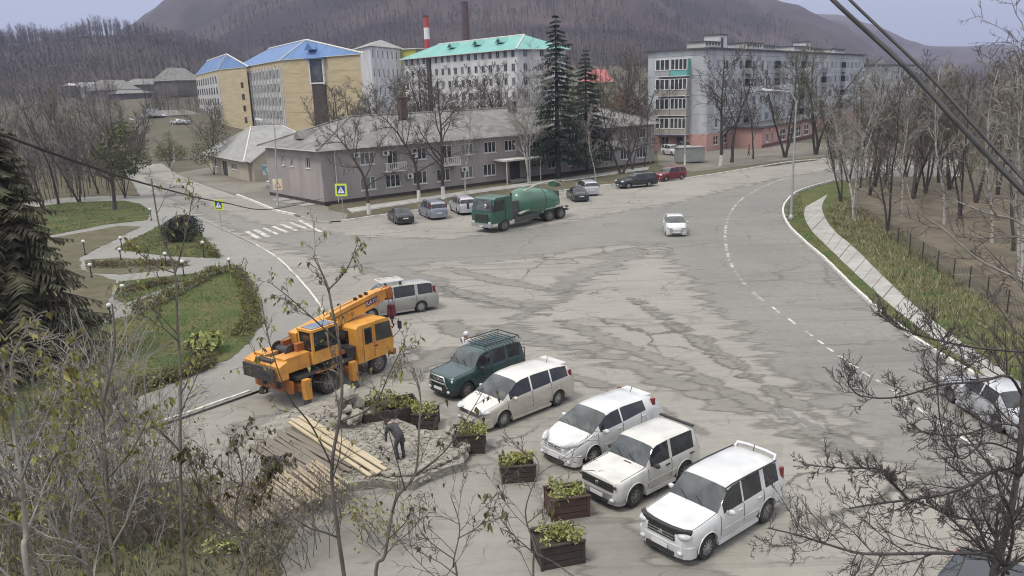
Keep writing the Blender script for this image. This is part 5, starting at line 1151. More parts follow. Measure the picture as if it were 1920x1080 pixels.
        if detail:
            for k, (a, b_) in enumerate(wins[:2]):
                t = b_ - .035; mb = MB(); mb.box((X(t), sg * (hw * 1.0 - .005), tab(belt, t) - .13), (.19, .045, .035)); mb.build('door_handle', S['paint'] if S.get('hcol', 1) else m_blk, root)
            for t in S.get('gaps', ()):
                s = sect(t); mb = MB()
                for j in range(1, 4): mb.bar((X(t), sg * (s[j][0] + .001), s[j][1]), (X(t), sg * (s[j + 1][0] + .001), s[j + 1][1]), .014, .008)
                mb.build('door_gap', m_und, root)
            mb = MB(); mb.box((X((wx[0] + wx[1]) / 2), sg * (hw * .955), S['clr'] + .03), ((wx[1] - wx[0] - 2.2 * ra) * L, .09, .1)); mb.build('sill', S.get('sillm', S['paint']), root)
        if S['rails']:
            mb = MB(); a, b_ = tr_ + .03, te_ - .04; yy = hw * S['rw'] - .03; z = H + .035; mb.tube([(X(a), sg * yy, tab(top, a) - .06), (X(a + .02), sg * yy, z), (X(b_ - .02), sg * yy, z - .01), (X(b_), sg * yy, tab(top, b_) - .06)], .022, 6); mb.build('roof_rail', m_blk, root)
    if detail:
        for sg in (1, -1):
            pts = []
            for q in range(7): t = .05 + (tc_ - .05) * q / 6; s_ = sect(t); a, b_ = s_[5], s_[6]; pts.append((X(t), sg * (a[0] * .75 + b_[0] * .25), a[1] * .75 + b_[1] * .25 + .003))
            mb = MB(); mb.tube(pts, .008, 4); mb.build('bonnet_gap', m_und, root)
            for c in wx:
                pts = [(X(c) + S['wr'] * S['arch'] * 1.03 * math.cos(a_ * math.pi / 10), sg * (hw + .004), S['wr'] + S['wr'] * S['arch'] * 1.03 * math.sin(a_ * math.pi / 10)) for a_ in range(0, 11)]
                mb = MB(); mb.tube(pts, .016, 5); mb.build('arch_lip', S.get('lip', S['paint']), root, 60)
            mb = MB(); mb.ell((X(-.004), sg * hw * .68, S['clr'] + .13), (.05, .09, .06), 10, 6); mb.build('fog_lamp', m_lamp, root, 60)
            mb = MB(); mb.box((X(.5), sg * (hw * 1.0 + .002), S['clr'] + .36), (L * .36, .02, .04)); mb.build('rubbing_strip', S.get('strip', S['paint']), root)
    # front: grille, bumper, plate;  rear: bumper, plate
    fb = MB(); w0 = hw * .74; zb0, zb1 = S['clr'] - .02, S['clr'] + .3
    prof = [(X(.07), hw * .97), (X(.03), hw * .93), (X(.004), hw * .80), (X(-.009), hw * .5), (X(-.012), 0)]
    prof = prof + [(x, -y) for x, y in reversed(prof[:-1])]
    for (xa, ya), (xb, yb) in zip(prof, prof[1:]): fb.hexa([(xa - .12, ya * .95, zb0), (xb - .12, yb * .95, zb0), (xb - .02, yb, zb0), (xa - .02, ya, zb0)], [(xa - .12, ya * .95, zb1), (xb - .12, yb * .95, zb1), (xb, yb, zb1), (xa, ya, zb1)])
    fb.build('front_bumper', S.get('bumper', S['paint']), root, 40)
    gz, gw, gh_ = S.get('grille', (zf - .02, .42, .1)); mb = MB(); mb.box((X(.0) + .004, 0, gz), (.05, gw * 2, gh_ * 2), taper=.95); gr = mb.build('grille', S.get('grm', m_blk), root)
    for k in range(2): mb = MB(); mb.box((X(0) + .03, 0, gz - gh_ * .4 + gh_ * .8 * k), (.02, gw * 1.9, .022)); mb.build('grille_bar', m_chrome if S.get('chr', 1) else m_blk, gr)
    mb = MB(); mb.ell((X(0) + .035, 0, gz + gh_ * .1), (.02, .075, .055), 10, 6); mb.build('badge', m_chrome, gr)
    mb = MB(); mb.box((X(-.012) + .004, 0, S['clr'] + .07), (.03, hw * 1.0, .1)); mb.build('air_intake', m_blk, root)
    mb = MB(); mb.box((X(-.012) + .02, 0, S['clr'] + .2), (.02, .5, .11)); mb.build('number_plate', m_plate, root)
    prof = [(X(.94), hw * .95), (X(.985), hw * .9), (X(1.008), hw * .6), (X(1.012), 0)]; prof = prof + [(x, -y) for x, y in reversed(prof[:-1])]
    rb_ = MB()
    for (xa, ya), (xb, yb) in zip(prof, prof[1:]): rb_.hexa([(xa + .1, ya * .95, zb0 + .05), (xb + .1, yb * .95, zb0 + .05), (xb, yb, zb0 + .05), (xa, ya, zb0 + .05)], [(xa + .1, ya * .95, zb1 + .06), (xb + .1, yb * .95, zb1 + .06), (xb, yb, zb1 + .06), (xa, ya, zb1 + .06)])
    rb_.build('rear_bumper', S.get('bumper', S['paint']), root, 40)
    mb = MB(); mb.box((X(1.0) - .03, 0, S.get('rpz', S['clr'] + .45)), (.02, .5, .11)); mb.build('number_plate', m_plate, root)
    for sg in (.36, -.2):
        if detail: mb = MB(); z = tab(top, tc_) ; mb.tube([(X(tc_) + .02, sg * hw, z + .02), (X(tc_ + .03), sg * hw - .32, tab(top, tc_ + .03) + .015)], .01, 4); mb.build('wiper', m_blk, root)
    return root
def pose(Fp, Rp, side, W):
    """wheel marks on the ground (front, rear) of the near side -> centre between the axles and heading"""
    a, b_ = G(*Fp), G(*Rp); d = (a - b_).normalized(); l = Vector((-d.y, d.x, 0)); mid = (a + b_) / 2 - l * ((W / 2 - .05) * side); return mid, math.atan2(d.y, d.x)
def put_car(name, label, spec, Fp, Rp, side=1, yaw=None, **kw):
    S = dict(L=4.5, W=1.75, wb=2.65, fo=.85); S.update(spec); mid, y = pose(Fp, Rp, side, S['W'])
    if yaw is not None:
        y = yaw; a = G(*Fp); d = Vector((math.cos(y), math.sin(y), 0)); l = Vector((-d.y, d.x, 0)); mid = a - d * S['wb'] / 2 - l * ((S['W'] / 2 - .05) * side)
    d = Vector((math.cos(y), math.sin(y), 0)); c = mid + d * (S['wb'] / 2 + S['fo'] - S['L'] / 2); c.z = kw.pop('z', .0)
    return car(name, label, spec, c, y, **kw)
SUV = dict(L=4.6, W=1.78, H=1.68, wb=2.62, fo=.87, wr=.345, clr=.25, rw=.8, plan=.12, paint=m_pw, top=[(0, .82), (.02, .9), (.06, .98), (.26, 1.08), (.285, 1.1), (.40, 1.58), (.45, 1.655), (.6, 1.68), (.85, 1.66), (.93, 1.61), (.955, 1.52), (.99, 1.08), (1, .9)], belt=[(0, .78), (.06, .9), (.27, 1.0), (.6, 1.04), (.9, 1.08), (1, 1.0)],
           glass=(.285, .405, .955, .985), wins=[(.335, .52), (.535, .72), (.76, .90)], headz=.83, tailz=1.15, tl=(.05, .1, .24), hl=(.2, .19, .11), gaps=(.30, .527, .735), rpz=.85, grille=(.76, .44, .1))
OFFR = dict(SUV, gaps=())
WISH = dict(L=4.59, W=1.745, H=1.6, wb=2.75, fo=.9, wr=.315, clr=.18, rw=.76, plan=.15, top=[(0, .68), (.02, .76), (.06, .84), (.17, .96), (.2, 1.0), (.365, 1.5), (.42, 1.565), (.55, 1.6), (.8, 1.57), (.92, 1.5), (.95, 1.42), (.99, 1.02), (1, .85)], belt=[(0, .66), (.06, .8), (.2, .94), (.5, 1.0), (.9, 1.06), (1, .98)],
            glass=(.2, .37, .95, .985), wins=[(.27, .50), (.515, .72), (.735, .92)], headz=.72, tailz=1.05, tl=(.05, .1, .22), hl=(.3, .19, .09), gaps=(.24, .507, .72), grille=(.62, .5, .06))
LEAF = dict(L=4.445, W=1.77, H=1.55, wb=2.7, fo=.88, wr=.32, clr=.17, rw=.74, plan=.2, top=[(0, .62), (.02, .74), (.06, .86), (.16, 1.0), (.2, 1.04), (.37, 1.46), (.43, 1.52), (.56, 1.55), (.78, 1.5), (.88, 1.44), (.91, 1.36), (.97, 1.0), (1, .85)], belt=[(0, .6), (.06, .78), (.2, .98), (.5, 1.03), (.85, 1.14), (1, .98)],
            glass=(.2, .38, .91, .96), wins=[(.28, .51), (.525, .78)], headz=.82, tailz=1.12, tl=(.06, .08, .3), hl=(.36, .1, .12), gaps=(.25, .517, .72), grille=(.66, .3, .09), grm=m_pw, chr=0)
NIVA = dict(L=3.74, W=1.66, H=1.64, wb=2.2, fo=.72, wr=.345, clr=.24, rw=.8, plan=.05, arch=1.14, top=[(0, .86), (.01, .93), (.05, .96), (.30, 1.03), (.325, 1.06), (.43, 1.54), (.47, 1.61), (.6, 1.64), (.88, 1.62), (.94, 1.55), (.99, 1.12), (1, .95)], belt=[(0, .8), (.05, .92), (.3, 1.0), (.9, 1.02), (1, .92)],
            glass=(.325, .435, .945, .98), wins=[(.375, .6), (.63, .90)], headz=.74, tailz=.85, tl=(.03, .1, .1), hl=(.06, .1, .1), gaps=(.34, .615), grille=(.75, .62, .11), bumper=m_metal, mr=m_rimd, style=8, paint=m_pw2, hcol=0, mirror=m_blk, chr=0)
ESC = dict(L=4.05, W=1.66, H=1.68, wb=2.48, fo=.75, wr=.34, clr=.26, rw=.82, plan=.06, top=[(0, .84), (.015, .95), (.05, 1.0), (.27, 1.07), (.29, 1.1), (.385, 1.58), (.43, 1.65), (.55, 1.68), (.88, 1.67), (.95, 1.6), (.985, 1.14), (1, .95)], belt=[(0, .8), (.05, .95), (.27, 1.03), (.9, 1.05), (1, .95)],
           glass=(.29, .39, .955, .98), wins=[(.335, .51), (.53, .72), (.75, .92)], headz=.82, tailz=.85, tl=(.03, .1, .12), hl=(.07, .14, .09), gaps=(.31, .52, .735), grille=(.82, .36, .07), paint=m_dgr, mr=m_rimd, style=5, bumper=m_blk, mirror=m_blk)
VAN = dict(L=4.84, W=1.8, H=1.68, wb=2.83, fo=.95, wr=.32, clr=.19, rw=.8, plan=.14, top=[(0, .68), (.02, .8), (.07, .9), (.2, 1.02), (.22, 1.05), (.36, 1.55), (.41, 1.64), (.55, 1.68), (.88, 1.65), (.94, 1.57), (.96, 1.46), (.99, 1.04), (1, .86)], belt=[(0, .64), (.07, .84), (.22, .97), (.9, 1.02), (1, .95)],
           glass=(.22, .365, .955, .985), wins=[(.29, .46), (.475, .72), (.735, .93)], headz=.74, tailz=1.1, tl=(.05, .09, .3), hl=(.25, .19, .09), gaps=(.27, .468, .73), grille=(.66, .4, .07), paint=m_silv, mr=m_rim, style=6)
AQUA = dict(L=4.0, W=1.695, H=1.445, wb=2.55, fo=.82, wr=.3, clr=.15, rw=.76, plan=.2, top=[(0, .6), (.02, .72), (.06, .82), (.17, .95), (.2, .98), (.4, 1.38), (.46, 1.43), (.56, 1.445), (.8, 1.39), (.92, 1.32), (.95, 1.22), (.99, .98), (1, .82)], belt=[(0, .58), (.06, .76), (.2, .9), (.9, 1.0), (1, .92)],
            glass=(.2, .405, .95, .985), wins=[(.28, .52), (.535, .78)], headz=.7, tailz=.9, hl=(.3, .17, .09), gaps=(), grille=(.42, .5, .07))
SEDAN = dict(L=4.6, W=1.72, H=1.38, wb=2.65, fo=.9, wr=.3, clr=.15, rw=.74, plan=.12, top=[(0, .62), (.03, .72), (.1, .8), (.27, .9), (.29, .93), (.42, 1.3), (.48, 1.37), (.56, 1.38), (.68, 1.34), (.82, .98), (.85, .96), (.96, .92), (1, .75)], belt=[(0, .6), (.1, .76), (.3, .88), (.8, .92), (1, .8)],
             glass=(.29, .43, .69, .82), wins=[(.34, .52), (.535, .70)], headz=.66, tailz=.78, tl=(.04, .22, .09), hl=(.15, .2, .08), gaps=(), paint=m_bk, grille=(.62, .3, .06))
CRV = put_car('off_road_car', 'white compact off-roader with black bonnet guard parked last in the row', dict(SUV, L=4.38, fo=.78, side_g=m_cg, sillm=m_pw), (1323, 1049), (1437, 978))
yw = CRV.rotation_euler[2]
# bonnet guard, roof spoiler, drip strips of the white off-roader
mb = MB(); prof = [(2.0, .80, .98), (2.13, .62, .99), (2.19, .3, .99), (2.2, 0, .99)]; prof = prof + [(a, -b_, c) for a, b_, c in reversed(prof[:-1])]
for (xa, ya, za), (xb, yb, zb_) in zip(prof, prof[1:]): mb.hexa([(xa - .08, ya * .97, za - .08), (xb - .08, yb * .97, zb_ - .08), (xb + .03, yb, zb_ - .12), (xa + .03, ya, za - .12)], [(xa - .08, ya * .97, za + .01), (xb - .08, yb * .97, zb_ + .01), (xb + .05, yb, zb_ + .01), (xa + .05, ya, za + .01)])
mb.build('bonnet_guard', m_blk, CRV, 40)
mb = MB(); mb.tube([(-1.8, .64, 1.58), (-1.92, .62, 1.67), (-1.96, .3, 1.69), (-1.96, -.3, 1.69), (-1.92, -.62, 1.67), (-1.8, -.64, 1.58)], [.05, .07, .06, .06, .07, .05], 6); mb.build('roof_spoiler', m_pw, CRV, 60)
for sg in (1, -1): mb = MB(); mb.tube([(.5, sg * .70, 1.585), (.2, sg * .705, 1.625), (-.6, sg * .71, 1.63), (-1.8, sg * .70, 1.6)], .02, 5); mb.build('drip_strip', m_blk, CRV)
mb = MB(); mb.tube([(-1.75, 0, 1.66), (-1.82, 0, 1.84)], .012, 5); mb.build('aerial', m_blk, CRV)
NV = put_car('off_road_car', 'boxy old white three-door off-roader with rusty flecks on its roof', NIVA, (1188, 951), (1284, 902))
mb = MB(); mb.box((.62, .12, 1.02), (.3, .3, .04), taper=.9); mb.build('bonnet_scoop', m_blk, NV)
mb = MB(); mb.box((-1.62, 0, 1.62), (.1, 1.3, .05)); mb.build('roof_spoiler', m_blk, NV)
for sg in (1, -1): mb = MB(); mb.box((1.88, sg * .62, .80), (.06, .2, .05)); mb.build('indicator', m_blk, NV)
nyaw = NV.rotation_euler[2]
LF = put_car('hatchback', 'rounded white electric hatchback between the champagne estate and old off-roader', LEAF, (1112, 871), (1218, 815), yaw=nyaw + .02)
mb = MB(); mb.box((-1.72, 0, 1.44), (.3, 1.1, .03)); mb.build('roof_spoiler', m_pw, LF); mb = MB(); mb.tube([(-1.4, 0, 1.5), (-1.5, 0, 1.68)], .012, 5); mb.build('aerial', m_blk, LF)
WS = put_car('estate_car', 'champagne seven-seat estate beside the green off-roader', dict(WISH, paint=m_champ_shade, roofp=m_champ_lit), (942, 802), (1049, 759.5))  # one body colour: upward faces in the lit tone, sides in the shaded one
mb = MB(); mb.box((-1.94, 0, 1.5), (.3, 1.2, .03)); mb.build('roof_spoiler', m_champ_lit, WS); mb = MB(); mb.tube([(-1.5, .1, 1.56), (-1.55, .1, 1.76)], .012, 5); mb.build('aerial', m_blk, WS)
ES = put_car('off_road_car', 'dark green off-roader with slatted roof rack and bull bar', dict(ESC, roofp=None), (876, 746), (965, 700), yaw=WS.rotation_euler[2] + .03)
rk = MB()
for k in range(9): y = 0; mb = MB(); x = -.05 - .19 * k; mb.bar((x, -.62, 1.76), (x, .62, 1.76), .05, .03); mb.build('rack_slat', m_dgr, ES)
for sg in (1, -1): mb = MB(); mb.tube([(.12, sg * .64, 1.72), (.1, sg * .64, 1.84), (-1.75, sg * .64, 1.84), (-1.78, sg * .64, 1.72)], .022, 6); mb.build('rack_rail', m_blk, ES)
for z in (1.84,): mb = MB(); mb.tube([(-1.76, -.64, z), (-1.76, .64, z)], .022, 6); mb.build('rack_rail', m_blk, ES)
mb = MB(); mb.tube([(2.0, -.5, .5), (2.12, -.5, .72), (2.12, -.42, .98), (2.12, .42, .98), (2.12, .5, .72), (2.0, .5, .5)], .032, 8); mb.tube([(2.12, -.5, .72), (2.12, .5, .72)], .028, 8); mb.build('bull_bar', m_chrome, ES, 60)
mb = MB()
for k in range(5): mb.tube([(-2.1, -.5 + .25 * k, .75), (-2.22, -.5 + .25 * k, .8), (-2.22, -.5 + .25 * k, 1.15)], .02, 5)
mb.tube([(-2.22, -.55, 1.15), (-2.22, .55, 1.15)], .02, 5); mb.tube([(-2.22, -.55, .8), (-2.22, .55, .8)], .02, 5); mb.build('rear_ladder', m_blk, ES)
VN = put_car('people_carrier', 'silver people carrier with white roof basket beside the crane boom', VAN, (703, 599), (785, 586))
mb = MB(); mb.tube([(.75, -.5, 1.86), (.75, .5, 1.86), (-.55, .5, 1.86), (-.55, -.5, 1.86), (.75, -.5, 1.86)], .03, 6); rk_ = mb.build('roof_basket', m_trimw, VN)
for k in range(5): mb = MB(); mb.bar((.72, -.38 + .19 * k, 1.83), (-.52, -.38 + .19 * k, 1.83), .09, .02); mb.build('slat', m_trimw, rk_)
for x in (.5, -.35):
    for sg in (1, -1): mb = MB(); mb.box((x, sg * .55, 1.73), (.12, .08, .2)); mb.build('foot', m_blk, rk_)
p = G(1268, 438); car('small_hatchback', 'white small hatchback driving towards the camera across the junction', AQUA, (p.x, p.y + .6, .004), R(-90) - .13)
put_car('sedan', 'low black sedan parked nearest the crossing sign', dict(SEDAN, wb=2.6), (723, 408), (748, 425))
put_car('people_carrier', 'blue-silver people carrier with tall red tail lamps next to the black sedan', dict(VAN, paint=m_sblu, H=1.66, tl=(.05, .08, .42), rails=True), (779, 399), (813, 416))
put_car('off_road_car', 'silver off-roader parked between blue-silver carrier and the green truck', dict(SUV, paint=m_lsil, rails=True), (838, 391), (867, 407))
put_car('sedan', 'dark car mostly hidden behind the green truck', dict(SEDAN, paint=m_dg2), (1058, 367), (1080, 382))
put_car('estate_car', 'light silver estate car beyond the tail of the green truck', dict(WISH, paint=m_lsil), (1076, 358), (1099, 370))
put_car('off_road_car', 'large near-black off-roader parked along the far kerb', dict(SUV, L=4.9, W=1.88, wb=2.8, paint=m_dg2, rails=True, sillm=m_metal), (1176, 354), (1220, 350))
put_car('off_road_car', 'wine red off-roader nose to tail with the near-black one', dict(SUV, L=4.4, paint=m_red), (1243, 341), (1284, 336))
put_car('off_road_car', 'big white off-roader beside the grey metal box', dict(SUV, L=4.9, W=1.9, wb=2.8, H=1.68), (1266, 294), (1238, 290), side=-1, z=.1)
put_car('off_road_car', 'white car peeping out behind the big white off-roader', dict(SUV, L=4.6), (1288, 287), (1261, 283), side=-1, z=.1)
put_car('delivery_van', 'white van poking out from behind the office gable', dict(VAN, paint=m_pw, H=1.68), (520, 352), (556, 349), z=.06)
put_car('sedan', 'silver-blue saloon driving away behind the near branches at the bend', dict(SEDAN, paint=m_lsil, L=4.7), (1778, 752), (1872, 812))
dk = G(1800, 1235); car('estate_car', 'dark car roof at the bottom edge under the drooping branches', dict(WISH, paint=m_dg2), dk, yw + .1)
for (x, y, lb, sp_) in [(334, 257, 'small white car on the grass up the street', dict(AQUA)), (347, 257, 'grey car next to the small white one up the street', dict(SEDAN, paint=m_lsil))]:
    d_ = 240; p = D(x, y, d_); p.z = gh(p.x, p.y) + .05; car('parked_car', lb, sp_, p, 2.6, detail=0)
p = D(293, 248, 255); p.z = gh(p.x, p.y); t = thing('box_van', 'white box van parked before the low shed up the street', 'van', p, .5); mb = MB(); mb.box((-.6, 0, 1.75), (3.4, 2, 2.1)); mb.build('cargo_box', m_pw, t); mb = MB(); mb.prism([(1.1, .5), (2.6, .5), (2.6, 1.2), (2.0, 2.0), (1.1, 2.0)], -.95, .95, 'Y'); mb.build('cab', m_pw, t)
mb = MB(); mb.box((2.33, 0, 1.62), (.08, 1.7, .6), rot=Matrix.Rotation(-.64, 3, 'Y')); mb.build('windscreen', m_cgl, t)
for x in (-1.5, 1.8):
    for sg in (1, -1): add_wheel(t, x, sg * .85, .36, .22, sg, m_rimd, 6)
# ================================================================== green mixer truck
m_tg = paint('truck_green', (.022, .095, .06), (.028, .075, .05), rough=.45); m_tgl = paint('drum_green', (.035, .14, .082), (.06, .11, .075), rough=.45); m_fr = mat('chassis_grey', (.06, .065, .065), (.09, .085, .075), scale=3, rough=.8); m_chute = mat('dusty_chute', (.42, .43, .38), (.3, .31, .27), scale=3, rough=.7)
mid, ty = pose((948, 433), (1043, 412), 1, 2.45); tk = thing('mixer_truck', 'green concrete mixer truck with a rotating drum standing on the junction', 'truck', mid, ty); _l = (G(948, 433) - G(1043, 412)).length / 5.4; tk.scale = (_l, 1.0, 1.04)
# local x forward, axles at +2.75 (front), -1.95 / -3.25 rear
for x, dual in ((2.75, 0), (-2.0, 1), (-3.3, 1)):
    for sg in (1, -1):
        add_wheel(tk, x, sg * 1.07, .5, .28, sg, m_rimd, 8)
        if dual: add_wheel(tk, x, sg * .74, .5, .26, sg, m_rimd, 8)
for sg in (1, -1): mb = MB(); mb.box((-.6, sg * .42, .85), (7.2, .1, .3)); mb.build('chassis_rail', m_fr, tk)
mb = MB()
mb.prism([(2.0, .75), (3.95, .75), (4.02, 1.35), (3.98, 1.75), (3.72, 2.72), (3.5, 2.82), (2.15, 2.82), (2.0, 2.7)], -1.2, 1.2, 'Y'); cab = mb.build('cab', m_tg, tk)
mb = MB(); mb.hexa([(3.99, -1.08, 1.8), (3.99, 1.08, 1.8), (3.75, 1.05, 2.66), (3.75, -1.05, 2.66)], [(4.02, -1.08, 1.81), (4.02, 1.08, 1.81), (3.78, 1.05, 2.67), (3.78, -1.05, 2.67)]); mb.build('windscreen', m_cgl, cab)
for sg in (1, -1):
    mb = MB(); y = sg * 1.205; mb.hexa([(2.75, y, 1.78), (3.85, y, 1.7), (3.85, y + sg * .01, 1.7), (2.75, y + sg * .01, 1.78)], [(2.75, y, 2.6), (3.65, y, 2.6), (3.65, y + sg * .01, 2.6), (2.75, y + sg * .01, 2.6)]); mb.build('side_window', m_cg, cab)
    mb = MB(); mb.bar((2.68, y, .8), (2.68, y, 2.65), .03, .02); mb.build('door_gap', m_und, cab)
    mb = MB(); mb.tube([(3.9, sg * 1.2, 2.4), (4.15, sg * 1.4, 2.35), (4.15, sg * 1.4, 1.9)], .02, 5); mb.box((4.14, sg * 1.42, 2.1), (.08, .2, .45)); mb.build('wing_mirror', m_blk, cab)
    mb = MB(); mb.box((4.03, sg * .95, .85), (.06, .3, .18)); mb.build('headlight', m_lamp, cab)
    mb = MB(); mb.box((2.75, sg * 1.08, 1.12), (1.25, .36, .08)); mb.build('front_wing', m_tg, tk)
    mb = MB(); mb.tube([(-1.25, sg * 1.08, .85), (-1.45, sg * 1.08, 1.15), (-2.0, sg * 1.08, 1.22), (-3.3, sg * 1.08, 1.22), (-3.85, sg * 1.08, 1.1), (-4.0, sg * 1.08, .85)], .06, 6); mb.hexa([(-1.45, sg * .9, 1.13), (-3.85, sg * .9, 1.13), (-3.85, sg * 1.25, 1.1), (-1.45, sg * 1.25, 1.1)], [(-1.45, sg * .9, 1.2), (-3.85, sg * .9, 1.2), (-3.85, sg * 1.25, 1.18), (-1.45, sg * 1.25, 1.18)]); mb.build('mudguard', m_chute, tk)
    mb = MB(); mb.box((.4, sg * 1.05, .72), (2.5, .06, .5)); mb.build('side_guard', m_fr, tk)
mb = MB(); mb.box((4.02, 0, .62), (.16, 2.3, .3)); mb.build('bumper', m_metal, tk); mb = MB(); mb.box((4.03, 0, 1.25), (.05, 1.5, .5)); mb.build('grille', m_blk, cab)
mb = MB(); mb.box((4.1, 0, .58), (.03, .5, .12)); mb.build('number_plate', m_plate, tk)
mb = MB(); mb.ell((4.06, .55, 2.22), (.05, .16, .16), 12, 8); mb.build('round_mirror', m_chrome, cab, 60)
mb = MB(); mb.box((1.35, 0, 1.5), (.7, 1.7, 1.5)); mb.build('water_tank', m_fr, tk); mb = MB(); mb.tube([(1.75, .8, 1.2), (1.75, .8, 3.0)], .08, 8); mb.build('exhaust_pipe', m_dkmetal, tk)
# drum: tilted lathe
dr = MB(); dr.lathe([(.001, 0), (.6, .04), (.92, .3), (1.12, .85), (1.17, 1.5), (1.17, 2.6), (1.1, 3.4), (.95, 4.0), (.72, 4.4), (.46, 4.6), (.3, 4.6), (.001, 4.4)], 28, 'X'); dm = dr.build('drum', m_tgl, tk, 40); dm.scale = (1.06, 1.12, 1.12); dm.location = (1.1, 0, 2.0); dm.rotation_euler = (0, R(8), math.pi)
for h in (1.0, 2.5): mb = MB(); mb.lathe([(1.10 if h < 2 else 1.17, h - .03), (1.13 if h < 2 else 1.2, h - .03), (1.13 if h < 2 else 1.2, h + .03), (1.10 if h < 2 else 1.17, h + .03)], 28, 'X', closed=True); mb.build('drum_ring', m_tg, dm)
mb = MB(); mb.box((-3.4, 0, 1.7), (.14, 1.5, 1.5)); mb.build('drum_stand', m_fr, tk)
mb = MB(); mb.prism([(-.5, 0), (.5, 0), (.75, .7), (-.75, .7)], -.35, .35, 'X'); hp = mb.build('hopper', m_tg, tk); hp.location = (-3.75, 0, 2.75); hp.scale = (.8, .8, .7)
mb = MB(); mb.tube([(.6, .95, 2.95), (-.8, 1.0, 3.35), (-2.6, .95, 3.45), (-3.6, .8, 3.1), (-4.05, .7, 2.4), (-3.8, .8, 1.9)], .07, 8); mb.build('wash_hose', m_chute, tk)
mb = MB(); mb.hexa([(-3.95, .1, 2.0), (-3.95, .45, 2.0), (1.2, 1.3, 1.12), (1.2, 1.0, 1.12)], [(-3.95, .05, 2.12), (-3.95, .5, 2.12), (1.2, 1.35, 1.24), (1.2, .95, 1.24)]); mb.build('chute', m_chute, tk)
for sg in (1, -1): mb = MB(); mb.box((-4.2, sg * .9, .95), (.06, .35, .14)); mb.build('tail_light', m_tail, tk)
mb = MB(); mb.box((-4.15, 0, .7), (.1, 2.2, .14)); mb.build('rear_bar', m_fr, tk)

# ================================================================== orange crane truck
m_or = mat('crane_orange', (.62, .31, .06), (.46, .2, .05), scale=1.7, detail=9, rough=.5, spec=.4, lo=.4, hi=.7); m_or2 = mat('rusty_orange', (.42, .15, .04), (.25, .09, .04), scale=2.5, rough=.7); m_sky = mat('tinted_roof_glass', (.09, .13, .18), (.16, .2, .25), scale=.8, rough=.1, spec=.8)
a, b_ = G(730, 692), G(555, 764); d = (a - b_).normalized(); cy_ = math.atan2(d.y, d.x); l = Vector((-d.y, d.x, 0)); cpos = (a + b_) / 2 + l * 1.08
ck = thing('crane_truck', 'old orange telescopic crane truck working by the rubble heap', 'crane', cpos, cy_)
CL = (a - b_).length                      # about 6.4 m between the marks
hx = CL / 2
for x in (hx - .55, -hx + 1.75, ):
    for sg in (1, -1):
        add_wheel(ck, x, sg * .95, .48, .28, sg, m_rimd, 8)
        if x < 0: add_wheel(ck, x, sg * .64, .48, .26, sg, m_rimd, 8)
for sg in (1, -1): mb = MB(); mb.box((-.1, sg * .42, .9), (CL + .4, .14, .3)); mb.build('chassis_rail', m_fr, ck)
mb = MB(); mb.box((-.9, 0, 1.1), (CL - 2.2, 2.1, .12)); mb.build('deck', m_fr, ck)
# carrier cab (crew cab) at the front
mb = MB(); x0, x1 = hx - 1.75, hx + .32
mb.prism([(x0, .75), (x1 - .02, .75), (x1 + .05, 1.2), (x1 + .04, 1.5), (x1 - .12, 2.22), (x1 - .3, 2.38), (x0 + .12, 2.38), (x0, 2.28)], -1.1, 1.1, 'Y'); cb = mb.build('carrier_cab', m_or, ck)
for sg in (1, -1):
    y = sg * 1.103
    for q, nm in (([(x1 - 1.0, 1.5), (x1 - .02, 1.45), (x1 - .16, 2.2), (x1 - 1.0, 2.24)], 'side_window'), ([(x1 - 1.62, 1.5), (x1 - 1.2, 1.5), (x1 - 1.2, 2.2), (x1 - 1.62, 2.2)], 'side_window')):
        mb = MB(); mb.prism(q, min(y, y + sg * .012), max(y, y + sg * .012), 'Y'); mb.build(nm, m_cg, cb)
    for xx in (x1 - 1.1, x1 - 1.72): mb = MB(); mb.bar((xx, sg * 1.105, .85), (xx, sg * 1.105, 2.28), .025, .02); mb.build('door_gap', m_or2, cb)
    mb = MB(); mb.box((x1 - 1.0, sg * 1.115, 1.3), (.16, .03, .05)); mb.build('door_handle', m_blk, cb)
    mb = MB(); mb.tube([(x1 - .05, sg * 1.1, 2.2), (x1 + .2, sg * 1.32, 2.25), (x1 + .22, sg * 1.34, 1.7), (x1, sg * 1.12, 1.4)], .018, 5); mb.box((x1 + .22, sg * 1.36, 1.95), (.08, .18, .34)); mb.build('wing_mirror', m_blk, cb)
    mb = MB(); mb.box((x1 + .03, sg * .8, 1.0), (.06, .26, .2)); mb.build('headlight', m_lamp, cb)
mb = MB(); mb.hexa([(x1 + .04, -1.0, 1.52), (x1 + .04, 1.0, 1.52), (x1 - .11, .96, 2.2), (x1 - .11, -.96, 2.2)], [(x1 + .06, -1.0, 1.53), (x1 + .06, 1.0, 1.53), (x1 - .09, .96, 2.21), (x1 - .09, -.96, 2.21)]); mb.build('windscreen', m_cgl, cb)
mb = MB(); mb.prism([(x0 + .1, 1.45), (x0 + .1, 1.45)] if False else [(-.6, 1.5), (.1, 1.5), (.1, 2.15), (-.6, 2.15)], x0 - .015, x0 - .003, 'X'); mb.build('rear_window', m_cg, cb)
mb = MB(); mb.box((x1 + .06, 0, .72), (.18, 2.2, .26)); mb.build('bumper', m_or2, ck)
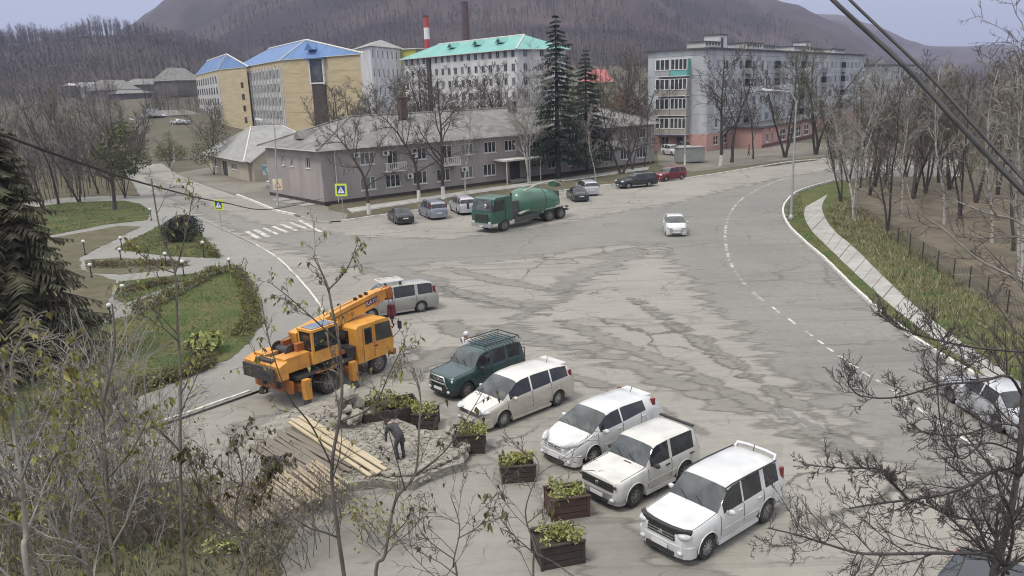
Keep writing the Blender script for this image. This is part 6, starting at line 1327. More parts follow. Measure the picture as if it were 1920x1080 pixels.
# slewing upper structure with operator cab
mb = MB(); mb.lathe([(.001, 1.17), (.85, 1.17), (.85, 1.38), (.001, 1.38)], 22, 'Z', c=(-.75, 0, 0)); mb.build('slew_ring', m_fr, ck, 40)
mb = MB(); mb.box((-1.45, -.55, 1.85), (2.0, .18, .95)); mb.box((-1.45, .3, 1.85), (2.0, .18, .95)); mb.box((-1.35, 0, 1.45), (2.5, 1.9, .14)); mb.build('upper_frame', m_or2, ck)
ox0, ox1 = -2.05, -.75
mb = MB(); z0, z1 = 1.5, 2.78
for xa in (ox0, ox1):
    for yy in (-1.12, -.35): mb.box((xa, yy, (1.95 + z1) / 2), (.09, .09, z1 - 1.95))
mb.box(((ox0 + ox1) / 2, -.735, 1.72), (ox1 - ox0 + .1, .86, .5)); mb.box(((ox0 + ox1) / 2, -.735, z1 + .04), (ox1 - ox0 + .14, .9, .1)); oc = mb.build('operator_cab', m_or, ck)
mb = MB(); mb.box(((ox0 + ox1) / 2, -.735, z1 + .1), (ox1 - ox0 - .12, .66, .03)); mb.build('roof_window', m_sky, oc)
for c, dd in ((((ox0 + ox1) / 2, -1.13, 2.36), (ox1 - ox0 - .1, .02, .76)), ((ox1 + .02, -.735, 2.36), (.02, .68, .76)), ((ox0 - .02, -.735, 2.36), (.02, .68, .76)), (((ox0 + ox1) / 2, -.34, 2.36), (ox1 - ox0 - .1, .02, .76))):
    mb = MB(); mb.box(c, dd); mb.build('side_window', m_cg, oc)
mb = MB(); mb.box(((ox0 + ox1) / 2 + .1, -1.16, 2.36), (.06, .04, .8)); mb.build('window_bar', m_or, oc)
# engine hood and counterweight at the tail
mb = MB(); mb.box((-2.75, -.62, 1.72), (1.2, .75, .6)); mb.box((-2.75, .55, 1.72), (1.2, .75, .6)); mb.build('engine_hood', m_or, ck)
mb = MB(); mb.box((-3.25, 0, 1.62), (.7, 1.0, .62)); mb.build('winch_drum_housing', m_dkmetal, ck)
mb = MB(); mb.lathe([(.001, -.45), (.34, -.45), (.34, -.4), (.2, -.4), (.2, .4), (.34, .4), (.34, .45), (.001, .45)], 16, 'Y', c=(-2.55, 0, 2.0)); mb.build('winch_drum', m_dkmetal, ck, 40)
mb = MB(); mb.prism([(-3.7, 1.25), (-3.3, 1.25), (-3.3, 1.95), (-3.7, 1.8)], -1.1, 1.1, 'Y'); mb.build('counterweight', m_or, ck)
mb = MB(); mb.box((-3.85, 0, 1.5), (.08, 1.9, .55)); mb.build('rear_grille', m_dkmetal, ck)
for ch in ck.children:
    if ch.name.split('.')[0] in ('slew_ring', 'upper_frame', 'operator_cab', 'engine_hood', 'winch_drum_housing', 'winch_drum', 'counterweight', 'rear_grille'): ch.location.x += .55
# outriggers
for x in (-hx + .35, hx - 2.35):
    mb = MB(); mb.box((x, 0, .72), (.28, 2.7, .26)); mb.build('outrigger_beam', m_or2, ck)
    for sg in (1, -1):
        mb = MB(); mb.box((x, sg * 1.42, .72), (.3, .24, .8)); og = mb.build('outrigger_jack', m_or, ck)
        mb = MB(); mb.lathe([(.06, .05), (.06, .4), (.2, .06), (.2, .01), (.001, .01)], 12, 'Z', c=(x, sg * 1.42, 0)); mb.build('foot', m_dkmetal, og)
mb = MB(); mb.box((-hx - .1, 0, .85), (.12, 2.3, .5)); mb.build('tail_board', m_or2, ck)
# boom: nested sections lying forward over the carrier cab
B0_, B1_ = Vector((-1.5, .05, 2.3)), Vector((hx + 1.15, .05, 3.12)); dB = (B1_ - B0_).normalized()
for k, (t0_, t1_, s) in enumerate(((0, .88, .62), (.88, .95, .52), (.95, 1.0, .42))):
    mb = MB(); mb.bar(B0_.lerp(B1_, t0_), B0_.lerp(B1_, t1_), s * .78, s, 0); bm_ = mb.build('boom_section', m_or, ck)
mb = MB(); mb.tube([(-.1, .05, 1.6), B0_.lerp(B1_, .42) - Vector((0, 0, .22))], .1, 10); mb.build('lift_cylinder', m_chrome, ck, 60)
mb = MB(); q = B1_; mb.box(q + Vector((.1, 0, -.05)), (.34, .42, .5), rot=Matrix.Rotation(-.2, 3, 'Y')); mb.build('boom_head', m_or2, ck)
m_hook = mat('dark_red_hook', (.15, .03, .035), (.1, .025, .03), scale=4, rough=.7)
for yy in (-.1, .1, .2): mb = MB(); mb.lathe([(.001, -.03), (.2, -.03), (.16, 0), (.2, .03), (.001, .03)], 14, 'Y', c=(q.x + .2, q.y + yy, q.z - .18)); mb.build('sheave', m_hook, ck, 40)
for yy in (-.08, .18): mb = MB(); mb.tube([(q.x + .38, q.y + yy, q.z - .2), (q.x + .38, q.y + yy, q.z - .75)], .012, 5); mb.build('hoist_rope', m_dkmetal, ck)
mb = MB(); mb.box((q.x + .38, q.y + .05, q.z - .95), (.24, .38, .5), taper=.8); mb.ell((q.x + .38, q.y + .05, q.z - 1.25), (.12, .14, .16), 10, 6); hk_ = mb.build('hook_block', m_hook, ck)
mb = MB(); mb.tube([(q.x + .38, q.y + .05, q.z - 1.35), (q.x + .38, q.y + .05, q.z - 1.55), (q.x + .48, q.y + .05, q.z - 1.68), (q.x + .36, q.y + .05, q.z - 1.78), (q.x + .25, q.y + .05, q.z - 1.66)], [.04, .04, .045, .04, .015], 7); mb.build('hook', m_hook, hk_, 60)
mb = MB(); mb.ell((q.x + .515, q.y + .05, q.z - .9), (.02, .1, .12), 10, 6); mb.build('hook_mark', m_amber, hk_)
for k, t_ in enumerate((.66, .72, .78)): mb = MB(); c = B0_.lerp(B1_, t_) + Vector((0, .0, .33)); mb.box(c, (.1, .16, .18)); mb.build('rope_guide', m_blk, ck)
# maker's word on the boom side
def text_on(parent, txt, size, loc, rot, m, name='lettering', ext=.004):
    cu = bpy.data.curves.new(name, 'FONT'); cu.body = txt; cu.size = size; cu.extrude = ext; cu.align_x = 'CENTER'; cu.align_y = 'CENTER'; cu.materials.append(m)
    o = bpy.data.objects.new(name, cu); C.objects.link(o); bpy.context.view_layer.update(); me = bpy.data.meshes.new_from_object(o.evaluated_get(bpy.context.evaluated_depsgraph_get())); bpy.data.objects.remove(o); o = link(name, me, parent, loc); o.rotation_euler = rot; return o
pb = MB(); el_b = math.atan2(dB.z, dB.x); c = B0_.lerp(B1_, .80) + Vector((0, -.25, 0)); rotb = Matrix.Rotation(-el_b, 3, 'Y')
pb.box(c, (.78, .012, .26), rot=rotb); pb.build('word_plate', mat('purple_plate', (.16, .06, .1), (.13, .05, .09), scale=3), ck)
text_on(ck, 'KATO', .27, c + Vector((0, -.012, 0)), (math.pi / 2, -el_b, 0), m_pw)

rng = random.Random(8)
for k in range(5):
    a = B0_.lerp(B1_, .02 + .03 * k) + Vector((0, -.27, -.1 + .04 * k)); c = Vector((-.5 + .2 * k, -.5 + .1 * k, 1.5)); mb = MB(); mb.tube(smooth_line([a, a + Vector((.2, -.1, -.35)), c + Vector((-.1, -.1, .35)), c], 5), .022, 5); mb.build('hydraulic_hose', m_blk, ck)
mb = MB(); mb.box((.75, -.72, 1.35), (.9, .55, .42)); mb.build('fuel_tank', m_dkmetal, ck)
mb = MB(); mb.box((.7, .7, 1.4), (.8, .5, .5)); mb.build('tool_locker', m_or2, ck)
mb = MB(); mb.lathe([(.001, -.3), (.22, -.3), (.22, .3), (.001, .3)], 12, 'Y', c=(1.35, .3, 1.38)); mb.build('air_tank', m_dkmetal, ck, 40)
mb = MB(); mb.tube([(hx - 1.9, .6, 1.1), (hx - 1.9, .6, 2.5), (hx - 2.05, .6, 2.65)], .05, 7); mb.build('exhaust_pipe', m_dkmetal, ck)
for k in range(4): mb = MB(); mb.box((-.95 + .02 * k, -1.12, .75 + .2 * k), (.4, .08, .03)); mb.build('cab_step', m_dkmetal, ck)
for sg in (1, -1):
    mb = MB(); mb.box((-hx + 1.75, sg * .98, 1.08), (1.25, .34, .05)); mb.build('mudguard', m_or2, ck)
    mb = MB(); mb.tube(smooth_line([B0_.lerp(B1_, .1) + Vector((0, sg * .27, .1)), B0_.lerp(B1_, .5) + Vector((0, sg * .27, .12)), B0_.lerp(B1_, .86) + Vector((0, sg * .26, .1))], 4), .018, 5); mb.build('boom_line', m_blk, ck)
mb = MB(); mb.tube([B0_ + Vector((-.6, .05, .1)), B0_.lerp(B1_, .5) + Vector((0, 0, .36)), B1_ + Vector((.15, 0, .24))], .012, 5); mb.build('hoist_rope', m_dkmetal, ck)
# ================================================================== street furniture
m_pole = mat('galvanised_pole', (.42, .44, .44), (.33, .34, .34), scale=3, rough=.5, metal=.3); m_flu = mat('fluorescent_yellow_green', (.6, .72, .06), (.52, .64, .06), scale=3, rough=.5); m_bsign = mat('sign_blue', (.03, .06, .3), rough=.4); m_sw = mat('sign_white', (.75, .75, .75), rough=.4); m_sr = mat('sign_red', (.5, .04, .04), rough=.4); m_globe = mat('opal_globe', (.6, .6, .57), rough=.25, spec=.5)
def crossing_sign(label, bx, by, yt, yaw=0., size=.95):
    p = G(bx, by, .1); zt = D(bx, yt, p.y).z; t = thing('crossing_sign', label, 'sign', p, yaw); h = zt - .1
    mb = MB(); mb.tube([(0, .04, 0), (0, .04, h + size * .5)], .035, 8); mb.build('pole', m_pole, t)
    mb = MB(); mb.box((0, -.0, h), (size, .03, size)); mb.build('border_plate', m_flu, t)
    mb = MB(); mb.box((0, -.02, h), (size * .68, .014, size * .68)); bp = mb.build('blue_plate', m_bsign, t)
    s = size * .3; mb = MB(); mb.prism([(-s, h - s * .85), (s, h - s * .85), (0, h + s * .95)], -.034, -.028, 'Y'); mb.build('white_triangle', m_sw, bp)
    mb = MB(); mb.prism([(-.02 * size, h - .02 * size), (.03 * size, h - .02 * size), (.04 * size, h + .09 * size), (-.03 * size, h + .09 * size)], -.04, -.035, 'Y'); mb.prism([(-.02 * size, h - .02 * size), (.0, h - .02 * size), (-.06 * size, h - .17 * size), (-.1 * size, h - .17 * size)], -.04, -.035, 'Y'); mb.prism([(.0, h - .02 * size), (.03 * size, h - .02 * size), (.1 * size, h - .17 * size), (.06 * size, h - .17 * size)], -.04, -.035, 'Y'); mb.ell((0, -.037, h + .125 * size), (.03 * size, .004, .03 * size), 8, 6); mb.build('walking_figure', m_blk, bp)
crossing_sign('yellow-green bordered pedestrian crossing sign on the park kerb', 416, 435, 384, -.25, .95)
crossing_sign('yellow-green bordered pedestrian crossing sign at the office corner', 644, 410, 356, -.2, 1.2)
crossing_sign('small pale crossing sign far up the street', 327, 300, 284, -.3, 1.3)
def street_lamp(label, bx, by, tx, ty_, hx_, hy_, r=.09, m=m_pole, z=.1, head=m_sw):
    p = G(bx, by, z); p.z = max(z, gh(p.x, p.y)); t = thing('street_lamp', label, 'street lamp', p); top = D(tx, ty_, p.y) - p; hd = D(hx_, hy_, p.y) - p; mb = MB(); mb.tube([(0, 0, 0), top * .5, top], [r * 1.25, r, r * .7], 8); mb.build('pole', m, t, 60)
    mb = MB(); mb.lathe([(r * 2.2, 0), (r * 2.2, .25), (r * 1.3, .4)], 8, 'Z'); mb.build('base', m, t)
    mid = Vector((top.x + (hd.x - top.x) * .25, top.y, top.z + (hd.z - top.z) * .8)); mb = MB(); mb.tube([top, mid, hd], [r * .7, r * .55, r * .5], 6); mb.build('arm', m, t, 60)
    d_ = (hd - mid).normalized(); mb = MB(); mb.bar(hd, hd + d_ * .75, .28, .14); mb.ell(hd + d_ * .4 - Vector((0, 0, .07)), (.3, .12, .08), 10, 6); mb.build('lamp_head', head, t, 50)
    return t
street_lamp('tall grey street lamp on the grass inside the bend', 1483, 411, 1493, 192, 1447, 169, .09)
street_lamp('pale street lamp over the warning sign at the corner', 521, 388, 515, 240, 492, 225, .075)
street_lamp('street lamp beside the yellow-green bush up the street', 327, 305, 324, 232, 311, 217, .1)
street_lamp('street lamp rising above the left-hand thicket up the street', 268, 300, 262, 232, 250, 224, .1)
p = G(1284, 310, .1); t = thing('utility_pole', 'slim pole with whitewashed foot beside the wine red off-roader', 'pole', p); h = D(1284, 165, p.y).z; mb = MB(); mb.tube([(0, 0, 0), (0, 0, h)], [.14, .09], 8); mb.build('shaft', mat('weathered_pole', (.4, .39, .37), (.3, .29, .27), scale=2), t, 60); mb = MB(); mb.tube([(0, 0, 0), (0, 0, 1.6)], [.15, .145], 8); mb.build('whitewash', m_lime, t); mb = MB(); mb.bar((-.7, 0, h - .4), (.7, 0, h - .4), .08, .1); mb.build('crossarm', m_wood, t)
p = G(522, 386, .1); t = thing('warning_sign', 'pale square warning sign with red triangle on the corner lamp pole', 'sign', (p.x, p.y - .12, 0), -.2); zt = D(527, 345, p.y).z; mb = MB(); mb.box((.2, 0, zt), (1.1, .03, 1.2)); mb.build('plate', mat('pale_yellow_plate', (.66, .62, .4), (.58, .54, .36), scale=3), t)
mb = MB(); mb.prism([(-.2, zt - .35), (.6, zt - .35), (.2, zt + .4)], -.03, -.016, 'Y'); mb.build('red_triangle', m_sr, t); mb = MB(); mb.prism([(-.06, zt - .27), (.46, zt - .27), (.2, zt + .22)], -.042, -.031, 'Y'); mb.build('white_triangle', m_sw, t); mb = MB(); mb.box((.2, -.05, zt - .08), (.07, .01, .3)); mb.build('symbol', m_blk, t); mb = MB(); mb.box((-.05, .05, zt), (.1, .08, .1)); mb.build('bracket', m_pole, t)
for i, (x, yb_, yt, lb) in enumerate([(227, 487, 467, 'beside the bed path, nearer of a close pair'), (229, 468, 445, 'at the lawn edge, farther of a close pair'), (160, 478, 452, 'among brown bushes at the park back'), (312, 499, 475, 'midway along the bed between two paths'), (345, 517, 490, 'at the end of the strip lawn'), (383, 482, 454, 'at the tip of the triangular lawn'), (432, 512, 486, 'at the hedge corner by the pavement'), (284, 413, 392, 'on the far round lawn edge'), (298, 425, 404, 'by the far path mouth'), (209, 606, 572, 'below the tangled pale bush'), (233, 565, 536, 'at the low end of the strip lawn'), (172, 520, 496, 'near the big spruce by the bed')]):
    p = G(x, yb_, .12); h = D(x, yt, p.y).z - .12; t = thing('garden_lamp', 'short black garden lamp with white globe ' + lb, 'lamp', p, 0, 'globe lamps in the park'); mb = MB(); mb.tube([(0, 0, 0), (0, 0, h - .18)], [.045, .035], 8); mb.lathe([(.1, 0), (.1, .08), (.05, .12)], 8); mb.build('post', m_blk, t); mb = MB(); mb.ell((0, 0, h - .02), (.14, .14, .14), 12, 8); mb.build('globe', m_globe, t, 60); mb = MB(); mb.lathe([(.09, h - .2), (.1, h - .15), (.04, h - .15)], 8); mb.build('collar', m_blk, t)
p = G(1297, 306, .1); t = thing('metal_box', 'grey sheet metal utility box standing by the slim pole', 'box', p, .12); m_bx = mat('grey_painted_steel', (.3, .31, .3), (.24, .25, .24), scale=1.5, rough=.6); mb = MB(); mb.box((0, 1.1, 1.2), (3.9, 2.2, 2.1)); mb.build('casing', m_bx, t)
for q in (-.95, .95): mb = MB(); mb.box((q, -.02, 1.2), (1.8, .04, 1.9)); mb.build('door', m_bx, t)
mb = MB(); mb.box((0, 1.1, 2.3), (4.1, 2.4, .1)); mb.build('lid', m_bx, t)
for q in (-1.6, 1.6): mb = MB(); mb.box((q, 1.1, .07), (.25, 2.0, .16)); mb.build('skid', m_fr, t)
# wire fence at the wood edge
ft = thing('wire_fence', 'dark post and wire fence between the tall grass and the wood', 'fence'); FPs = [(1662, 446, 412), (1683, 458, 423), (1705, 472, 437), (1729, 489, 452), (1757, 509, 471), (1787, 526, 488), (1817, 540, 503), (1850, 562, 520), (1888, 588, 540), (1935, 618, 565)]; tops = []
for x, yb_, yt in FPs:
    p = G(x, yb_, .06); h = 1.25; mb = MB(); mb.tube([p, p + Vector((0, 0, h))], .035, 6); mb.build('post', m_blk, ft); tops.append((p, h))
m_mesh = mat('green_wire', (.03, .045, .035), (.045, .055, .04), scale=2, rough=.6)
for k in range(9):
    mb = MB(); mb.tube([p + Vector((0, 0, .12 + (h - .14) * k / 8)) for p, h in tops], .008, 4, cap=False); mb.build('wire', m_mesh, ft)
mb = MB()
for (a, h), (b_, _) in zip(tops, tops[1:]):
    n = int((b_ - a).length / .14)
    for k in range(n): q = a.lerp(b_, k / n); mb.tube([q + Vector((0, 0, .1)), q + Vector((0, 0, h - .02))], .006, 3, cap=False)
tag(mb.build('wire_mesh', m_mesh, ft, fix=False), kind='stuff')
# overhead cables
def cable(label, pts, r, name='cable'):
    mb = MB(); mb.tube(smooth_line([D(*p) for p in pts], 8), r, 6); return tag(mb.build(name, m_blk, smooth=60), label, 'cable')
cable('single black cable sagging across the left side to the office wall', [(-60, 228, 9), (160, 309, 12), (300, 352, 17), (420, 380, 25), (520, 391, 40), (605, 372, 84)], .02)
cable('lower of two thick black cables crossing the top right corner', [(1500, -70, 9.5), (1562, 0, 9), (1700, 128, 8), (1830, 268, 7), (1960, 400, 6.2)], .024)
cable('upper of two thick black cables crossing the top right corner', [(1530, -70, 9.6), (1594, 0, 9.1), (1740, 140, 8.1), (1850, 262, 7.1), (1970, 388, 6.3)], .016)

# ================================================================== planters, rubble, timber
m_pl1 = mat('dark_stained_boards', (.06, .045, .038), (.04, .032, .028), scale=2, rough=.85, stretch=(1, 1, 5)); m_pl2 = mat('brown_red_boards', (.085, .045, .038), (.055, .034, .03), scale=2, rough=.85, stretch=(1, 1, 5)); m_newwood = mat('fresh_sawn_timber', (.48, .41, .29), (.36, .3, .2), scale=3, rough=.8, stretch=(.3, 4, 4)); m_oldwood = mat('grey_old_timber', (.2, .175, .14), (.13, .115, .095), scale=3, rough=.9, stretch=(.3, 4, 4)); m_midwood = mat('tan_slat_timber', (.36, .29, .2), (.26, .21, .15), scale=3, rough=.85, stretch=(.3, 4, 4))
m_rock = mat('tan_boulder', (.32, .295, .245), (.2, .185, .155), scale=1.2, rough=.95, bump=.7, bscale=5); m_soil = mat('potting_soil', (.05, .04, .03), rough=1)
def planter(label, x, y, w_, d_, h, mw, yaw, seed, n=240, lm=m_leaf_y):
    rng = random.Random(seed); p = G(x, y, .008); p += Vector((-math.sin(yaw), math.cos(yaw), 0)) * d_ / 2; t = thing('planter_box', label, 'planter', p, yaw, 'wooden planters before the parked cars')
    nb_ = 3; hb = h / nb_
    for sx, sy, L_, rz in ((0, -d_ / 2, w_, 0), (0, d_ / 2, w_, 0), (-w_ / 2, 0, d_, 1), (w_ / 2, 0, d_, 1)):
        for k in range(nb_):
            mb = MB(); c = (sx, sy, hb * (k + .5)); mb.box(c, (L_ - .05, .035, hb - .02) if not rz else (.035, L_ - .05, hb - .02)); mb.build('plank', mw, t)
    for sx in (-1, 1):
        for sy in (-1, 1): mb = MB(); mb.box((sx * w_ / 2, sy * d_ / 2, h / 2 + .02), (.08, .08, h + .06)); mb.build('corner_post', mw, t)
    for sy in (-1, 1): mb = MB(); mb.box((0, sy * (d_ / 2 + .01), h + .06), (w_ + .12, .1, .03)); mb.build('top_rail', mw, t)
    mb = MB(); mb.box((0, 0, h * .45), (w_ - .06, d_ - .06, h * .8)); mb.build('soil', m_soil, t)
    mb = MB()
    for k in range(20): leafblob(mb, (rng.uniform(-.46, .46) * w_, rng.uniform(-.46, .46) * d_, h + rng.uniform(.02, .26)), (.2, .2, .17), n // 8, .1, rng, 0 if rng.random() < .6 else 1, .2, .8)
    mb.build('plants', [lm, m_leaf], t, fix=False)['kind'] = 'stuff'
py_ = nyaw - math.pi / 2 * 0 + math.pi
planter('dark planter of pale green plants nearest the hedge trough', 797, 806, .85, .75, .55, m_pl1, py_ + math.pi / 2 * 0 - .7, 1)
planter('dark planter at the champagne estate car nose', 880, 851, 1.0, .85, .62, m_pl1, .0, 2)
planter('low dark planter before the white electric hatchback', 973, 905, 1.0, .8, .5, m_pl1, .08, 3)
planter('reddish planter before the old white off-roader', 1070, 973, 1.05, .8, .6, m_pl2, .2, 4)
planter('planter at the lowest end of the row with leafy pale plants', 1056, 1063, 1.1, .9, .6, m_pl1, .25, 5)
p = G(732, 776, .3); t = thing('hedge_trough', 'large trough of dark yellow-flecked shrubs between crane and planters', 'planter', p, .35); mb = MB(); rng = random.Random(3)
for k in range(26): leafblob(mb, (rng.uniform(-.85, .85), rng.uniform(-.3, .6), rng.uniform(.15, .65)), (.28, .28, .22), 46, .13, rng, 0 if rng.random() < .45 else (1 if rng.random() < .5 else 2), .15)
mb.build('shrubs', [m_hedge, m_leaf_d, m_leaf_y], t, fix=False)
for q, dd in (((0, -.5, .05), (2.1, .05, .6)), ((0, .8, .05), (2.1, .05, .6)), ((-1.05, .15, .05), (.05, 1.3, .6)), ((1.05, .15, .05), (.05, 1.3, .6))): mb = MB(); mb.box(q, dd); mb.build('side_board', m_pl1, t)
# stone platform
plat = px_poly([(520, 775), (600, 752), (690, 758), (760, 790), (830, 820), (872, 846), (868, 866), (815, 884), (770, 902), (716, 898), (640, 905), (560, 900), (470, 905), (420, 900), (440, 850), (480, 810)], .3, 1, .18, 8)
m_gravel = mat('pale_crushed_stone', (.31, .295, .255), (.18, .17, .145), scale=3.5, rough=1, bump=1., bscale=14, detail=10)
sheet('rubble_platform', plat, m_gravel, thick=.32)
def rock_mesh(seed, s=1.):
    rng = random.Random(seed); b2 = bmesh.new(); bmesh.ops.create_icosphere(b2, subdivisions=2, radius=.5)
    for v in b2.verts: n_ = mnoise.noise(v.co * 2.1 + Vector((seed * 3.7, 0, 0))); v.co *= 1 + .5 * n_; v.co.z *= .75; v.co += Vector((rng.uniform(-.03, .03),) * 3)
    me = bpy.data.meshes.new('rock'); b2.to_mesh(me); b2.free(); me.materials.append(m_rock); return me
RK = [rock_mesh(i) for i in range(6)]; rng = random.Random(21)
def rock(p, s, label=None, rz=None, parent=None, name='stone'):
    o = link(name, RK[rng.randrange(6)], parent, p, rng.uniform(0, 6)); o.scale = (s * rng.uniform(.8, 1.2), s * rng.uniform(.8, 1.2), s * rng.uniform(.7, 1.1)); return o
wl = thing('stone_edging', 'low rough stone edging round the rubble platform', 'wall')
e1 = smooth_line([G(x, y, .12) for x, y in [(690, 905), (740, 906), (775, 905), (815, 889), (850, 873), (872, 858), (868, 842), (835, 820)]], 6); ac_ = path_len(e1); s = 0
while s < ac_[-1]: q, _ = along(e1, ac_, s); k = rng.uniform(.2, .36); rock(q + Vector((0, 0, rng.uniform(0, .15))), k, parent=wl); rock(q + Vector((rng.uniform(-.1, .1), .1, .28)), k * .8, parent=wl); s += k * .62
mh_ = thing('boulder_heap', 'pale heap of boulders and rubble beside the crane', 'rock heap', G(655, 790, .3))
for k in range(26):
    a = rng.uniform(0, 6.28); rr = rng.random() ** .6; rock(Vector((math.cos(a) * rr * .8, math.sin(a) * rr * .8, (1 - rr) * 1.05 + .1)), rng.uniform(.35, .8) * (1.1 - .5 * rr), parent=mh_)
mb = MB()
for _ in range(900):
    q = Vector((rng.uniform(560, 860), rng.uniform(770, 900), 0)); g = G(q.x, q.y, .3)
    if inside(g, plat): s = rng.uniform(.02, .09); mb.box(g + Vector((0, 0, s * .3)), (s, s * rng.uniform(.6, 1.2), s * .7), rz=rng.uniform(0, 3))
tag(mb.build('rubble', m_rock, fix=False), 'scattered broken stone over the platform', 'rubble', kind='stuff')
# fresh planks lying across
a, b_ = G(556, 786, .5), G(712, 884, .42); d_ = (b_ - a).normalized(); n_ = Vector((-d_.y, d_.x, 0)); lb = ['outermost on the crane side', 'second from the crane side', 'in the middle of the bundle', 'second from the camera side', 'outermost on the camera side']
for k in range(5):
    o = n_ * (.32 - .155 * k); mb = MB(); e0 = rng.uniform(-.3, .2); L_ = (b_ - a).length + rng.uniform(-.3, .3); mb.box((L_ / 2 + e0, 0, 0), (L_, .13, .05)); t = mb.build('plank', m_newwood, None, None, a + o + Vector((0, 0, .03 * (k % 2))), math.atan2(d_.y, d_.x) + rng.uniform(-.012, .012)); t.rotation_euler[1] = math.asin((a.z - b_.z) / (b_ - a).length); tag(t, 'long fresh yellow plank across the rubble, ' + lb[k], 'plank', 'fresh planks across the rubble')
def slat_panel(label, c0, c1, slat_px, n, m, z, jit=.03, name='slatted_panel', w_=.09):
    """slats laid side by side from c0 to c1, each running along slat_px"""
    a, b_ = G(*c0, z), G(*c1, z); sv = G(c0[0] + slat_px[0], c0[1] + slat_px[1], z) - a; L_ = sv.length; yaw = math.atan2(sv.y, sv.x); t = thing(name, label, 'timber panel', a); me = {}
    for k in range(n):
        f = k / (n - 1); q = (b_ - a) * f + sv * .5; mb = MB(); l2 = L_ * rng.uniform(.9, 1.06); mb.box((0, 0, 0), (l2, w_, .035)); mb.build('slat', m, t, None, q + Vector((rng.uniform(-jit, jit), rng.uniform(-jit, jit), .045 + rng.uniform(0, .02))), yaw + rng.uniform(-.05, .05))
    for f in (.18, .82): mb = MB(); mb.bar(sv * f + (a - a), (b_ - a) + sv * f, .07, .05); mb.build('batten', m_oldwood, t)
slat_panel('upper tan slatted fence panel lying on the near edge of the rubble', (478, 872), (596, 915), (0, 0) if False else (-150, 60), 2, m_oldwood, .34) if False else None
slat_panel('tan slatted panel lying flat nearest the camera', (392, 935), (525, 885), (66, 62), 17, m_midwood, .42)
slat_panel('smaller tan slatted panel beside the planks', (530, 888), (592, 866), (62, 54), 9, m_midwood, .44)
slat_panel('grey weathered board deck under the fresh planks', (470, 838), (560, 800), (120, 80), 17, m_oldwood, .33, w_=.14, name='board_deck')
t = thing('old_tyre', 'worn black tyre lying on the boards', 'tyre', G(511, 872, .42)); mb = MB(); mb.lathe([(.2, -.09), (.3, -.1), (.34, 0), (.3, .1), (.2, .09)], 18, 'Z', c=(0, 0, .1), closed=True); mb.build('tread', m_tyre, t, 60)

# ================================================================== people
def person(label, pos, yaw, J, cols, h=1.72):
    """J: joint name -> (x forward, y left, z) in metres for a 1.72 m figure"""
    names = list(J); idx = {n: i for i, n in enumerate(names)}; E_ = [('hip', 'waist'), ('waist', 'chest'), ('chest', 'neck'), ('neck', 'head'), ('head', 'crown')]
    for s in 'LR': E_ += [('chest', 'sh' + s), ('sh' + s, 'el' + s), ('el' + s, 'wr' + s), ('wr' + s, 'fi' + s), ('hip', 'th' + s), ('th' + s, 'kn' + s), ('kn' + s, 'an' + s), ('an' + s, 'to' + s)]
    rad = {'hip': .16, 'waist': .15, 'chest': .17, 'neck': .065, 'head': .1, 'crown': .085, 'sh': .085, 'el': .058, 'wr': .042, 'fi': .03, 'th': .105, 'kn': .07, 'an': .052, 'to': .045}
    me = bpy.data.meshes.new('person'); me.from_pydata([J[n] for n in names], [(idx[a], idx[b_]) for a, b_ in E_], []); o = bpy.data.objects.new('tmp', me); C.objects.link(o); o.modifiers.new('s', 'SKIN'); sd = o.modifiers.new('d', 'SUBSURF'); sd.levels = 2; sd.render_levels = 2
    for i, n in enumerate(names): r_ = rad.get(n, rad.get(n[:2], .06)); me.skin_vertices[0].data[i].radius = (r_, r_ * (1.15 if n in ('chest', 'hip', 'waist') else 1)); me.skin_vertices[0].data[i].use_root = (n == 'hip')
    bpy.context.view_layer.update(); dg = bpy.context.evaluated_depsgraph_get(); m2 = bpy.data.meshes.new_from_object(o.evaluated_get(dg)); bpy.data.objects.remove(o)
    for c in cols: m2.materials.append(c)
    hz_ = J['hip'][2]; head = Vector(J['head']); hands = [Vector(J['fiL']), Vector(J['fiR'])]; feet = [Vector(J['toL']), Vector(J['toR']), Vector(J['anL']), Vector(J['anR'])]; knees = [(Vector(J[a]), Vector(J[b_])) for a, b_ in (('thL', 'knL'), ('thR', 'knR'), ('knL', 'anL'), ('knR', 'anR'))]
    def dseg(p, a, b_): ab = b_ - a; t_ = max(0, min(1, (p - a).dot(ab) / ab.length_squared)); return (p - a - ab * t_).length
    for f in m2.polygons:
        c = f.center
        if (c - head).length < .16 or (c - Vector(J['crown'])).length < .12: f.material_index = 2
        elif min((c - q).length for q in hands) < .07: f.material_index = 2
        elif min((c - q).length for q in feet) < .1: f.material_index = 3
        elif min(dseg(c, *k) for k in knees) < .13 and c.z < hz_ + .05: f.material_index = 1
    for pz in m2.polygons: pz.use_smooth = True
    t = tag(link('person', m2, None, pos, yaw), label, 'person'); s_ = h / 1.72; t.scale = (s_,) * 3
    hm = MB(); hd = Vector(J['head']); cr = Vector(J['crown']); ax = (cr - hd).normalized(); c = hd + ax * .06 + Vector((-.02, 0, 0)); hm.ell(c, (.125, .12, .13), 12, 8); hm.build('hood' if len(cols) > 5 else 'hair', cols[4], t, 60)
    nf = Vector((ax.z, 0, -ax.x)); mb = MB(); mb.ell(hd + nf * .115 - ax * .0, (.022, .018, .03), 6, 5); mb.build('nose', cols[2], t, 60)
    for sg in (1, -1): mb = MB(); mb.ell(hd + nf * .1 + Vector((0, sg * .036, 0)) + ax * .03, (.015, .016, .01), 6, 5); mb.build('eye', m_blk, t, 60)
    return t
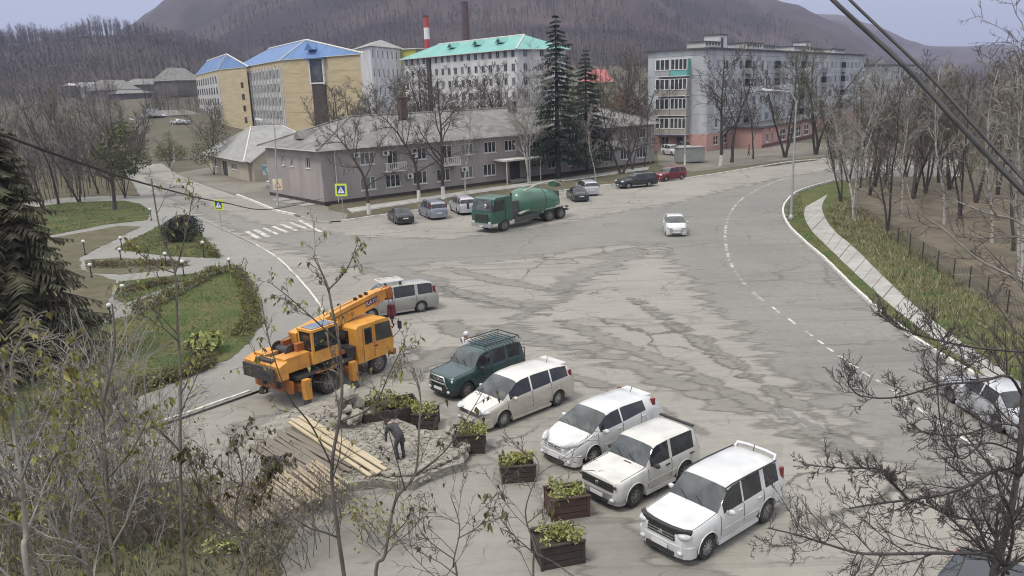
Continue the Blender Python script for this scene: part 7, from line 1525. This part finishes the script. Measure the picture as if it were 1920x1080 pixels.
def stand(**k):
    J = dict(hip=(0, 0, .92), waist=(0, 0, 1.08), chest=(0, 0, 1.32), neck=(0, 0, 1.48), head=(.015, 0, 1.58), crown=(.01, 0, 1.68), shL=(0, .19, 1.40), elL=(-.03, .25, 1.12), wrL=(.06, .25, .88), fiL=(.09, .24, .78), shR=(0, -.19, 1.40), elR=(-.03, -.25, 1.12), wrR=(.06, -.25, .88), fiR=(.09, -.24, .78), thL=(0, .09, .86), knL=(.03, .1, .48), anL=(0, .1, .08), toL=(.16, .11, .035), thR=(0, -.09, .86), knR=(.0, -.1, .48), anR=(-.05, -.1, .08), toR=(.11, -.11, .035)); J.update(k); return J
m_skin = mat('skin', (.45, .28, .21), rough=.6); m_cw = mat('pale_grey_jacket', (.6, .61, .62), (.5, .51, .53), scale=6, rough=.8); m_ck = mat('black_work_jacket', (.04, .042, .048), (.07, .07, .072), scale=8, rough=.85); m_jean = mat('dark_trousers', (.035, .04, .055), rough=.85); m_boot = mat('boots', (.02, .018, .016), rough=.7); m_hair = mat('dark_hair', (.025, .02, .016), rough=.7); m_rj = mat('dull_red_jacket', (.25, .06, .06), rough=.8)
p = G(864, 708, .004); p = Vector((p.x + .25, p.y + .9, .004)); person('person in a pale hooded jacket behind the dark green off-roader', p, -2.2, stand(), [m_cw, m_jean, m_skin, m_boot, m_cw, m_cw])
p = G(752, 862, .3); person('person in black work clothes bending over the rubble platform', p, 2.4, stand(waist=(.12, 0, 1.02), chest=(.34, 0, 1.16), neck=(.46, 0, 1.22), head=(.56, 0, 1.25), crown=(.65, 0, 1.25), shL=(.36, .19, 1.2), elL=(.44, .24, .92), wrL=(.5, .2, .68), fiL=(.53, .18, .58), shR=(.36, -.19, 1.2), elR=(.44, -.24, .92), wrR=(.52, -.2, .68), fiR=(.55, -.18, .58), knL=(.1, .12, .48), hip=(-.05, 0, .9)), [m_ck, m_jean, m_skin, m_boot, m_hair], h=1.6)
p = G(1404, 292, .1); person('person in a dull red jacket walking by the pink shop front', p, 3.1, stand(knL=(.16, .1, .48), anL=(.14, .1, .1), toL=(.3, .1, .06), anR=(-.2, -.1, .12), toR=(-.06, -.1, .04)), [m_rj, m_jean, m_skin, m_boot, m_hair])
# ================================================================== near bare trees
P_MIN[0] = .005
def near_tree(label, stems, seed, mt, mc, P, leaves=60, leaf_m=None, lsize=.11, name='bare_tree', r_end=.3, root=None, thin=.58):
    """stems: list of (radius, [(px, py, distance), ...]); the first one is rooted in the ground"""
    rng = random.Random(seed); stems = [(r * thin, q) for r, q in stems]; p0 = D(*stems[0][1][0]); base = Vector((root[0], root[1], 0)) if root else Vector((p0.x, p0.y, 0)); t = thing(name, label, 'tree', base); mb = [MB(), MB()]; tips = []
    for i, (r, pp) in enumerate(stems):
        pts = [D(*q) for q in pp]
        if i == 0 and pts[0].z > .05: pts = [Vector((base.x, base.y, -.05))] + pts
        pts = [q - base for q in smooth_line(pts, 5)]; n = len(pts); L_ = sum((b_ - a).length for a, b_ in zip(pts, pts[1:]))
        mb[0].tube(pts, [r * (1 - (1 - r_end) * k / (n - 1)) for k in range(n)], 7, cap=False); ramify(mb, pts, min(L_, 4.5), r, 0, rng, P, tips)
    mb[0].build('trunk', mt, t, 60, fix=False); mb[1].build('crown', mc, t, fix=False)
    if leaves and tips:
        lm = MB()
        for _ in range(leaves):
            q, d = tips[rng.randrange(len(tips))]; s = lsize * rng.uniform(.6, 1.3); dn = (d * .3 + Vector((rng.gauss(0, .35), rng.gauss(0, .35), -1))).normalized(); sdv = dn.cross(Vector((rng.gauss(0, 1), rng.gauss(0, 1), .2))).normalized() * s * .24; nn = sdv.cross(dn) * .5
            lm.face([q, q + dn * s * .35 + sdv, q + dn * s, q + dn * s * .45 - nn * .6]); lm.face([q, q + dn * s * .45 - nn * .6, q + dn * s, q + dn * s * .35 - sdv])
        lm.build('leaves', leaf_m or m_leaf_d, t, fix=False)['kind'] = 'stuff'
    return t
m_bark_n = mat('near_bark', (.15, .132, .112), (.08, .07, .06), scale=5, rough=.95, bump=.4, stretch=(1, 1, .35)); m_bark_p = mat('near_pale_bark', (.3, .285, .25), (.17, .155, .135), scale=4, rough=.95, bump=.3, stretch=(1, 1, .4)); m_bark_d = mat('near_black_bark', (.1, .088, .085), (.06, .052, .052), scale=4, rough=.95, bump=.4)
PN = [(13, .15, 1, .30, .75, .12, .05, 5, 1), (8, .15, 1, .46, .7, .16, .03, 4, 1), (5, .15, 1, .5, .7, .2, .02, 3, 1)]
PN2 = [(9, .2, 1, .28, .75, .12, .06, 4, 1), (5, .15, 1, .5, .7, .18, .03, 3, 1), (4, .2, 1, .5, .7, .2, .02, 3, 1)]
near_tree('bare tree with slender forked top standing before the crane', [(.075, [(650, 1120, 12.5), (634, 1000, 12.6), (622, 880, 12.8), (640, 760, 13), (638, 660, 13.2), (622, 575, 13.4), (612, 530, 13.6), (587, 480, 13.8)]), (.03, [(614, 545, 13.5), (650, 505, 13.6), (672, 450, 13.7)]), (.028, [(634, 640, 13.3), (590, 600, 13), (545, 560, 12.8), (500, 525, 12.6)]), (.03, [(626, 880, 12.8), (585, 800, 12.4), (540, 740, 12), (505, 640, 11.8), (490, 560, 11.7)]), (.03, [(640, 790, 13), (700, 760, 12.6), (730, 700, 12.4), (760, 640, 12.2)])], 11, m_bark_n, m_twig, PN2, 240, m_leaf)
near_tree('dark leaning sapling with forked limbs right of the slatted panels', [(.055, [(705, 1110, 11), (722, 1040, 11.1), (741, 940, 11.3), (778, 890, 11.6), (786, 800, 11.9), (788, 740, 12.2), (775, 690, 12.4)]), (.028, [(778, 890, 11.6), (830, 850, 11.4), (866, 800, 11.2), (905, 735, 11.1)]), (.022, [(760, 920, 11.4), (735, 830, 11.2), (715, 760, 11)])], 12, m_bark_n, m_twig, PN2, 80)
near_tree('bare tree whose long fork rises beside the park lawn', [(.07, [(352, 1110, 13), (342, 1000, 13.1), (338, 830, 13.4), (338, 700, 13.8), (332, 600, 14.1), (328, 510, 14.4), (300, 430, 14.6), (284, 335, 14.8)]), (.03, [(329, 510, 14.4), (348, 440, 14.5), (364, 350, 14.7)]), (.022, [(329, 512, 14.4), (295, 500, 14.1), (255, 470, 13.8), (240, 455, 13.7)]), (.024, [(334, 640, 14), (300, 610, 13.6), (262, 585, 13.4), (235, 540, 13.2)]), (.025, [(338, 740, 13.7), (365, 690, 13.4), (380, 640, 13.2)]), (.026, [(340, 850, 13.3), (290, 800, 12.8), (238, 790, 12.5), (215, 740, 12.3), (205, 640, 12.2)])], 13, m_bark_n, m_twig, PN2, 240, m_leaf)
near_tree('thin many-twigged bare tree in the lower left shrub bed', [(.06, [(230, 1120, 10.5), (205, 1000, 10.7), (200, 880, 11), (194, 770, 11.3), (215, 650, 11.5), (210, 570, 11.6)]), (.025, [(202, 980, 10.7), (150, 900, 10.4), (120, 830, 10.2), (90, 780, 10.1)]), (.025, [(200, 900, 10.9), (250, 840, 10.8), (290, 760, 10.7)]), (.022, [(196, 790, 11.2), (165, 720, 11), (140, 640, 10.9)])], 14, m_bark_n, m_twig_l, PN, 420, m_leaf)
near_tree('leaning dark stem crossing the lower left corner', [(.06, [(180, 1120, 9.5), (130, 1000, 9.7), (95, 900, 9.9), (70, 780, 10.1), (60, 690, 10.2)]), (.03, [(120, 980, 9.7), (60, 960, 9.5), (0, 960, 9.4)]), (.024, [(90, 880, 9.9), (130, 800, 9.8), (150, 720, 9.7)])], 15, m_bark_n, m_twig_l, PN, 420, m_leaf)
near_tree('pale bark tree at the lower left picture edge', [(.07, [(60, 1120, 8.8), (48, 1000, 9), (40, 900, 9.1), (25, 800, 9.3), (22, 680, 9.4), (40, 640, 9.5)]), (.03, [(40, 900, 9.1), (70, 820, 9), (105, 740, 8.9), (115, 690, 8.8)]), (.03, [(26, 800, 9.3), (-10, 740, 9.2), (-30, 700, 9.2)])], 16, m_bark_p, m_twig_l, PN, 380, m_leaf)
near_tree('small bare tree low in the middle of the shrub bed', [(.05, [(470, 1120, 10), (455, 1040, 10.1), (440, 960, 10.3), (455, 900, 10.4), (445, 840, 10.5)]), (.024, [(448, 1000, 10.2), (400, 950, 10.1), (370, 900, 10), (350, 850, 10)]), (.02, [(446, 960, 10.3), (500, 910, 10.2), (530, 870, 10.2)])], 17, m_bark_n, m_twig, PN, 420)
near_tree('thin sapling reaching up beside the reddish planter', [(.028, [(1000, 1110, 9), (1006, 1040, 9.1), (985, 960, 9.3), (1010, 880, 9.4), (1000, 850, 9.5)]), (.016, [(1004, 1040, 9.1), (960, 1000, 9), (930, 960, 9)]), (.014, [(990, 980, 9.2), (1040, 940, 9.2)])], 18, m_bark_n, m_twig, PN2, 26)
near_tree('thin twiggy sapling at the middle of the bottom edge', [(.03, [(860, 1120, 9.4), (850, 1060, 9.5), (862, 990, 9.6), (845, 930, 9.7)]), (.016, [(853, 1050, 9.5), (800, 1010, 9.4), (770, 960, 9.4)]), (.016, [(858, 1010, 9.6), (905, 980, 9.5), (925, 930, 9.5)])], 19, m_bark_n, m_twig, PN2, 30)
# tangle of pale arching shoots on the lawn bank
rng = random.Random(4); base = G(215, 800, .1); t = thing('arching_bush', 'large tangle of pale arching shoots before the big spruce', 'shrub', base); mb = MB(); mc = MB(); tips = []
for k in range(64):
    a = rng.uniform(0, 6.283); L_ = rng.uniform(2.8, 5.6); ln = rng.uniform(.15, .6); p = Vector((rng.gauss(0, .5), rng.gauss(0, .4), 0)); d = Vector((math.cos(a) * ln, math.sin(a) * ln, 1)); pts = limb(p, d, L_, 9, .07, .0, rng, .22); mb.tube(pts, [.026 * (1 - .8 * i / 9) for i in range(10)], 5, cap=False); ramify([mb, mc], pts, L_, .02, 0, rng, [(5, .35, 1, .22, .6, .12, 0, 3, 1), (3, .2, 1, .5, .6, .15, 0, 3, 1)], tips)
mb.build('shoots', m_bark_p, t, 60, fix=False); mc.build('twigs', m_twig_l, t, fix=False)
rng = random.Random(14); base = G(60, 930, .1); t = thing('arching_bush', 'grey twiggy bush filling the left edge under the pale bark tree', 'shrub', base); mb = MB(); mc = MB()
for k in range(60):
    a = rng.uniform(0, 6.283); L_ = rng.uniform(2.5, 5.0); ln = rng.uniform(.1, .55); p = Vector((rng.gauss(0, .9), rng.gauss(0, .6), 0)); d = Vector((math.cos(a) * ln, math.sin(a) * ln, 1)); pts = limb(p, d, L_, 8, .08, .0, rng, .12); mb.tube(pts, [.022 * (1 - .8 * i / 8) for i in range(9)], 5, cap=False); ramify([mb, mc], pts, L_, .018, 0, rng, [(6, .3, 1, .22, .6, .12, 0, 3, 1), (3, .2, 1, .5, .6, .15, 0, 3, 1)])
mb.build('shoots', m_bark_n, t, 60, fix=False); mc.build('twigs', m_twig, t, fix=False)
for k, (x, y, n_, h_, lb) in enumerate([(300, 1010, 34, 2.0, 'low dense bare bush in the middle of the shrub bed'), (150, 1050, 30, 2.2, 'low dense bare bush at the bottom left'), (430, 1010, 26, 1.6, 'low bare bush beside the slatted panel'), (560, 1010, 26, 1.5, 'low dry bush at the foot of the forked tree'), (620, 960, 22, 1.3, 'small reddish dry bush under the planks'), (90, 1000, 46, 4.2, 'tall dense twiggy bush at the lower left corner'), (250, 960, 44, 3.8, 'tall dense twiggy bush between the two thin bare trees'), (360, 985, 40, 3.2, 'tall twiggy bush below the forked tree'), (180, 900, 40, 3.2, 'twiggy bush with olive leaves at the lane edge'), (20, 1060, 40, 4.0, 'twiggy bush cut by the lower left picture edge'), (520, 1060, 34, 2.4, 'twiggy bush at the bottom edge left of the sapling'), (720, 1010, 18, 1.4, 'sparse twiggy sprig at the car park edge')]):
    rng = random.Random(50 + k); t = thing('bare_bush', lb, 'shrub', G(x, y, .05)); mb = MB(); mc = MB(); tips = []
    for q in range(n_):
        a = rng.uniform(0, 6.283); L_ = h_ * rng.uniform(.6, 1.15); ln = rng.uniform(.1, .8); p = Vector((rng.gauss(0, .45), rng.gauss(0, .4), 0)); pts = limb(p * (h_ / 2 if h_ > 2 else 1), Vector((math.cos(a) * ln, math.sin(a) * ln, 1)), L_, 6, .1, .02, rng, .05); mb.tube(pts, [.014 * (1 - .75 * i / 6) for i in range(7)], 4, cap=False); ramify([mb, mc], pts, L_, .012, 0, rng, [(7, .2, 1, .35, .7, .14, .02, 3, 1), (4, .2, 1, .5, .6, .15, 0, 3, 1)], tips)
    mb.build('shoots', m_bark_n, t, 60, fix=False); mc.build('twigs', m_twig_l if k % 3 else m_twig, t, fix=False); lm = MB()
    for _ in range(120 if k < 5 else 420): q, d = tips[rng.randrange(len(tips))]; leafblob(lm, q, (.02, .02, .02), 1, .1, rng, 0, 0, -.6)
    lm.build('leaves', m_leaf_d if k % 3 == 1 else m_leaf, t, fix=False)['kind'] = 'stuff'
# leafy low weeds in the bed
p = G(440, 1035, .05); leafy('weed_clump', 'bright yellow-green leafy weed clump at the bottom of the shrub bed', 'plant', p, [((-.3, 0, .25), (.5, .4, .25)), ((.3, .1, .3), (.5, .4, .3))], m_leaf_y, 160, .11, 21, shell=.1)
# ---------------------------------------------------------------- black-branched tree at the right edge
PR = [(24, .08, 1, .24, .8, .12, .09, 5, 1), (10, .1, 1, .44, .75, .15, .1, 4, 1), (8, .15, 1, .44, .7, .18, .07, 3, 1)]
P_MIN[0] = .0036
near_tree('dark tree with long arching boughs reaching in from the right edge', [(.13, [(1850, 1150, 8.6), (1872, 1050, 8.7), (1895, 960, 8.8), (1912, 850, 9), (1918, 740, 9.2), (1925, 640, 9.4), (1940, 560, 9.5)]),
    (.062, [(1914, 890, 8.9), (1872, 880, 8.8), (1827, 904, 8.6), (1776, 925, 8.4), (1704, 937, 8.2), (1640, 945, 8), (1593, 953, 7.9)]), (.055, [(1890, 1075, 8.7), (1861, 1043, 8.5), (1763, 1037, 8.2), (1657, 1039, 7.9), (1605, 1036, 7.8), (1550, 1020, 7.7), (1499, 1004, 7.6), (1440, 990, 7.5)]),
    (.035, [(1704, 937, 8.2), (1675, 906, 8.1), (1652, 880, 8), (1584, 878, 7.9), (1516, 872, 7.8)]), (.035, [(1850, 975, 8.7), (1790, 970, 8.5), (1740, 948, 8.4), (1704, 937, 8.3)]), (.04, [(1922, 660, 9.4), (1831, 652, 9.1), (1755, 637, 8.9), (1700, 620, 8.7), (1660, 600, 8.6)]), (.045, [(1916, 740, 9.2), (1890, 705, 9.1), (1840, 715, 9), (1765, 722, 8.7), (1680, 745, 8.5), (1615, 742, 8.3), (1590, 720, 8.3)]),
    (.035, [(1914, 800, 9.1), (1870, 795, 8.9), (1806, 815, 8.7), (1740, 812, 8.5), (1700, 790, 8.4)]), (.03, [(1912, 850, 9), (1850, 830, 8.8), (1800, 860, 8.6), (1765, 800, 8.5), (1757, 690, 8.4), (1758, 640, 8.4)]), (.05, [(1880, 1080, 8.7), (1900, 1000, 8.3), (1880, 930, 8.1), (1830, 940, 7.9)])], 31, m_bark_d, m_bark_d, PR, 0, root=(5.35, 8.3), thin=.44)
P_MIN[0] = .006
near_tree('pale limbed tree stretching bare grey branches in from the right', [(.1, [(2080, 900, 13), (2060, 760, 13), (2030, 640, 13), (2010, 560, 13)]), (.05, [(2030, 640, 13), (1960, 560, 13), (1920, 529, 13), (1834, 486, 13.2), (1772, 432, 13.4), (1718, 393, 13.6), (1700, 345, 13.8)]), (.04, [(2010, 540, 13), (1920, 424, 13), (1850, 400, 13.2), (1780, 371, 13.4)]), (.032, [(2000, 500, 13), (1920, 447, 13), (1840, 446, 13.2), (1795, 428, 13.4)]), (.03, [(2030, 640, 13), (1960, 600, 13), (1900, 520, 13), (1874, 520, 13.1), (1785, 514, 13.3)]), (.03, [(2010, 560, 13), (1960, 300, 13.2), (1935, 120, 13.4), (1915, 40, 13.5)])], 32, m_bark_p, m_twig, [(9, .2, 1, .3, .7, .13, .06, 4, 1), (5, .15, 1, .5, .7, .16, .05, 3, 1), (4, .2, 1, .5, .7, .2, .03, 3, 1)], 0)
# ================================================================== air
b = MB(); b.box((0, 1550, 195), (5600, 3900, 410)); hz = b.build('haze', [], fix=True); hz['kind'] = 'stuff'; hz['label'] = 'thin grey-blue autumn haze'; hz.data.materials.clear()
mh = bpy.data.materials.new('haze_air'); mh.use_nodes = True; n = mh.node_tree; n.nodes.clear(); o_ = n.nodes.new('ShaderNodeOutputMaterial'); pv = n.nodes.new('ShaderNodeVolumePrincipled')
pv.inputs['Color'].default_value = (.62, .68, .93, 1); pv.inputs['Density'].default_value = .00024; n.links.new(pv.outputs[0], o_.inputs['Volume']); hz.data.materials.append(mh)
